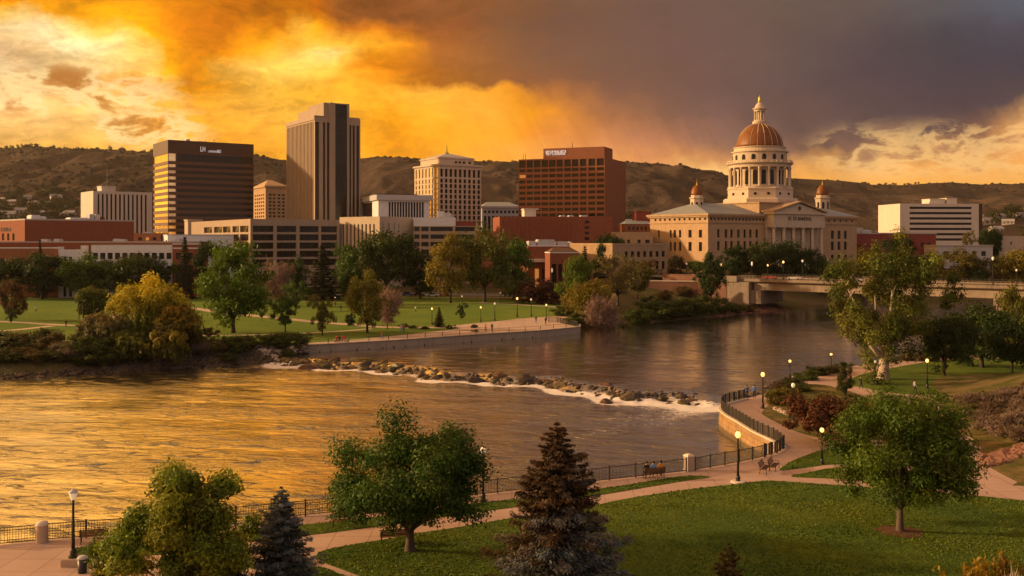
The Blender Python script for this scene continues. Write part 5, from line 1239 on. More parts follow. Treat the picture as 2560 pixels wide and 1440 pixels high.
mb = MB(); cc = even(1, b.a-1, 3, .5); rr = [(b.Z(601), b.Z(593))]; b.facade(mb, 'R', 0, b.a, b.z0, b.top, cc, rr); b.b = 12; b.facade(mb, 'L', b.d, 12, b.z0, b.top, [], []); b.core(mb); b.part(mb, 'wall', 'brick2'); b.panes('R', cc, rr, litp=.5); b.flat_roof(); b.units(1, seed=2); b.done()

# ---- centre low reds and the long tan building
b = Bld('red_flat_hall', 'low red hall with white roof units at the middle of the street', 1316, 1320, 1450, 356, 10, 614)
mb = MB(); b.facade(mb, 'R', 0, b.a, b.z0, b.top, even(2, b.a*.5, 3, .6), [(.4, b.Z(672))]); b.b = 16; b.facade(mb, 'L', b.d, 16, b.z0, b.top, [], []); b.core(mb, para=.4); b.part(mb, 'wall', 'brick'); b.panes('R', even(2, b.a*.5, 3, .6), [(.4, b.Z(672))], litp=.6); b.flat_roof(para=.4)
mb = MB(); mb.box(0, -2.6, b.Z(655), b.X(1374), -.003, b.Z(647)); b.part(mb, 'canopy', 'white_conc'); mb = MB(); mb.box(0, -.08, b.top-.3, b.a, -.003, b.top+.1); b.part(mb, 'coping', 'white')
for p0, p1, t in [(1345,1387,600),(1322,1340,604),(1395,1418,605),(1425,1432,606)]:
    mb = MB(); mb.box(b.X(p0, 3), 3, b.top-.28, b.X(p1, 3), 8, b.Z(t)); mb.box(b.X(p0,3)+.2, 3.2, b.Z(t), b.X(p1,3)-.2, 7.8, b.Z(t)+.2); b.part(mb, 'rooftop_unit', 'unit')
b.done()
b = Bld('red_gabled_hall', 'small red brick hall with a pale coping and shallow gable on the street', 1372, 1375, 1448, 343, 8, 633)
mb = MB(); cc = [(b.X(1380), b.X(1391)), (b.X(1396), b.X(1405)), (b.X(1413), b.X(1423))]; rr = [(.3, b.Z(660))]; b.facade(mb, 'R', 0, b.a, b.z0, b.top, cc, rr); b.b = 10; b.facade(mb, 'L', b.d, 10, b.z0, b.top, [], []); b.core(mb, para=.2); b.part(mb, 'wall', 'brick'); b.panes('R', cc, rr)
mb = MB(); mb.box(-.15, -.15, b.top, b.a+.15, 10, b.top+.35); b.part(mb, 'coping', 'white'); z1 = b.top+.35
mb = MB(); mb.add([(0,0,z1),(b.a,0,z1),(b.a,10,z1),(0,10,z1),(2,5,z1+1.6),(b.a-2,5,z1+1.6)],[(0,1,5,4),(1,2,5),(2,3,4,5),(3,0,4)]); b.part(mb, 'roof', 'dark_brown'); b.done()
b = Bld('long_tan_building', 'long low tan stone building with two rows of windows left of the domed hall', 1425, 1531, 1668, 342, 42, 609)
mb = MB(); cc = [(b.X(1562+15.4*i), b.X(1570+15.4*i)) for i in range(7)]; rr = sorted([(b.Z(644), b.Z(629)), (b.Z(676), b.Z(655))]); b.facade(mb, 'R', 0, b.a, b.z0, b.top, cc, rr); b.facade(mb, 'L', b.d, b.b, b.z0, b.top, [], []); b.core(mb, para=.5); b.part(mb, 'wall', 'tan_stone'); b.panes('R', cc, rr); b.flat_roof(para=.5)
mb = MB(); mb.box(-.12, -.12, b.top-.6, b.a, -.003, b.top+.1); mb.box(-.12, -.003, b.top-.6, -.003, b.b, b.top+.1); b.part(mb, 'cornice', 'tan_stone'); b.done()
b = Bld('stone_annex', 'low golden stone annex with arched windows against the domed hall', 1532, 1534, 1632, 392, 5, 580)
mb = MB(); cc = [(b.X(1568), b.X(1575)), (b.X(1594), b.X(1602)), (b.X(1613), b.X(1624)), (b.X(1546), b.X(1552))]; cc.sort(); rr = [(b.Z(610), b.Z(599))]; b.facade(mb, 'R', 0, b.a, b.z0, b.top, cc, rr); b.b = 15; b.facade(mb, 'L', b.d, 15, b.z0, b.top, [], []); b.core(mb); b.part(mb, 'wall', 'tan_stone'); b.panes('R', cc, rr); b.flat_roof(); b.done()
b = Bld('brown_flat_building', 'brown flat building with a blue grey roof behind the stone annex', 1560, 1562, 1636, 415, 5, 560)
mb = MB(); cc = even(1, b.a-1, 6, .5); rr = [(b.Z(575), b.Z(567))]; b.facade(mb, 'R', 0, b.a, b.z0, b.top, cc, rr); b.b = 15; b.facade(mb, 'L', b.d, 15, b.z0, b.top, [], []); b.core(mb, para=.1); b.part(mb, 'wall', 'brick2'); b.panes('R', cc, rr)
mb = MB(); z1 = b.top; mb.add([(-.3,-.3,z1),(b.a+.3,-.3,z1),(b.a+.3,15,z1),(-.3,15,z1),(2,7,b.Z(550)),(b.a-2,7,b.Z(550))],[(0,1,5,4),(1,2,5),(2,3,4,5),(3,0,4)]); b.part(mb, 'roof', 'blue_roof')
mb = MB(); mb.box(b.X(1590, 6), 6, b.top, b.X(1628, 6), 14, b.Z(529)); mb.box(b.X(1588, 6), 5.8, b.Z(529), b.X(1630, 6), 14.2, b.Z(527)); b.part(mb, 'penthouse', 'maroon'); b.done()

# ---- right side
b = Bld('white_banded_office', 'white office block with dark horizontal window bands at the far right', 2245, 2250, 2457, 520, 4, 509, d=.7)
mb = MB(); xs = b.X(2447); cc = [(b.X(2274), b.X(2429))]; rr = sorted([(b.Z(522.5+13.2*i), b.Z(516.5+13.2*i)) for i in range(7)])
b.facade(mb, 'R', 0, xs, b.z0, b.top, cc, rr); b.b = 26; b.facade(mb, 'L', b.d, 26, b.z0, b.top, [], []); b.core(mb, x1=xs); b.part(mb, 'wall', 'white_conc'); b.panes('R', cc, rr, 'glass')
mb = MB(); mb.box(xs+.003, .3, b.z0, b.a, 26, b.top); b.part(mb, 'end_wall', 'tower_dark')
for p0, p1, t in [(2325,2362,497),(2367,2392,495)]:
    mb = MB(); mb.box(b.X(p0, 5), 5, b.top-.8, b.X(p1, 5), 14, b.Z(t)); mb.box(b.X(p0,5)-.2, 4.8, b.Z(t), b.X(p1,5)+.2, 14.2, b.Z(t)+.3); b.part(mb, 'penthouse', 'white_conc')
b.a = xs; b.flat_roof(); b.units(2, seed=21); b.done()
b = Bld('long_red_hall', 'long dark red hall with a white roof edge right of the domed hall', 2136, 2140, 2340, 440, 3, 585)
mb = MB(); cc = [(b.X(2302), b.X(2310)), (b.X(2318), b.X(2326))]; rr = [(b.Z(616), b.Z(606))]; b.facade(mb, 'R', 0, b.a, b.z0, b.top, cc, rr); b.b = 26; b.facade(mb, 'L', b.d, 26, b.z0, b.top, [], []); b.core(mb, para=.2); b.part(mb, 'wall', 'maroon'); b.panes('R', cc, rr)
mb = MB(); mb.box(-.3, -.3, b.top, b.a+.3, 26.3, b.top+.6); b.part(mb, 'roof', 'roof'); b.units(3, seed=23, para=-.5)
mb = MB(); mb.box(0, -7, b.z0, b.X(2195), -.003, b.Z(614)); mb.box(-.3, -7.3, b.Z(614), b.X(2195)+.3, -.003, b.Z(609)); b.part(mb, 'front_wing', ('maroon',)); b.done()
b = Bld('cream_block', 'cream flat block at the right edge beyond the bridge', 2486, 2497, 2640, 440, 10, 590)
mb = MB(); cc = [(b.X(2526), b.X(2530)), (b.X(2576), b.X(2584))]; rr = [(b.Z(612), b.Z(604))]; b.facade(mb, 'R', 0, b.a, b.z0, b.top, cc, rr); b.facade(mb, 'L', b.d, b.b, b.z0, b.top, [(1, b.b-1)], rr); b.core(mb); b.part(mb, 'wall', 'beige'); b.panes('R', cc, rr); b.panes('L', [(1, b.b-1)], rr); b.flat_roof(); b.done()
b = Bld('pale_shed', 'low pale shed with a grey roof between the red hall and the cream block', 2340, 2343, 2482, 425, 3, 615)
mb = MB(); cc = even(2, b.a-2, 5, .5); rr = [(b.Z(640), b.Z(628))]; b.facade(mb, 'R', 0, b.a, b.z0, b.top, cc, rr); b.b = 12; b.facade(mb, 'L', b.d, 12, b.z0, b.top, [], []); b.core(mb, para=.1); b.part(mb, 'wall', 'grey_pt'); b.panes('R', cc, rr)
mb = MB(); mb.box(-.3, -.3, b.top, b.a+.3, 12.3, b.top+.4); b.part(mb, 'roof', 'roof'); b.done()

# ---- small houses at the foot of the hills
HM = bpy.data.meshes.new('house_wall')
hb = MB(); hb.box(-6, -4, -2, 6, 4, 3.2); hb.add([(-6,-4,3.2),(-6,4,3.2),(-6,0,5.4),(6,-4,3.2),(6,4,3.2),(6,0,5.4)],[(0,2,1),(3,4,5)])
HM.from_pydata(hb.v, [], hb.f)
rb = MB(); rb.add([(-6.5,-4.6,2.95),(6.5,-4.6,2.95),(6.5,0,5.65),(-6.5,0,5.65),(-6.5,4.6,2.95),(6.5,4.6,2.95)],[(0,1,2,3),(3,2,5,4)])
RM = bpy.data.meshes.new('house_roof'); RM.from_pydata(rb.v, [], rb.f)
wb = MB(); wb.box(-.75, -4.06, .6, .75, -4.003, 2.1); WM = bpy.data.meshes.new('house_window'); WM.from_pydata(wb.v, [], wb.f); WM.materials.append(M['glass'])
HM.materials.append(pm('house_paint', (.42,.37,.33), .8, .3, .2)); RM.materials.append(pm('house_roofing', (.28,.27,.28), .8, .4, .2))
rs = random.Random(3)
def house(px, v, label, group):
    x, y, z = hill_point(px, v); t = thing('house', label, 'house', (x, y, z), rs.uniform(-.6, .6), group); s_ = rs.uniform(.9, 1.5); t.scale = (s_, s_, s_)
    link('wall', HM, t); link('roof', RM, t); [link('window', WM, t, (x, 0, 0)) for x in (-3.6, 0, 3.6)]
for px, v in [(4,0.375),(30,0.333),(70,0.354),(84,0.291),(125,0.312),(140,0.333),(160,0.249),(98,0.186),(20,0.165),(170,0.186),(186,0.270),(55,0.249)]: house(px, v, 'tiny pale house among dark trees under the left hills', 'houses under the left hills')
for px, v in [(2150,0.144),(2170,0.186),(2190,0.165),(2215,0.123),(2228,0.186),(2475,0.144),(2500,0.165),(2520,0.123),(2548,0.165),(2490,0.102),(2440,0.165)]: house(px, v, 'tiny pale house among dark trees under the right hills', 'houses under the right hills')
for px, v in [(1575,0.165),(1600,0.144),(1640,0.165),(1660,0.123),(1700,0.165)]: house(px, v, 'tiny house below the hills between the red tower and the dome', 'houses left of the dome')
# ---- domed hall
b = Bld('domed_capitol', 'large tan stone hall with a columned portico and a tall orange dome', 1625, 1770, 2142, 380, 35, 538, z0=2, d=.7)
Wm, Gm = 'tan_stone', 'glass'
zt = b.top; ze = b.Z(549); xp0, xp1 = b.X(1934, -4.5), b.X(2063, -4.5)
mb = MB()
crw = [(b.X(p), b.X(p+6.5)) for p in (1793, 1812, 1826, 1843, 1859, 1873, 1889)]
xm0 = b.X(1918)
rr = sorted([(b.Z(594), b.Z(573)), (b.Z(626), b.Z(603)), (b.Z(672), b.Z(650))])
b.facade(mb, 'R', 0, xm0, b.z0, zt, crw, rr)
cR = [(b.X(p), b.X(p+7.5)) for p in (2077.5, 2094, 2110)]; xr0 = b.X(2066)
kz = lambda py, px=2095: zat(py, b.C[1] + b.X(px)*math.sin(b.th))
rR = sorted([(kz(597), kz(577)), (kz(625), kz(604)), (kz(651), kz(637))])
b.facade(mb, 'R', xm0, xr0, b.z0, zt, [], []); b.facade(mb, 'R', xr0, b.a, b.z0, zt, cR, rR)
clp = [(1721, 1729), (1697, 1703), (1684, 1690), (1674, 1679)]; cl = sorted([(b.Yl(q), b.Yl(p)) for p, q in clp])
kl = lambda py: zat(py, b.C[1] + b.b*.5*math.cos(b.th))
rl = sorted([(kl(594), kl(575)), (kl(627), kl(605)), (kl(672), kl(655))])
yA, yB = b.Yl(1755), b.Yl(1747); yC, yD = b.Yl(1649), b.Yl(1645)
b.facade(mb, 'L', b.d, b.b, b.z0, zt, [(yA, yB)] + cl + [(yC, yD)], rl)
b.core(mb, para=.1); mb.box(-.35, -.35, b.z0, b.a, -.004, b.Z(655)); mb.box(-.35, -.004, b.z0, -.004, b.b, b.Z(655))
wall = b.part(mb, 'wall', Wm)
b.panes('R', crw, rr[1:]); b.panes('R', cR, rR); b.panes('L', [(yA, yB)] + cl + [(yC, yD)], rl[1:])
mb = MB(); b.fbox(mb, 'R', crw[0][0], crw[-1][1], rr[0][0], rr[0][1], .4, .45)
# cornice with a row of dark modillions
mb = MB()
for z0_, z1_, o in [(zt, zt+.7, 1.1), (zt-.55, zt, .7), (b.Z(557), b.Z(555), .35)]:
    mb.box(-o, -o, z0_+.003, b.a+o, -.004, z1_); mb.box(-o, -.004, z0_+.003, -.004, b.b+o, z1_)
b.part(mb, 'cornice', Wm)
for i in range(16):
    x = 1.2 + i * (xm0-2)/16; m2 = MB(); m2.box(x, -.06, b.Z(549.5), x+1.0, -.005, b.Z(544)); m2.build('frieze_opening', M['glass'], b.e)
for i in range(11):
    y = 1.0 + i * (b.b-2)/11; m2 = MB(); m2.box(-.06, y, b.Z(549.5), -.005, y+1.0, b.Z(544)); m2.build('frieze_opening', M['glass'], b.e)
for i in range(5):
    x = xr0 + 1 + i*(b.a-xr0-1)/5; m2 = MB(); m2.box(x, -.06, b.Z(549.5), x+1.0, -.005, b.Z(544)); m2.build('frieze_opening', M['glass'], b.e)
# hipped roofs of the two wings
zr = zt+.7; D = b.b
xc_ = b.X(1899, 0) + 0.0; cx, cyy = b.a*.5, b.b*.5
# dome axis: local point seen at column 1899 on the mid depth line
cx = b.X(1899, b.b*.5); Yd = b.C[1] + cx*math.sin(b.th) + cyy*math.cos(b.th)
zd = lambda py: zat(py, Yd)
pxm = Yd / F
def hip(x0, x1, z1, name='roof', mat='blue_roof'):
    m2 = MB(); m2.add([(x0-.4,-.4,zr),(x1,-.4,zr),(x1,D+.4,zr),(x0-.4,D+.4,zr),(x0+9,D*.5,z1),(x1-3,D*.5,z1)],[(0,1,5,4),(1,2,5),(2,3,4,5),(3,0,4)]); return b.part(m2, name, mat)
hip(0, cx-12, zr+4.6); hip(cx+13, b.a+.8, zr+4.2)
# attic block and stepped base
mb = MB(); h = 105*.5*pxm
mb.box(cx-17, 1.5, zr-.6, cx+17, D-1.5, zd(512)); mb.box(cx-17.4, 1.1, zd(512), cx+17.4, D-1.1, zd(509.5)); b.part(mb, 'attic', Wm)
mb = MB(); c = (cx, cyy); k8 = math.pi/8
mb.lathe([(91*pxm/.95, zd(509)), (91*pxm/.95, zd(500)), (88*pxm/.95, zd(498))], 8, c, 0, k8)
mb.lathe([(84*pxm, zd(498)), (84*pxm, zd(476)), (86*pxm, zd(475.5)), (86*pxm, zd(473.5)), (82*pxm, zd(471))], 8, c, 0, k8)
base = b.part(mb, 'dome_base', 'pale_gold')
for k in range(8):
    for o_ in (-.45, .45):
        a = 2*math.pi*k/8 + k8 + math.pi/8; r = 84*pxm*math.cos(k8) + .02; t = o_*r*.45
        m2 = MB(); p = Vector((c[0] + r*math.cos(a) - t*math.sin(a), c[1] + r*math.sin(a) + t*math.cos(a), 0)); ux, uy = -math.sin(a)*.55, math.cos(a)*.55; nx, ny = math.cos(a)*.06, math.sin(a)*.06
        m2.add([(p.x-ux, p.y-uy, zd(490)), (p.x+ux, p.y+uy, zd(490)), (p.x+ux, p.y+uy, zd(484)), (p.x-ux, p.y-uy, zd(484)), (p.x-ux+nx, p.y-uy+ny, zd(490)), (p.x+ux+nx, p.y+uy+ny, zd(490)), (p.x+ux+nx, p.y+uy+ny, zd(484)), (p.x-ux+nx, p.y-uy+ny, zd(484))], [(4,5,6,7),(0,4,7,3),(1,2,6,5),(3,7,6,2),(0,1,5,4)])
        m2.build('window', M['glass'], base)
# colonnade drum: inner wall with arched niches, a ring of columns, entablature
mb = MB(); mb.lathe([(64*pxm, zd(471)), (64*pxm, zd(421))], 40, c); mb.lathe([(79*pxm, zd(471)), (79*pxm, zd(468.5)), (75*pxm, zd(468))], 40, c); drum = b.part(mb, 'drum', 'pale_gold')
NC = 20
for k in range(NC):
    a = 2*math.pi*k/NC + .08; x, y = c[0] + 73.5*pxm*math.cos(a), c[1] + 73.5*pxm*math.sin(a)
    m2 = MB(); m2.lathe([(.62, zd(468)), (.62, zd(466.5)), (.48, zd(466)), (.42, zd(426)), (.62, zd(424)), (.62, zd(421.5))], 10, (x, y)); m2.build('column', M['pale_gold'], b.e, True)
    a2 = a + math.pi/NC; m2 = MB(); r = 64*pxm; w_ = .95; zq0, zq1 = zd(463), zd(433)
    pts = [(-w_, zq0), (w_, zq0), (w_, zq1)] + [(w_*math.cos(t_), zq1 + w_*math.sin(t_)) for t_ in np.linspace(0, math.pi, 9)[1:-1]] + [(-w_, zq1)]
    def pt(q, rr_): return (c[0] + rr_*math.cos(a2) - q[0]*math.sin(a2), c[1] + rr_*math.sin(a2) + q[0]*math.cos(a2), q[1])
    n_ = len(pts); m2.add([pt(q, r-.2) for q in pts] + [pt(q, r+.08) for q in pts], [tuple(range(n_, 2*n_))] + [(i, (i+1) % n_, n_+(i+1) % n_, n_+i) for i in range(n_)]); m2.build('arched_window', M['glass'], drum)
mb = MB(); mb.lathe([(76*pxm, zd(421.3)), (76*pxm, zd(415)), (78*pxm, zd(414)), (82*pxm, zd(411.5)), (82*pxm, zd(409.5)), (77*pxm, zd(409)), (70*pxm, zd(408))], 48, c); b.part(mb, 'drum_cornice', 'pale_gold')
for k in range(40):
    a = 2*math.pi*k/40
    if k == 0: mb = MB()
    mb.box(c[0] + 79*pxm*math.cos(a) - .12, c[1] + 79*pxm*math.sin(a) - .12, zd(409.3), c[0] + 79*pxm*math.cos(a) + .12, c[1] + 79*pxm*math.sin(a) + .12, zd(405.2))
mb.lathe([(79.6*pxm, zd(405.2)), (79.6*pxm, zd(403.9)), (78.4*pxm, zd(403.9)), (78.4*pxm, zd(405.2))], 40, c, cap=False); b.part(mb, 'balustrade', 'pale_gold')
mb = MB(); mb.lathe([(66*pxm, zd(408)), (66*pxm, zd(384)), (70*pxm, zd(383)), (70*pxm, zd(380.5)), (64*pxm, zd(380)), (62*pxm, zd(372)), (64.5*pxm, zd(371.5)), (64.5*pxm, zd(369.5)), (58*pxm, zd(369))], 48, c); up = b.part(mb, 'upper_drum', 'pale_gold')
for k in range(16):
    a2 = 2*math.pi*k/16 + .1; m2 = MB(); r = 66*pxm; w_ = .8; zq0, zq1 = zd(403), zd(394)
    pts = [(-w_, zq0), (w_, zq0), (w_, zq1)] + [(w_*math.cos(t_), zq1 + w_*math.sin(t_)) for t_ in np.linspace(0, math.pi, 9)[1:-1]] + [(-w_, zq1)]
    n_ = len(pts); m2.add([pt(q, r-.2) for q in pts] + [pt(q, r+.06) for q in pts], [tuple(range(n_, 2*n_))] + [(i, (i+1) % n_, n_+(i+1) % n_, n_+i) for i in range(n_)]); m2.build('arched_window', M['glass'], up)
# dome shell and ribs
RD_ = 58*pxm; HD = zd(309) - zd(369)
prof = [(RD_*math.cos(t_)*(1-.02*math.sin(2*t_)), zd(369) + HD*math.sin(t_)*1.02) for t_ in np.linspace(0, 1.36, 16)]
mb = MB(); mb.lathe(prof, 48, c); dome = b.part(mb, 'dome', 'copper', True)
for k in range(20):
    a = 2*math.pi*k/20; m2 = MB(); m2.tube([(c[0] + (q[0]+.03)*math.cos(a), c[1] + (q[0]+.03)*math.sin(a), q[1]) for q in prof], .085, 4); m2.build('rib', M['cap'], dome)
mb = MB(); mb.lathe([(17*pxm, zd(312)), (18*pxm, zd(307)), (18*pxm, zd(304.5)), (14.5*pxm, zd(303)), (14*pxm, zd(301))], 24, c)
for k in range(8):
    a = 2*math.pi*k/8 + .2; mb.lathe([(.42, zd(301)), (.30, zd(300)), (.28, zd(281)), (.42, zd(279))], 8, (c[0] + 12*pxm*math.cos(a), c[1] + 12*pxm*math.sin(a)))
mb.lathe([(7.5*pxm, zd(301)), (7.5*pxm, zd(278))], 12, c); mb.lathe([(13.5*pxm, zd(279)), (14*pxm, zd(275)), (17*pxm, zd(273.5)), (17*pxm, zd(271.5)), (13*pxm, zd(270)), (9*pxm, zd(262)), (4*pxm, zd(256)), (3.4*pxm, zd(255))], 24, c)
b.part(mb, 'lantern', 'pale_gold', False)
mb = MB(); mb.lathe([(3.2*pxm, zd(256)), (4.8*pxm, zd(252)), (2.4*pxm, zd(249)), (3.8*pxm, zd(246)), (2*pxm, zd(243)), (.3*pxm, zd(237))], 12, c); b.part(mb, 'finial', 'gilt', True)
# corner cupolas
def cupola(px, ly, ptop_dome, pbot, pbase):
    lx = b.X(px, ly); Yc = b.C[1] + lx*math.sin(b.th) + ly*math.cos(b.th); s_ = Yc/F; z_ = lambda py: zat(py, Yc); cc_ = (lx, ly)
    m2 = MB(); m2.lathe([(19*s_, zr-.5), (19*s_, z_(pbot)), (17.5*s_, z_(pbot-1)), (17.5*s_, z_(pbot-30)), (20*s_, z_(pbot-32)), (20*s_, z_(pbot-34)), (16*s_, z_(pbot-35)), (15.5*s_, z_(pbot-40))], 8, cc_, 0, k8); cp = b.part(m2, 'cupola', 'pale_gold')
    m2 = MB(); hh = z_(ptop_dome) - z_(pbot-40); m2.lathe([(15*s_*math.cos(t_), z_(pbot-40) + hh*math.sin(t_)) for t_ in np.linspace(0, 1.5, 10)], 20, cc_); m2.build('cupola_dome', M['copper'], cp, True)
    m2 = MB(); m2.lathe([(2.2*s_, z_(ptop_dome)-.2), (1.2*s_, z_(ptop_dome-5)), (.4*s_, z_(ptop_dome-8)), (.2*s_, z_(ptop_dome-17))], 8, cc_); m2.build('cupola_finial', M['gilt'], cp)
    for k in range(8):
        a = 2*math.pi*k/8 + k8 + math.pi/8; r = 17.5*s_*math.cos(k8); w_ = 2.8*s_; z0_, z1_ = z_(pbot-6), z_(pbot-20)
        pts_ = [(-w_, z0_), (w_, z0_), (w_, z1_)] + [(w_*math.cos(t_), z1_ + w_*math.sin(t_)) for t_ in np.linspace(0, math.pi, 7)[1:-1]] + [(-w_, z1_)]
        f = lambda q, rr_: (cc_[0] + rr_*math.cos(a) - q[0]*math.sin(a), cc_[1] + rr_*math.sin(a) + q[0]*math.cos(a), q[1])
        n_ = len(pts_); m3 = MB(); m3.add([f(q, r-.2) for q in pts_] + [f(q, r+.05) for q in pts_], [tuple(range(n_, 2*n_))] + [(i, (i+1) % n_, n_+(i+1) % n_, n_+i) for i in range(n_)]); m3.build('window', M['glass'], cp)
cupola(1742, b.b*.5, 463, 528, 528); cupola(2056, b.b*.5, 462, 528, 528)
# portico
yo = -4.5; kp = lambda py: zat(py, b.C[1] + (xp0+xp1)/2*math.sin(b.th) + yo*math.cos(b.th))
zE0, zE1 = kp(569), kp(536)
mb = MB(); mb.box(xp0, yo, zE0, xp1, -.004, kp(553)); mb.box(xp0+.15, yo+.15, kp(553), xp1-.15, -.004, zE1); mb.box(xp0-.6, yo-.6, zE1, xp1+.6, -.004, zE1+.7)
mb.box(xp0-.3, yo-1.5, b.z0, xp1+.3, -.36, kp(645)); mb.box(xp0-.2, yo-2.5, b.z0, xp1+.2, yo-1.5, kp(655)); mb.box(xp0-.1, yo-3.5, b.z0, xp1+.1, yo-2.5, kp(665)); mb.box(xp0, -.9, kp(645), xp1, -.36, zE0)
b.part(mb, 'portico', 'pale_gold')
for i in range(6):
    x = xp0 + 1.2 + i*(xp1-xp0-2.4)/5; m2 = MB(); m2.box(x-.85, yo+.1, kp(645), x+.85, yo+1.8, kp(642.5)); m2.lathe([(.75, kp(642.5)), (.72, kp(625)), (.60, kp(574)), (.85, kp(571.5)), (.85, kp(569))], 16, (x, yo+.95)); m2.build('column', M['pale_gold'], b.e, False)
for i in range(5):
    x = xp0 + 1.2 + (i+.5)*(xp1-xp0-2.4)/5; m2 = MB(); m2.box(x-1.1, -1.0, kp(640), x+1.1, -.905, kp(575)); m2.build('door', M['glass'], b.e)
za, zp = zE1+.7, kp(506); xm = (xp0+xp1)/2
mb = MB(); mb.add([(xp0, yo+.2, za), (xp1, yo+.2, za), (xm, yo+.2, zp-.5), (xp0, 6, za), (xp1, 6, za), (xm, 6, zp-.5)], [(0,1,2),(3,5,4)]); b.part(mb, 'pediment', 'pale_gold')
mb = MB()
for x0_, x1_ in ((xp0-.8, xm), (xp1+.8, xm)): mb.add([(x0_, yo-.7, za+.02), (x1_, yo-.7, zp), (x1_, 8, zp), (x0_, 8, za+.02), (x0_, yo-.7, za+.62), (x1_, yo-.7, zp+.6), (x1_, 8, zp+.6), (x0_, 8, za+.62)], [(0,1,5,4),(4,5,6,7),(1,2,6,5),(2,3,7,6),(3,0,4,7),(0,3,2,1)])
b.part(mb, 'pediment_roof', 'tan_stone')
mb = MB(); m2 = mb.lathe([(.9, 0), (.9, .1)], 16); o = b.part(mb, 'medallion', 'tower_dark'); o.location = (xm, yo+.18, za + (zp-za)*.42); o.rotation_euler = (R(90), 0, 0)
b.text('EC ED BANDAA,', 'R', (xp0+xp1)/2 + .2, 2.1, kp(551), yo+.1, 'letter_dark', sx=.95)
b.done()
# ================================================================ RIVERSIDE, BRIDGE, STREET FURNITURE, PEOPLE
# retaining walls
def wall_along(name, label, P, z0, z1, th, mat, cap=None, side=1, batter=0.0, capmat='cap'):
    """wall following plan points P; th metres thick on the land side"""
    P = [np.array(p[:2], float) for p in P]; n = len(P); off = []
    for i in range(n):
        t = P[min(i+1, n-1)] - P[max(i-1, 0)]; t /= np.hypot(*t); off.append(np.array([-t[1], t[0]]) * side)
    mb = MB(); vs = []
    for p, o in zip(P, off):
        q = p + o*th; w_ = p - o*batter
        vs += [(w_[0], w_[1], z0), (p[0], p[1], z1), (q[0], q[1], z1), (q[0], q[1], z0)]
    fs = []
    for i in range(n-1):
        for k in range(4): fs.append((4*i+k, 4*i+(k+1) % 4, 4*i+4+(k+1) % 4, 4*i+4+k))
    fs += [(0,1,2,3), (4*n-1, 4*n-2, 4*n-3, 4*n-4)]
    mb.add(vs, fs); e = thing(name, label, 'wall'); mb.build('wall', M[mat], e, fix=True)
    if cap:
        mb = MB(); vs = []
        for p, o in zip(P, off):
            a_, b_ = p - o*.12, p + o*(th + .05)
            vs += [(a_[0], a_[1], z1+.004), (a_[0], a_[1], z1+cap), (b_[0], b_[1], z1+cap), (b_[0], b_[1], z1+.004)]
        mb.add(vs, fs); mb.build('coping', M[capmat], e, fix=True)
    return e
wall_along('river_wall', 'long grey concrete river wall below the far promenade', far_shore[i_wall0:i_wall1+2], -4.2, .06, .6, 'conc', .16, 1, 0.0, 'conc')
crv = spline(near_edge[12:21], 6, False)
wall_along('curved_wall', 'curved golden stone retaining wall where the path bends by the weir', crv, -4.4, -.01, .5, 'stone_wall', .14, -1, .25)
wall_along('quay_wall', 'straight concrete quay under the near fence', [near_edge[0]] + near_edge[1:13], -4.4, -.02, .5, 'conc', None, -1)

# near fence: posts and panels between stone pillars
def fence(name, label, pts, kind, h=1.15, bay=2.5, post=.05, inset=.35):
    P = [np.array(p, float) for p in pts]; L = [0.0]
    for a_, b_ in zip(P[:-1], P[1:]): L.append(L[-1] + np.hypot(*(b_-a_)))
    def at(s_):
        i = min(np.searchsorted(L, s_, side='right') - 1, len(P) - 2); f = (s_ - L[i]) / (L[i+1] - L[i] + 1e-9); return P[i] + (P[i+1] - P[i]) * f
    n = max(1, round(L[-1] / bay)); st = [L[-1]*i/n for i in range(n+1)]
    e = thing(name, label, 'fence', (P[0][0], P[0][1], 0)); o = P[0]
    for s_ in st:
        p = at(s_) - o; mb = MB(); mb.box(p[0]-post, p[1]-post, -.02, p[0]+post, p[1]+post, h+.06); mb.box(p[0]-post*1.3, p[1]-post*1.3, h+.06, p[0]+post*1.3, p[1]+post*1.3, h+.09); mb.build('post', M['iron'], e)
    for s0, s1 in zip(st[:-1], st[1:]):
        a_, b_ = at(s0) - o, at(s1) - o; v = b_ - a_; ln = np.hypot(*v); v /= ln; nn = np.array([-v[1], v[0]])
        mb = MB()
        def bar(q0, q1, z0, z1, th):
            c = [a_ + v*q0 - nn*th, a_ + v*q1 - nn*th, a_ + v*q1 + nn*th, a_ + v*q0 + nn*th]
            mb.prism([tuple(k_) for k_ in c], z0, z1)
        bar(post, ln-post, h-.05, h, .03); bar(post, ln-post, .10, .15, .025)
        if kind == 'picket':
            k = int(ln / .13)
            for i in range(1, k): bar(ln*i/k - .018, ln*i/k + .018, .15, h-.05, .012)
        elif kind == 'mesh':
            k = int(ln / .17)
            for i in range(1, k):
                j = rnd.uniform(-.03, .03); bar(ln*i/k - .013 + j, ln*i/k + .013 + j, .15, h-.05, .010)
            for z in np.arange(.30, h-.08, .16): bar(post, ln-post, z-.012 + rnd.uniform(-.02,.02), z+.012, .014)
        elif kind == 'board':
            k = max(2, int(ln / .36))
            for i in range(k): bar(ln*(i+.12)/k, ln*(i+.60)/k, .15, h-.05, .03)
        elif kind == 'rail':
            bar(post, ln-post, h*.5, h*.5+.03, .015)
        mb.build('panel', M['iron'], e)
    return e
def inward(pts, d_):
    P = [np.array(p, float) for p in pts]; out = []
    for i in range(len(P)):
        t = P[min(i+1, len(P)-1)] - P[max(i-1, 0)]; t /= np.hypot(*t); out.append(P[i] + np.array([t[1], -t[0]]) * d_)
    return out
E1 = inward(gl([(-60,1366),(0,1363),(90,1352)]), .25); E2 = inward(gl([(118,1349),(320,1334),(600,1304),(846,1280)]), .25)
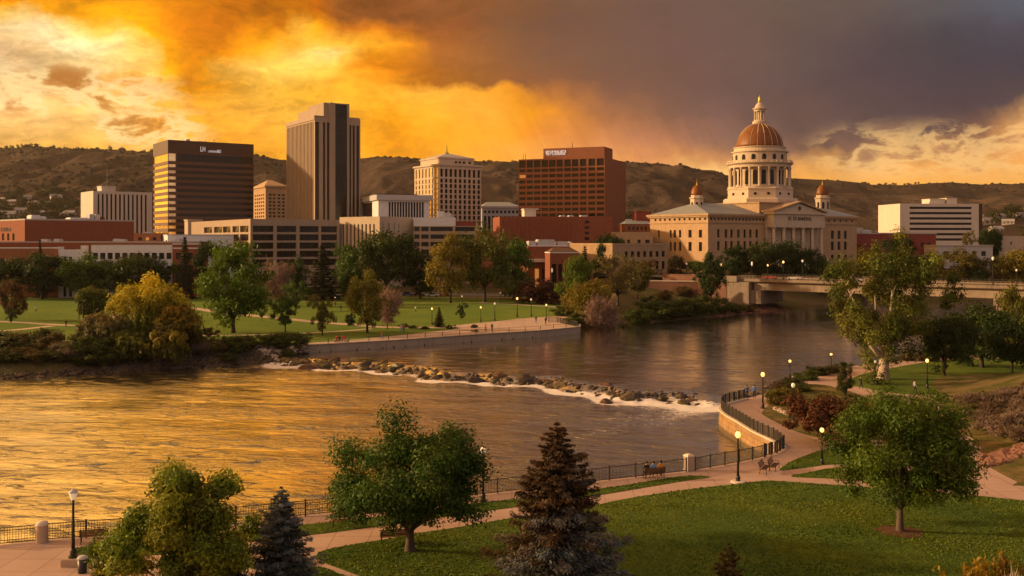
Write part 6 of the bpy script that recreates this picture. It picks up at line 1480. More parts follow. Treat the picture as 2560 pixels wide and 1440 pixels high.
E3 = inward(gl([(850,1279.5),(1200,1236.5),(1450,1207.5),(1712,1178)]), .25); E4 = inward(gl([(1733,1175.5),(1861,1152.5),(1905,1142)]), .25)
fence('river_fence', 'short mesh fence left of the round stone bollard', E1, 'mesh')
fence('river_fence', 'mesh fence along the river behind the bottom left trees', E2, 'mesh')
fence('river_fence', 'long picket fence along the river from the round tree to the square pillar', E3, 'picket')
fence('river_fence', 'fence from the square pillar towards the corner of the cove', E4, 'picket', bay=1.8)
fence('river_fence', 'dense dark fence around the corner of the cove', inward(gl([(1908,1141),(1940,1131.5),(1951,1122)]), .2), 'board', bay=1.0, post=.07)
fence('cove_fence', 'dark board fence on top of the curved golden wall', [(p[0]+.25, p[1]) for p in crv[:-1]], 'board', 1.2, 1.25, .07)
p0 = gp(105, 1356); e = thing('bollard', 'round topped stone bollard in the mesh fence at the left', 'bollard', (p0[0], p0[1], 0))
mb = MB(); mb.lathe([(.40,0),(.40,1.0),(.39,1.12)], 20); mb.build('shaft', M['pillar'], e, False); mb = MB(); mb.lathe([(.42,1.124),(.42,1.2),(.36,1.34),(.2,1.42),(.05,1.44)], 20); mb.build('cap', M['cap'], e, True)
p0 = gp(1722, 1176); e = thing('stone_pillar', 'square stone pillar with a white cap in the picket fence', 'pillar', (p0[0], p0[1], 0), R(25))
mb = MB(); mb.box(-.33,-.33,0,.33,.33,1.22); mb.box(-.36,-.36,0,.36,.36,.12); mb.build('shaft', M['pillar'], e); mb = MB(); mb.lathe([(.50,1.224),(.50,1.30),(.30,1.42),(.04,1.47)], 4, a0=math.pi/4); mb.build('cap', M['cap'], e)
# far promenade railing
fence('promenade_railing', 'thin railing along the top of the far river wall', inward(far_shore[i_wall0:i_wall1+1], -.5), 'rail', 1.1, 4.2, .06)
fence('terrace_railing', 'dense railing at the right end of the far promenade', gl([(1372,806),(1395,806),(1420,812),(1444,818)]), 'picket', 1.3, 2.0, .07)

# street lamps
def globe_mat(name, col, em): return pm(name, (.75,.68,.55), .35, .02, 1, em=col, ems=em)
M['globe_off'] = globe_mat('faint_glow_glass', (1,.75,.45,1), .25); M['globe_on'] = globe_mat('lit_lamp_glass', (1,.50,.10,1), 1.7)  # unlit globes emit faintly to imitate reflected light
def make_lamp(kind):
    e = thing('street_lamp', '-', 'street lamp')
    mb = MB(); mb.lathe([(.30,0),(.30,.12),(.20,.16),(.19,.5),(.15,.62)], 12); mb.build('base', M['black'], e)
    mb = MB(); mb.lathe([(.115,.62),(.085,2.0),(.065,3.75),(.10,3.8),(.10,3.86)], 10); mb.build('pole', M['black'], e, True)
    mb = MB()
    if kind == 'lantern': mb.lathe([(.12,3.87),(.25,4.28),(.25,4.34)], 6)
    else: mb.lathe([(.10,3.87),(.21,4.0),(.24,4.15),(.19,4.34),(.08,4.44)], 14)
    mb.build('globe', M['globe_off' if kind != 'acorn_on' and kind != 'lantern_on' else 'globe_on'], e, kind != 'lantern')
    mb = MB()
    if kind == 'lantern': mb.lathe([(.30,4.344),(.30,4.38),(.10,4.55),(.02,4.64)], 6)
    else: mb.lathe([(.09,4.43),(.05,4.50),(.01,4.56)], 8)
    mb.build('cap', M['black'] if kind != 'lantern' else M['unit'], e)
    return e
LP = {'lantern': make_lamp('lantern'), 'acorn': make_lamp('acorn'), 'acorn_on': make_lamp('acorn_on')}
used = set()
def lamp(kind, px, py, ptop, label, z=None, Y=None, group='street lamps'):
    x, y, _ = gp(px, py) if Y is None else (xat(px, Y), Y, 0)
    zz = (near_z(x, y) if y < 175 and Y is None else tz(x, y)) if z is None else z
    if Y is None and y > 175: zz = .05
    s_ = ((zat(ptop, y) - zz) / 4.55)
    o = LP[kind] if kind not in used else copy_tree(LP[kind]); used.add(kind)
    return place(o, (x, y, zz), rnd.uniform(0, 1), label, group, (max(.8, min(1.25, s_)), max(.8, min(1.25, s_)), s_))
lamp('lantern', 183, 1412, 1230, 'black lantern lamp on a stone block at the bottom left')
lamp('acorn', 1208, 1253, 1114, 'black lamp with a pale unlit globe between the round tree and the big spruce')
lamp('acorn_on', 1845, 1207, 1075, 'lit lamp in front of the cove fence with a pale footing')
lamp('acorn_on', 2055, 1160, 1067, 'lit lamp under the maroon tree')
lamp('acorn_on', 1907, 1021, 928, 'lamp on the path beside the planting bed above the cove fence')
lamp('acorn_on', 1975, 954, 898, 'lamp at the river edge above the weir, nearest to it')
lamp('acorn_on', 2078, 926, 882, 'farthest lamp along the right river edge')
lamp('acorn', 1983, 1049, 955, 'dark slim lamp among the planting bed bushes')
lamp('acorn', 2188, 961, 899, 'dark lamp left of the old cottonwood trunk')
lamp('acorn_on', 2318, 972, 895, 'lit lamp on the right lawn behind the big maple')
for px, py, t, k, lab in [(1080,812,768,'acorn_on','lit lamp beside the small brown conifer on the far lawn'),(1202,806,765,'acorn_on','lit lamp left of the far plaza'),(1237,802,755,'acorn','dark lamp at the back of the far plaza'),(1293,793,742,'acorn_on','tallest lit lamp in the middle of the far plaza'),
   (1328,791,745,'acorn','dark lamp right of the tallest plaza lamp'),(1366,799,759,'acorn_on','lamp at the right end of the far plaza'),(838,764,742,'acorn','small lamp on the far lawn right of the big conifer'),(1155,770,738,'acorn','thin lamp in the middle of the far lawn'),(1251,755,730,'acorn','small lamp by the thin upper path')]:
    lamp(k, px, py, t, lab)
mb = MB(); mb.box(-.55,-.5,0,.55,.5,.42); mb.box(-.5,-.45,.42,.5,.45,.46); p0 = gp(183, 1412)
o = mb.build('lamp_plinth', M['pillar']); o.location = (p0[0], p0[1], 0); tag(o, 'weathered stone block under the bottom left lantern lamp', 'plinth')
LP['lantern'].location.z = .46; LP['lantern'].scale.z *= .93
mb = MB(); mb.lathe([(.6,0),(.6,.10),(.5,.13)], 16); p0 = gp(1845, 1207); o = mb.build('lamp_footing', M['cap']); o.location = (p0[0], p0[1], .035); tag(o, 'pale concrete footing under the lit lamp before the cove', 'footing'); 

# benches
def make_bench():
    e = thing('park_bench', '-', 'bench')
    mb = MB(); [mb.box(-.9, -.22+.13*k, .43, .9, -.12+.13*k, .47) for k in range(4)]; mb.build('seat', M['wood'], e)
    mb = MB()
    for k in range(4): mb.add([(-.9, .29+.045*k, .53+.12*k), (.9, .29+.045*k, .53+.12*k), (.9, .32+.045*k, .62+.12*k), (-.9, .32+.045*k, .62+.12*k), (-.9, .32+.045*k, .52+.12*k), (.9, .32+.045*k, .52+.12*k), (.9, .35+.045*k, .61+.12*k), (-.9, .35+.045*k, .61+.12*k)], [(0,1,2,3),(4,7,6,5),(0,4,5,1),(3,2,6,7),(0,3,7,4),(1,5,6,2)])
    mb.build('backrest', M['wood'], e)
    for x in (-.8, .8):
        for y in (-.2, .3):
            mb = MB(); mb.tube([(x, y + (.06 if y > 0 else -.03), 0), (x, y, .42)] + ([(x, .50, 1.02)] if y > 0 else []), .028, 6); mb.build('leg', M['black'], e)
        mb = MB(); mb.tube([(x, -.22, .43), (x, -.24, .66), (x, .36, .66)], .022, 6); mb.box(x-.02, -.2, .395, x+.02, .3, .425); mb.build('armrest', M['black'], e)
    return e
B0 = make_bench(); first = True
def bench(px, py, rz, label, z=.035):
    global first
    x, y, _ = gp(px, py); o = B0 if first else copy_tree(B0); first = False
    return place(o, (x, y, z), rz, label, 'park benches')
bench(236, 1355, R(198), 'dark bench facing the river behind the bottom left lantern lamp', 0)
bench(862, 1317, R(15), 'bench on the grass strip half hidden by the round tree')
bench(984, 1357, R(192), 'bench seen from behind on the lawn left of the round tree trunk')
bench(1634, 1196, R(190), 'bench under the three seated people')
bench(1937, 1175, R(65), 'rear bench of the pair on the path right of the lit lamp', 0)
bench(1914, 1181, R(65), 'front bench of the pair on the path right of the lit lamp', 0)
# rubbish bin
p0 = gp(206, 1432); e = thing('rubbish_bin', 'black rubbish bin beside the stone block of the lantern lamp', 'bin', (p0[0], p0[1], 0))
mb = MB(); mb.lathe([(.24,0),(.26,.05),(.28,.85)], 14); mb.build('body', M['black'], e, True); mb = MB(); mb.lathe([(.31,.855),(.31,.93),(.18,1.02),(.05,1.04)], 14); mb.build('lid', M['unit'], e)
# mulch ring under the maple
x, y, _ = gp(2250, 1330); mb = MB(); n = 40; prof = []
mb.add([(0, 0, .10)] + [(1.55*(1+.06*math.sin(5*a)+.04*math.sin(9*a+1))*math.cos(a), 1.45*(1+.05*math.sin(4*a))*math.sin(a), .03) for a in np.linspace(0, 2*math.pi, n, endpoint=False)], [(0, 1+i, 1+(i+1) % n) for i in range(n)])
o = mb.build('mulch_ring', M['mulch']); o.location = (x, y, .02); tag(o, kind='structure')

# bridge
A = np.array([xat(1878, 298), 298.0]); Bv = np.array([xat(2560, 250), 250.0]); v = (Bv - A) / np.hypot(*(Bv - A)); LB = np.hypot(*(Bv - A)) + 75; ang = math.atan2(v[1], v[0]); zd_ = 8.15
br = thing('bridge', 'concrete road bridge over the river with thin railings', 'bridge', (A[0], A[1], 0), ang)
Wd = 15.0
mb = MB(); mb.box(-4, 0, zd_-.75, LB, Wd, zd_); mb.box(-4, -.35, zd_-.55, LB, -.004, zd_+.25); mb.box(-4, Wd+.004, zd_-.55, LB, Wd+.35, zd_+.25); mb.build('deck', M['bridge_conc'], br)
for k in range(5):
    y0 = .9 + k*3.2; mb = MB(); mb.box(.5, y0, zd_-2.9, LB, y0+.6, zd_-.754); mb.box(.5, y0-.25, zd_-3.1, LB, y0+.85, zd_-2.904); mb.build('girder', M['bridge_conc'], br)
for xk in (29, 68.5, 108):
    mb = MB(); mb.box(xk-.9, 1.5, -5, xk+.9, Wd-1.5, 3.2); mb.box(xk-1.2, .2, 3.2, xk+1.2, Wd-.2, zd_-3.104); mb.build('pier', M['bridge_conc'], br)
mb = MB(); mb.box(-7.5, -1.2, -2, -.2, Wd+1.2, zd_-.76); mb.box(-9.5, -1.6, zd_-.756, -4.004, -.356, zd_+1.0); mb.box(-.198, 0, 1.0, 3.2, Wd, zd_-3.2); mb.build('abutment', M['bridge_conc'], br)
mb = MB(); mb.box(-30, -1.3, 2.0, -7.51, -.6, zd_+.9); mb.box(-30, -1.45, zd_+.904, -7.51, -.5, zd_+1.1); mb.build('approach_wall', M['red_rock'], br)
mb = MB(); mb.box(-60, .6, zd_-.2, -4.01, Wd-.6, zd_+.03); mb.box(-4, .6, zd_+.004, LB, Wd-.6, zd_+.03); mb.build('road_surface', M['asphalt'], br)
for y0 in (-.22, Wd+.18):
    for q0 in np.arange(-4, LB, 9.0):
        mb = MB(); q1 = min(q0+8.9, LB)
        for x in np.arange(q0, q1, 1.15): mb.box(x-.05, y0-.05, zd_+.254, x+.05, y0+.05, zd_+1.28)
        for z in (.55, .85, 1.18): mb.box(q0, y0-.035, zd_+z, q1, y0+.035, zd_+z+.07)
        mb.build('railing', M['bridge_conc'] if y0 < 0 else M['iron'], br)
def bpt(q, y): return (A[0] + v[0]*q - v[1]*y, A[1] + v[1]*q + v[0]*y)
for px, k, t, lab in [(1958,'acorn_on',651,'lit lamp above the middle of the bridge'),(2006,'acorn',648,'grey lamp on the bridge left of the old cottonwood'),(2482,'acorn',640,'tall dark lamp on the bridge at the right'),(1919,'acorn_on',660,'small lit lamp at the left end of the bridge'),(2541,'acorn',672,'short lamp on the bridge at the right edge')]:
    u = (px-1280)/F; q = (u*A[1] - A[0]) / (v[0] - u*v[1]); x, y = bpt(q, .1); o = lamp(k, px, 0, t, lab, z=zd_+.25, Y=y)
    o.location.x, o.location.y = x, y
for px, t, lab in [(1802,655,'lit globe lamp by the dark tree at the bridge end'),(1716,655,'pole lamp before the left corner of the domed hall'),(1880,652,'slim grey pole left of the bridge lamps'),(1630,668,'lamp over the brick terrace wall'),(1380,668,'lamp beside the red gabled hall')]:
    lamp('acorn_on' if px in (1802,) else 'acorn', px, 0, t, lab, Y=318)
# brick terrace wall left of the bridge
wall_along('terrace_wall', 'pinkish terrace wall between the wooded bank and the bridge', [(xat(1575,305), 305), (xat(1650,303), 303), (xat(1745,300), 300)], 1.0, 7.4, .6, 'red_rock', .3, 1)

# cars
CARB = [('body', [(-2.15,.35),(2.1,.35),(2.18,.62),(2.0,.82),(1.1,.92),(-1.7,.95),(-2.15,.85)], .86), ('cabin', None, 0)]
def make_car():
    e = thing('parked_car', '-', 'car')
    m2 = MB(); pr = [(-2.15,.32),(2.08,.32),(2.16,.60),(1.98,.80),(1.05,.92),(-1.75,.96),(-2.15,.86)]
    n = len(pr); m2.add([(x, -.86, z) for x, z in pr] + [(x, .86, z) for x, z in pr], [tuple(range(n)), tuple(reversed(range(n, 2*n)))] + [(i, n+i, n+(i+1) % n, (i+1) % n) for i in range(n)])
    m2.add([(-1.55,-.78,.962),(.9,-.78,.93),(.35,-.62,1.42),(-1.2,-.62,1.44),(-1.55,.78,.962),(.9,.78,.93),(.35,.62,1.42),(-1.2,.62,1.44)], [(3,2,6,7)])
    body = m2.build('body', M['car'], e, fix=True)
    m2 = MB(); m2.add([(-1.6,-.80,.95),(.98,-.80,.92),(.36,-.63,1.40),(-1.22,-.63,1.42),(-1.6,.80,.95),(.98,.80,.92),(.36,.63,1.40),(-1.22,.63,1.42)], [(0,1,2,3),(1,5,6,2),(5,4,7,6),(4,0,3,7)]); m2.build('window', M['glass'], e)
    for x in (-1.35, 1.35):
        for y in (-.80, .80):
            m2 = MB(); m2.lathe([(.33,-.11),(.33,.11)], 12); w_ = m2.build('wheel', M['black'], e); w_.location = (x, y, .33); w_.rotation_euler = (R(90), 0, 0)
    for y in (-.6, .6):
        m2 = MB(); m2.box(2.10, y-.15, .60, 2.19, y+.15, .72); m2.build('headlight', M['globe_off'], e); m2 = MB(); m2.box(-2.19, y-.15, .66, -2.12, y+.15, .82); m2.build('tail_light', M['tail'], e)
    return e
def car_mat():
    m, g, out = new_mat('car_paint'); oc = E(g, g.node('ShaderNodeObjectInfo').outputs['Color'])
    b_ = g.node('ShaderNodeBsdfPrincipled', {'Base Color': oc, 'Roughness': .3, 'Metallic': .1, 'Specular IOR Level': .5, 'Coat Weight': .6}); g.l.new(b_.outputs[0], out.inputs[0]); return m
M['car'] = car_mat(); M['tail'] = pm('tail_light_plastic', (.4,.01,.01), .3, em=(1,.05,.02,1), ems=.8)
C0 = make_car(); fc = True
CC = {'white': (.7,.7,.72), 'blue': (.05,.12,.36), 'red': (.35,.03,.02), 'silver': (.42,.43,.45), 'black': (.02,.02,.022), 'grey': (.16,.16,.17)}
def car(px, Y, rz, c, label, z=None):
    global fc
    x = xat(px, Y); o = C0 if fc else copy_tree(C0); fc = False
    place(o, (x, Y, (tz(x, Y) if z is None else z) + .14), rz, label, 'cars parked along the street')
    for ch in o.children:
        if ch.name.startswith('body'): ch.color = (*CC[c], 1)
for px, Y, c, lab in [(28,352,'blue','blue car under the dark trees at the left edge'),(62,353,'red','red car right of the blue one under the left trees'),(122,352,'white','white car under the wide dark tree at the left'),(172,352,'silver','silver car left of the small weeping willow'),(272,351,'blue','blue car between the weeping willow and the golden willow'),
   (452,350,'blue','blue car just right of the golden willow'),(484,352,'silver','silver car beside the bright green cottonwood'),(640,346,'grey','grey car between the bright cottonwood and the pinkish tree'),(848,349,'white','white car right of the big dark conifer'),(872,352,'black','black car right of the white one by the conifer'),
   (1048,350,'black','black car left of the white van like car under the dark trees'),(1082,348,'white','white car in the middle under the dark trees'),(1112,350,'red','red car beside the yellow tree trunk'),(1020,352,'blue','blue car under the tallest dark tree'),(1302,351,'silver','silver car in front of the red flat hall'),(1328,349,'blue','blue car in front of the red gabled hall'),(1405,346,'white','white car right of the dark purple tree')]:
    car(px, Y, rnd.choice([0, math.pi]) + .03, c, lab)
for q, c, lab in [(-14,'white','white car at the left end of the bridge'),(4,'red','red car on the bridge near its left end'),(12,'white','white car on the bridge behind the red one'),(30,'silver','silver car on the bridge left of the old cottonwood'),(82,'blue','blue car on the bridge right of the old cottonwood'),(-24,'black','black car on the road before the domed hall')]:
    x, y = bpt(q, 4.0); place(copy_tree(C0), (x, y, zd_+.03), ang + (0 if q % 4 else math.pi), lab, 'cars on the bridge')
    for ch in bpy.context.scene.collection.objects[-1:]: pass
    top = [o for o in COL.objects if o.get('label') == lab][0]
    for ch in top.children:
        if ch.name.startswith('body'): ch.color = (*CC[c], 1)

# boulders of the weir, riprap on the banks
ROCK = []
for k in range(7):
    bm = bmesh.new(); bmesh.ops.create_icosphere(bm, subdivisions=3, radius=1.0); rg = np.random.default_rng(60+k)
    pl = rg.normal(size=(9, 3)); pl /= np.linalg.norm(pl, axis=1, keepdims=True); dd = rg.uniform(.62, .95, 9)
    for v_ in bm.verts:
        p = np.array(v_.co)
        for n_, d_ in zip(pl, dd):
            t = p @ n_ - d_
            if t > 0: p = p - n_*t*.92
        v_.co = Vector(p * np.array([1.15, .95, .8]) * (1 + .05*math.sin(p[0]*9+k) * math.sin(p[1]*8)))
    me = bpy.data.meshes.new('boulder'); bm.to_mesh(me); bm.free(); me.materials.append(M[('rock','rock_rust','rock','rock_olive','rock','rock_rust','rock_olive')[k]]); ROCK.append(me)
rs = random.Random(12); LWn = float(np.hypot(*(WB-WA)))
def weir_xy(t, s_):
    sh = 1.6*math.sin(t*.21) + 1.1*math.sin(t*.55+1) - 1.8*math.sin(min(max(t/LWn, 0), 1)*math.pi); s0 = s_ - sh
    return WA[0] + WD[0]*t + WN[0]*s0, WA[1] + WD[1]*t + WN[1]*s0
nb = 0
for i in range(265):
    t = rs.uniform(-5, LWn-3); f = t / LWn
    if f > .62 and rs.random() < .42: continue
    s_ = rs.gauss(-1.6, 1.3); x, y = weir_xy(t, s_); sz = rs.choice([.3,.35,.45,.6,.9,1.15]) * rs.uniform(.8, 1.2)
    if f < .1: sz *= 1.25
    z = WL + (WU-WL)*float(sstep(-3.2, .8, np.array(s_))) + rs.uniform(-.75, -.05)*sz
    o = link('boulder', ROCK[rs.randrange(7)]); o.location = (x, y, z); o.rotation_euler = (rs.uniform(-.4,.4), rs.uniform(-.4,.4), rs.uniform(0, 6.28)); q = sz*rs.uniform(.8,1.25); o.scale = (q*1.2, q, sz*.85)
    tag(o, 'wet brown boulder in the line of rocks across the river', 'boulder', 'boulders of the weir'); nb += 1
for px, py, sz, lab in [(1415,968,1.35,'large reddish boulder standing out below the middle of the weir'),(1606,980,1.1,'rounded olive boulder in the right half of the weir'),(1703,994,1.15,'pale boulder in the white water near the right end of the weir'),(1724,978,1.0,'dark boulder above the pale one near the right end of the weir'),(1092,945,.95,'rust brown boulder in the left half of the weir'),(985,925,1.0,'square boulder splitting the white water in the left half of the weir')]:
    x, y, z = gp(px, py, -2.0); o = link('boulder', ROCK[nb % 7]); nb += 1; o.location = (x, y, -2.1); o.rotation_euler = (0, .2, nb); o.scale = (sz*1.35, sz, sz*.8); tag(o, lab, 'boulder')
def riprap(name, pts_fn, n, smin, smax, mat, seed, label):
    rs = random.Random(seed); V = []; Fc = []
    bm = bmesh.new(); bmesh.ops.create_icosphere(bm, subdivisions=1, radius=1.0); bv = [tuple(v_.co) for v_ in bm.verts]; bf = [tuple(v_.index for v_ in f.verts) for f in bm.faces]; bm.free()
    mb = MB()
    for i in range(n):
        x, y, z = pts_fn(rs); s_ = rs.uniform(smin, smax) * (1.5 if rs.random() < .1 else 1); a = rs.uniform(0, 6.28); ca, sa = math.cos(a), math.sin(a); kx, ky, kz_ = rs.uniform(.8,1.5)*s_, rs.uniform(.7,1.1)*s_, rs.uniform(.45,.8)*s_
        vs = []
        for q in bv:
            j = 1 + rs.uniform(-.22, .22); qx, qy = q[0]*kx*j, q[1]*ky*j; vs.append((x + ca*qx - sa*qy, y + sa*qx + ca*qy, z + q[2]*kz_*j))
        mb.add(vs, bf)
    o = mb.build(name, M[mat]); return tag(o, label, 'rocks', kind='stuff')
fs_arr = [np.array(p) for p in far_shore]
def shore_pt(i0, i1, dmin, dmax):
    def f(rs):
        i = rs.randrange(i0, i1); a_, b_ = fs_arr[i], fs_arr[i+1]; t = rs.random(); p = a_ + (b_-a_)*t; n_ = b_-a_; n_ = np.array([-n_[1], n_[0]]) / np.hypot(*n_)
        q = p + n_*rs.uniform(dmin, dmax); return q[0], q[1], max(tz(q[0], q[1]), WL-.3)
    return f
riprap('riprap', shore_pt(4, 9, -.8, 6.5), 1500, .18, .55, 'rock', 71, 'pale broken rocks along the left river bank')
riprap('riprap', shore_pt(1, 5, -.5, 2.2), 500, .18, .6, 'rock', 72, 'broken rocks at the foot of the willow bank')
riprap('riprap', shore_pt(7, 9, -1.5, 8.5), 700, .25, .7, 'conc', 75, 'big pale rocks at the left end of the weir')
def weir_pt(rs):
    t = LWn * rs.random()**1.5 * .97 - 2; s_ = rs.gauss(-.7, 1.0); x, y = weir_xy(t, s_); return x, y, WL + (WU-WL)*float(sstep(-3.2, .8, np.array(s_))) - .12
riprap('weir_rubble', weir_pt, 1100, .14, .38, 'rock', 78, 'dark wet rubble of the weir between its boulders')
def slope_pt(rs):
    px, Y = rs.uniform(1775, 1990), rs.uniform(278, 303); x = xat(px, Y); return x, Y, tz(x, Y)
riprap('riprap', slope_pt, 2200, .2, .55, 'red_rock', 73, 'pinkish rock slope beside the bridge abutment')
def nb_pt(rs):
    i = rs.randrange(20, 27); a_, b_ = np.array(near_edge[i]), np.array(near_edge[i+1]); p = a_ + (b_-a_)*rs.random(); return p[0]-rs.uniform(-.3, 3.2)*.5, p[1]+rs.uniform(-.2, 2.4), rs.uniform(-1.6, -.1)
riprap('riprap', nb_pt, 700, .2, .6, 'rock', 74, 'rocks along the right river edge above the weir')
def bed_pt(rs):
    t = rs.random(); x, y, _ = gp(1942 + 54*t, 1025 + 23*t); return x + rs.uniform(-.4,.4), y + rs.uniform(-.5,.5), .1
riprap('rock_edging', bed_pt, 130, .1, .22, 'pillar', 76, 'pale rock edging of the planting bed')
def red_pt(rs):
    px, Y = rs.uniform(2425, 2600), rs.uniform(88.5, 92.5); x = xat(px, Y); return x, Y + .02*(px-2500), near_z(x, Y)
riprap('rock_outcrop', red_pt, 150, .2, .5, 'red_rock', 77, 'pinkish red rock band under the sagebrush slope')

# people
def human(pose, name, label, loc, rz, shirt, pants, hair=(.02,.015,.01), group=None, hat=None):
    sit = pose == 'sit'; hz = .47 if sit else .92
    def L(f): return f
    if sit:
        J = {'pel': (0,0,.52), 'sp': (0,.02,.75), 'ch': (0,.04,1.0), 'nk': (0,.02,1.17), 'hd': (0,-.01,1.30), 'tp': (0,-.01,1.38),
             'hl': (.10,-.02,.50), 'kl': (.12,-.44,.50), 'al': (.12,-.46,.10), 'tl': (.13,-.62,.05), 'hr': (-.10,-.02,.50), 'kr': (-.12,-.44,.50), 'ar': (-.12,-.42,.10), 'tr': (-.13,-.58,.05),
             'sl': (.19,.04,1.06), 'el': (.25,-.02,.80), 'wl': (.16,-.24,.66), 'fl': (.13,-.34,.63), 'sr': (-.19,.04,1.06), 'er': (-.25,-.02,.80), 'wr': (-.16,-.24,.66), 'fr': (-.13,-.34,.63)}
    else:
        w_ = .26 if pose == 'walk' else .03
        J = {'pel': (0,0,.95), 'sp': (0,0,1.13), 'ch': (0,.01,1.34), 'nk': (0,-.01,1.49), 'hd': (0,-.03,1.61), 'tp': (0,-.03,1.69),
             'hl': (.09,0,.90), 'kl': (.10,-w_*.8-.02,.49), 'al': (.10,-w_,.09), 'tl': (.12,-w_-.16,.04), 'hr': (-.09,0,.90), 'kr': (-.10,-.02+w_*.3,.49), 'ar': (-.10,w_,.10), 'tr': (-.12,w_-.15,.04),
             'sl': (.19,.02,1.41), 'el': (.25,.03+w_*.4,1.13), 'wl': (.25,-.06+w_*.6,.90), 'fl': (.25,-.10+w_*.6,.79), 'sr': (-.19,.02,1.41), 'er': (-.25,.03-w_*.2,1.13), 'wr': (-.25,-.06-w_*.5,.90), 'fr': (-.25,-.09-w_*.6,.79)}
    rad = {'pel': (.15,.12), 'sp': (.135,.11), 'ch': (.17,.12), 'nk': (.058,.058), 'hd': (.092,.105), 'tp': (.068,.08), 'hl': (.088,.09), 'hr': (.088,.09), 'kl': (.06,.062), 'kr': (.06,.062), 'al': (.042,.045), 'ar': (.042,.045), 'tl': (.042,.03), 'tr': (.042,.03),
           'sl': (.066,.066), 'sr': (.066,.066), 'el': (.046,.046), 'er': (.046,.046), 'wl': (.032,.032), 'wr': (.032,.032), 'fl': (.030,.018), 'fr': (.030,.018)}
    ks = list(J); ed = [('pel','sp'),('sp','ch'),('ch','nk'),('nk','hd'),('hd','tp'),('pel','hl'),('hl','kl'),('kl','al'),('al','tl'),('pel','hr'),('hr','kr'),('kr','ar'),('ar','tr'),('ch','sl'),('sl','el'),('el','wl'),('wl','fl'),('ch','sr'),('sr','er'),('er','wr'),('wr','fr')]
    # five fingers on each hand
    vs = [J[k] for k in ks]; rd = [rad[k] for k in ks]; es = [(ks.index(a_), ks.index(b_)) for a_, b_ in ed]
    for f, w0 in (('fl','wl'), ('fr','wr')):
        d_ = (Vector(J[f]) - Vector(J[w0])).normalized(); sd_ = Vector((0,0,1)).cross(d_) if sit else Vector((0,1,0)); sd_.normalize()
        for q in range(5):
            b0 = Vector(J[f]) + sd_*(-.022 + .014*q) if q < 4 else Vector(J[w0]) + d_*.03 + sd_*.025
            tip = b0 + d_*((.055,.068,.064,.05)[q] if q < 4 else .045) + (sd_*.03 if q == 4 else Vector((0,0,-.012)))
            i = len(vs); vs += [tuple(b0 + d_*.012), tuple(tip)]; rd += [(.009,.009), (.007,.007)]; es += [(ks.index(f if q < 4 else w0), i), (i, i+1)]
    me = bpy.data.meshes.new('t'); me.from_pydata(vs, es, [])
    o = bpy.data.objects.new('t', me); COL.objects.link(o)
    md = o.modifiers.new('s', 'SKIN'); md.use_smooth_shade = True; o.modifiers.new('u', 'SUBSURF').levels = 1
    for i, r_ in enumerate(rd): me.skin_vertices[0].data[i].radius = r_
    me.skin_vertices[0].data[0].use_root = True
    bpy.context.view_layer.update()
    b_ = bpy.data.meshes.new_from_object(o.evaluated_get(bpy.context.evaluated_depsgraph_get())); bpy.data.objects.remove(o)
    b_.materials.clear()
    for c in ((.42,.25,.17), shirt, pants, (.03,.025,.02)): b_.materials.append(cloth(c))
    hip_z = J['pel'][2]; mi = []
    for p in b_.polygons:
        c = p.center; z = c.z
        if sit: k = 0 if z > 1.13 or (z < .72 and c.y < -.19 and abs(c.x) < .2 and z > .57) else (1 if z > .56 and c.y > -.2 else (3 if z < .12 else 2))
        else: k = 0 if z > 1.46 or (abs(c.x) > .2 and z < .90) else (1 if z > .94 else (3 if z < .10 else 2))
        mi.append(k)
    b_.polygons.foreach_set('material_index', mi)
    t = thing(name, label, 'person', loc, rz, group); link('body', b_, t)
    hx, hy, hz_ = J['hd']; mb = MB(); 
    mb.lathe([(.099, hz_-.02), (.108, hz_+.03), (.10, hz_+.08), (.06, hz_+.125), (.01, hz_+.14)], 12, (hx, hy+.018)); mb.build('hair', cloth(hat or hair), t, True)
    mb = MB(); mb.lathe([(.018, -.02), (.012, .012), (.002, .03)], 6, (hx, hy-.103)); [mb.v.__setitem__(i, (q[0], q[1], q[2]+hz_)) for i, q in enumerate(mb.v)]
    for sx in (-.034, .034): mb.box(hx+sx-.012, hy-.098, hz_+.012, hx+sx+.012, hy-.088, hz_+.024, 1)
    mb.box(hx-.025, hy-.096, hz_-.052, hx+.025, hy-.086, hz_-.044, 1)
    for sx in (-.095, .095): mb.box(hx+sx-.012, hy-.015, hz_-.025, hx+sx+.012, hy+.02, hz_+.025, 0)
    mb.build('face', [cloth((.40,.23,.16)), cloth((.05,.02,.02))], t)
    return t
CL = {}
def cloth(c):
    k = tuple(round(q, 3) for q in c)
    if k not in CL: CL[k] = pm('cloth', c, .85, .12, 6)
    return CL[k]
bx, by, _ = gp(1634, 1196); ba = R(190); cb, sb = math.cos(ba), math.sin(ba)
for off, sh, pn, lab in [(.62,(.015,.015,.018),(.015,.016,.02),'person in black seated at the left end of the bench'),(.02,(.12,.28,.55),(.02,.02,.03),'person in a light blue top seated in the middle of the bench'),(-.60,(.55,.22,.015),(.05,.06,.10),'person in an orange jacket seated at the right end of the bench')]:
    human('sit', 'person', lab, (bx + cb*off, by + sb*off, .035), ba, sh, pn, group='people on the bench')
BLK, NAV, RED_, WHT, BLU = (.015,.015,.017), (.02,.03,.06), (.42,.03,.02), (.6,.58,.55), (.06,.13,.4)
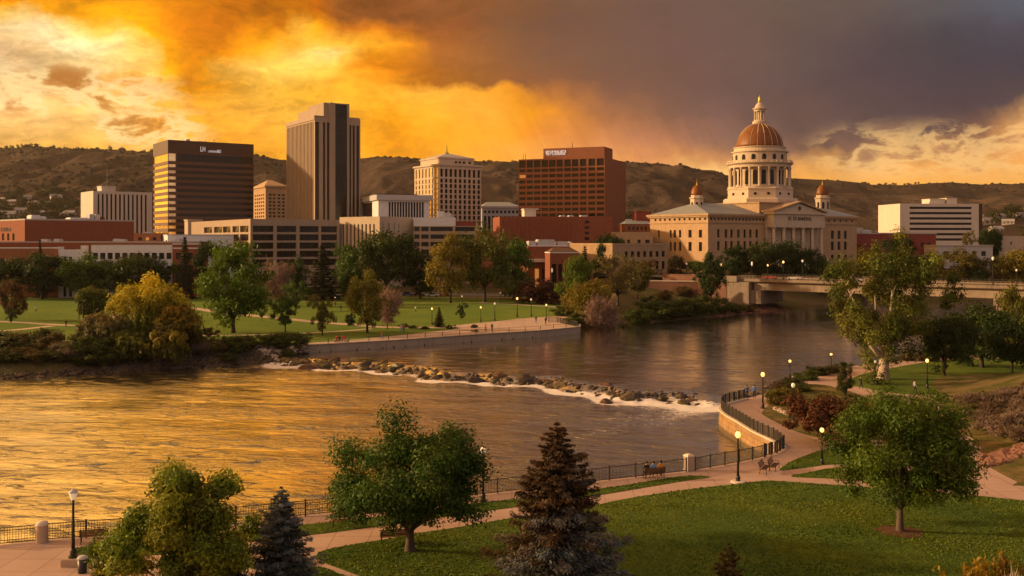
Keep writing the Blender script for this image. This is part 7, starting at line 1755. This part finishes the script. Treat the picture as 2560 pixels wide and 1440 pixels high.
for pose, px, py, rz, sh, pn, lab in [('stand',1867,997,160,(.05,.09,.25),BLK,'person in blue leaning at the fence near the weir'),('stand',1886,996,170,(.10,.22,.5),NAV,'person in light blue right of the one at the fence by the weir'),
    ('walk',2152,972,90,BLK,BLK,'person in dark clothes walking under the old cottonwood'),('walk',2287,983,80,(.35,.33,.42),BLK,'person in a pale top walking on the right path'),('stand',2268,907,0,RED_,BLK,'person in red on the far right path'),
    ('sit',842,856,10,RED_,BLK,'leftmost of the people seated on the far river wall'),('sit',849,856,0,BLK,NAV,'second person seated on the far river wall, in dark clothes'),('sit',856,855,-10,(.4,.05,.04),BLK,'third person seated on the far river wall, in dull red'),('sit',863,855,5,(.55,.04,.03),BLU,'rightmost person seated on the far river wall, in bright red'),
    ('walk',955,850,90,(.30,.05,.03),BLU,'person in red walking along the far promenade'),('walk',165,818,20,BLK,BLK,'person in black walking on the far lawn path'),('walk',90,781,200,WHT,BLK,'person in white on the far lawn near the left edge'),('stand',477,769,0,BLK,BLK,'person in black beside the upper path'),
    ('walk',1039,781,150,WHT,BLK,'person in white crossing the middle of the far lawn'),('stand',838,764,0,RED_,BLK,'person in red near the small lamp on the far lawn'),('stand',852,778,30,BLK,NAV,'person in dark clothes on the far lawn left of the yellow green tree'),('stand',1230,829,0,BLK,BLK,'person in black at the railing of the far plaza'),('walk',1214,831,120,(.5,.06,.03),BLK,'person in red at the railing of the far plaza'),
    ('stand',1340,808,0,NAV,BLU,'person in navy at the back of the far plaza'),('stand',1364,812,40,BLK,BLK,'person in black at the right of the far plaza'),('stand',1010,830,0,(.5,.16,.03),NAV,'person in orange by the plaza shrubs'),('walk',1004,830,60,WHT,BLU,'person in pale clothes by the plaza shrubs')]:
    x, y, _ = gp(px, py); z = .06 if y > 175 else max(.0, near_z(x, y))
    human(pose, 'person', lab, (x, y, z + (-.05 if pose == 'sit' else .01)), R(rz), sh, pn)
# low parapet seat for the people on the far promenade
x0, y0, _ = gp(852, 856); t = thing('promenade_bench', 'low concrete seat under the people on the far promenade', 'bench', (x0, y0+.1, .055), R(-18)); mb = MB(); mb.box(-1.6,-.22,.32,1.6,.25,.44); mb.build('seat', M['conc'], t)
for q in (-1.3, 1.3):
    mb = MB(); mb.box(q-.12, -.18, 0, q+.12, .2, .318); mb.build('leg', M['conc'], t)
# scattered scrub on the hills
def scrub():
    rg = np.random.default_rng(91); P = []; n = 11000
    us_ = rg.uniform(-.56, .56, n); vs_ = rg.uniform(.05, .98, n) ** .8
    rp = np.interp(us_*F + 1280, [p[0] for p in RIDGE], [p[1] for p in RIDGE]); rd = 2300 + 500*sstep(-.1, .45, us_)
    X, Y, Z = hill_h(us_, vs_, rp, rd)
    keep = fbm(X*.01, Y*.006, 4, 77) + .14*(vs_ > .8) + .10*(us_ < -.2) > .55; X, Y, Z = X[keep], Y[keep], Z[keep]; m_ = len(X); k = 5
    idx = np.repeat(np.arange(m_), k*6); sz = (1.1 + 3.2*rg.random(m_)**2)[idx]
    d_ = rg.normal(size=(len(idx), 3)); d_ /= np.linalg.norm(d_, axis=1, keepdims=True); d_[:, 2] = np.abs(d_[:, 2])
    Pp = np.stack([X[idx], Y[idx], Z[idx]], 1) + d_*sz[:, None]*np.array([1.1, 1.1, .9])*.8
    me = leaves('hillside_scrub', Pp, d_ + rg.normal(size=d_.shape)*.4, sz*.45, tints(rg, idx, (.040,.034,.024), .3, .3), 1.2)
    tag(link('hillside_scrub', me), 'dark scrub dotted over the hills', 'scrub', kind='stuff')
scrub()

# short turf of the near lawns, and the air
def turf():
    rg = np.random.default_rng(95); n = 150000
    yy = 52 * (128/52) ** rg.random(n); xx = (rg.random(n) - .5) * 1.16 * yy
    ok = np.zeros(n, bool)
    for o in list(COL.objects):
        if o.name.split('.')[0] == 'lawn' and o.type == 'MESH':
            me = o.data
            for p in me.polygons:
                if p.normal.z < .9: continue
                v_ = [me.vertices[i].co for i in p.vertices]; tri = np.array([(q.x, q.y) for q in v_])
                bx = (xx > tri[:,0].min()) & (xx < tri[:,0].max()) & (yy > tri[:,1].min()) & (yy < tri[:,1].max()) & ~ok
                if bx.any():
                    i = np.where(bx)[0]; ok[i[inside(tri, xx[i], yy[i])]] = True
    xx, yy = xx[ok], yy[ok]; m_ = len(xx)
    k = fbm(xx*.16, yy*.16, 4, 15) + .5*fbm(xx*.9, yy*.9, 3, 16)
    hgt = np.clip(.045 + .07*(k - .5), .03, .09)
    P = np.stack([xx, yy, .03 + hgt*.5], 1); U = np.tile([0, 0, 1.0], (m_, 1)) + rg.normal(size=(m_, 3))*.5
    Nn = rg.normal(size=(m_, 3))*np.array([1, 1, .3]); yel = np.clip((fbm(xx*.07+5, yy*.11, 4, 18) - .40)*3.8 + (k - .69)*1.5, 0, .75)[:, None]
    ti = (np.array([.038,.096,.005])*(1-yel) + np.array([.15,.185,.012])*yel) * (.85 + .3*rg.random((m_, 1)))
    tag(link('grass', leaves('grass', P, Nn, hgt*1.5, ti, .9, U)), 'short patchy turf on the near lawns', 'grass', kind='stuff')
turf()
HAZE = .000028
if HAZE:
    mb = MB(); mb.box(-5200, -150, -6.5, 5200, 3350, 320)
    m, g, out = new_mat('haze_air'); vv = g.node('ShaderNodeVolumePrincipled', {'Color': (.85,.78,.70,1), 'Density': HAZE, 'Anisotropy': .3}); g.l.new(vv.outputs[0], out.inputs['Volume'])
    tag(mb.build('haze', m), 'thin warm evening haze', 'haze', kind='stuff')
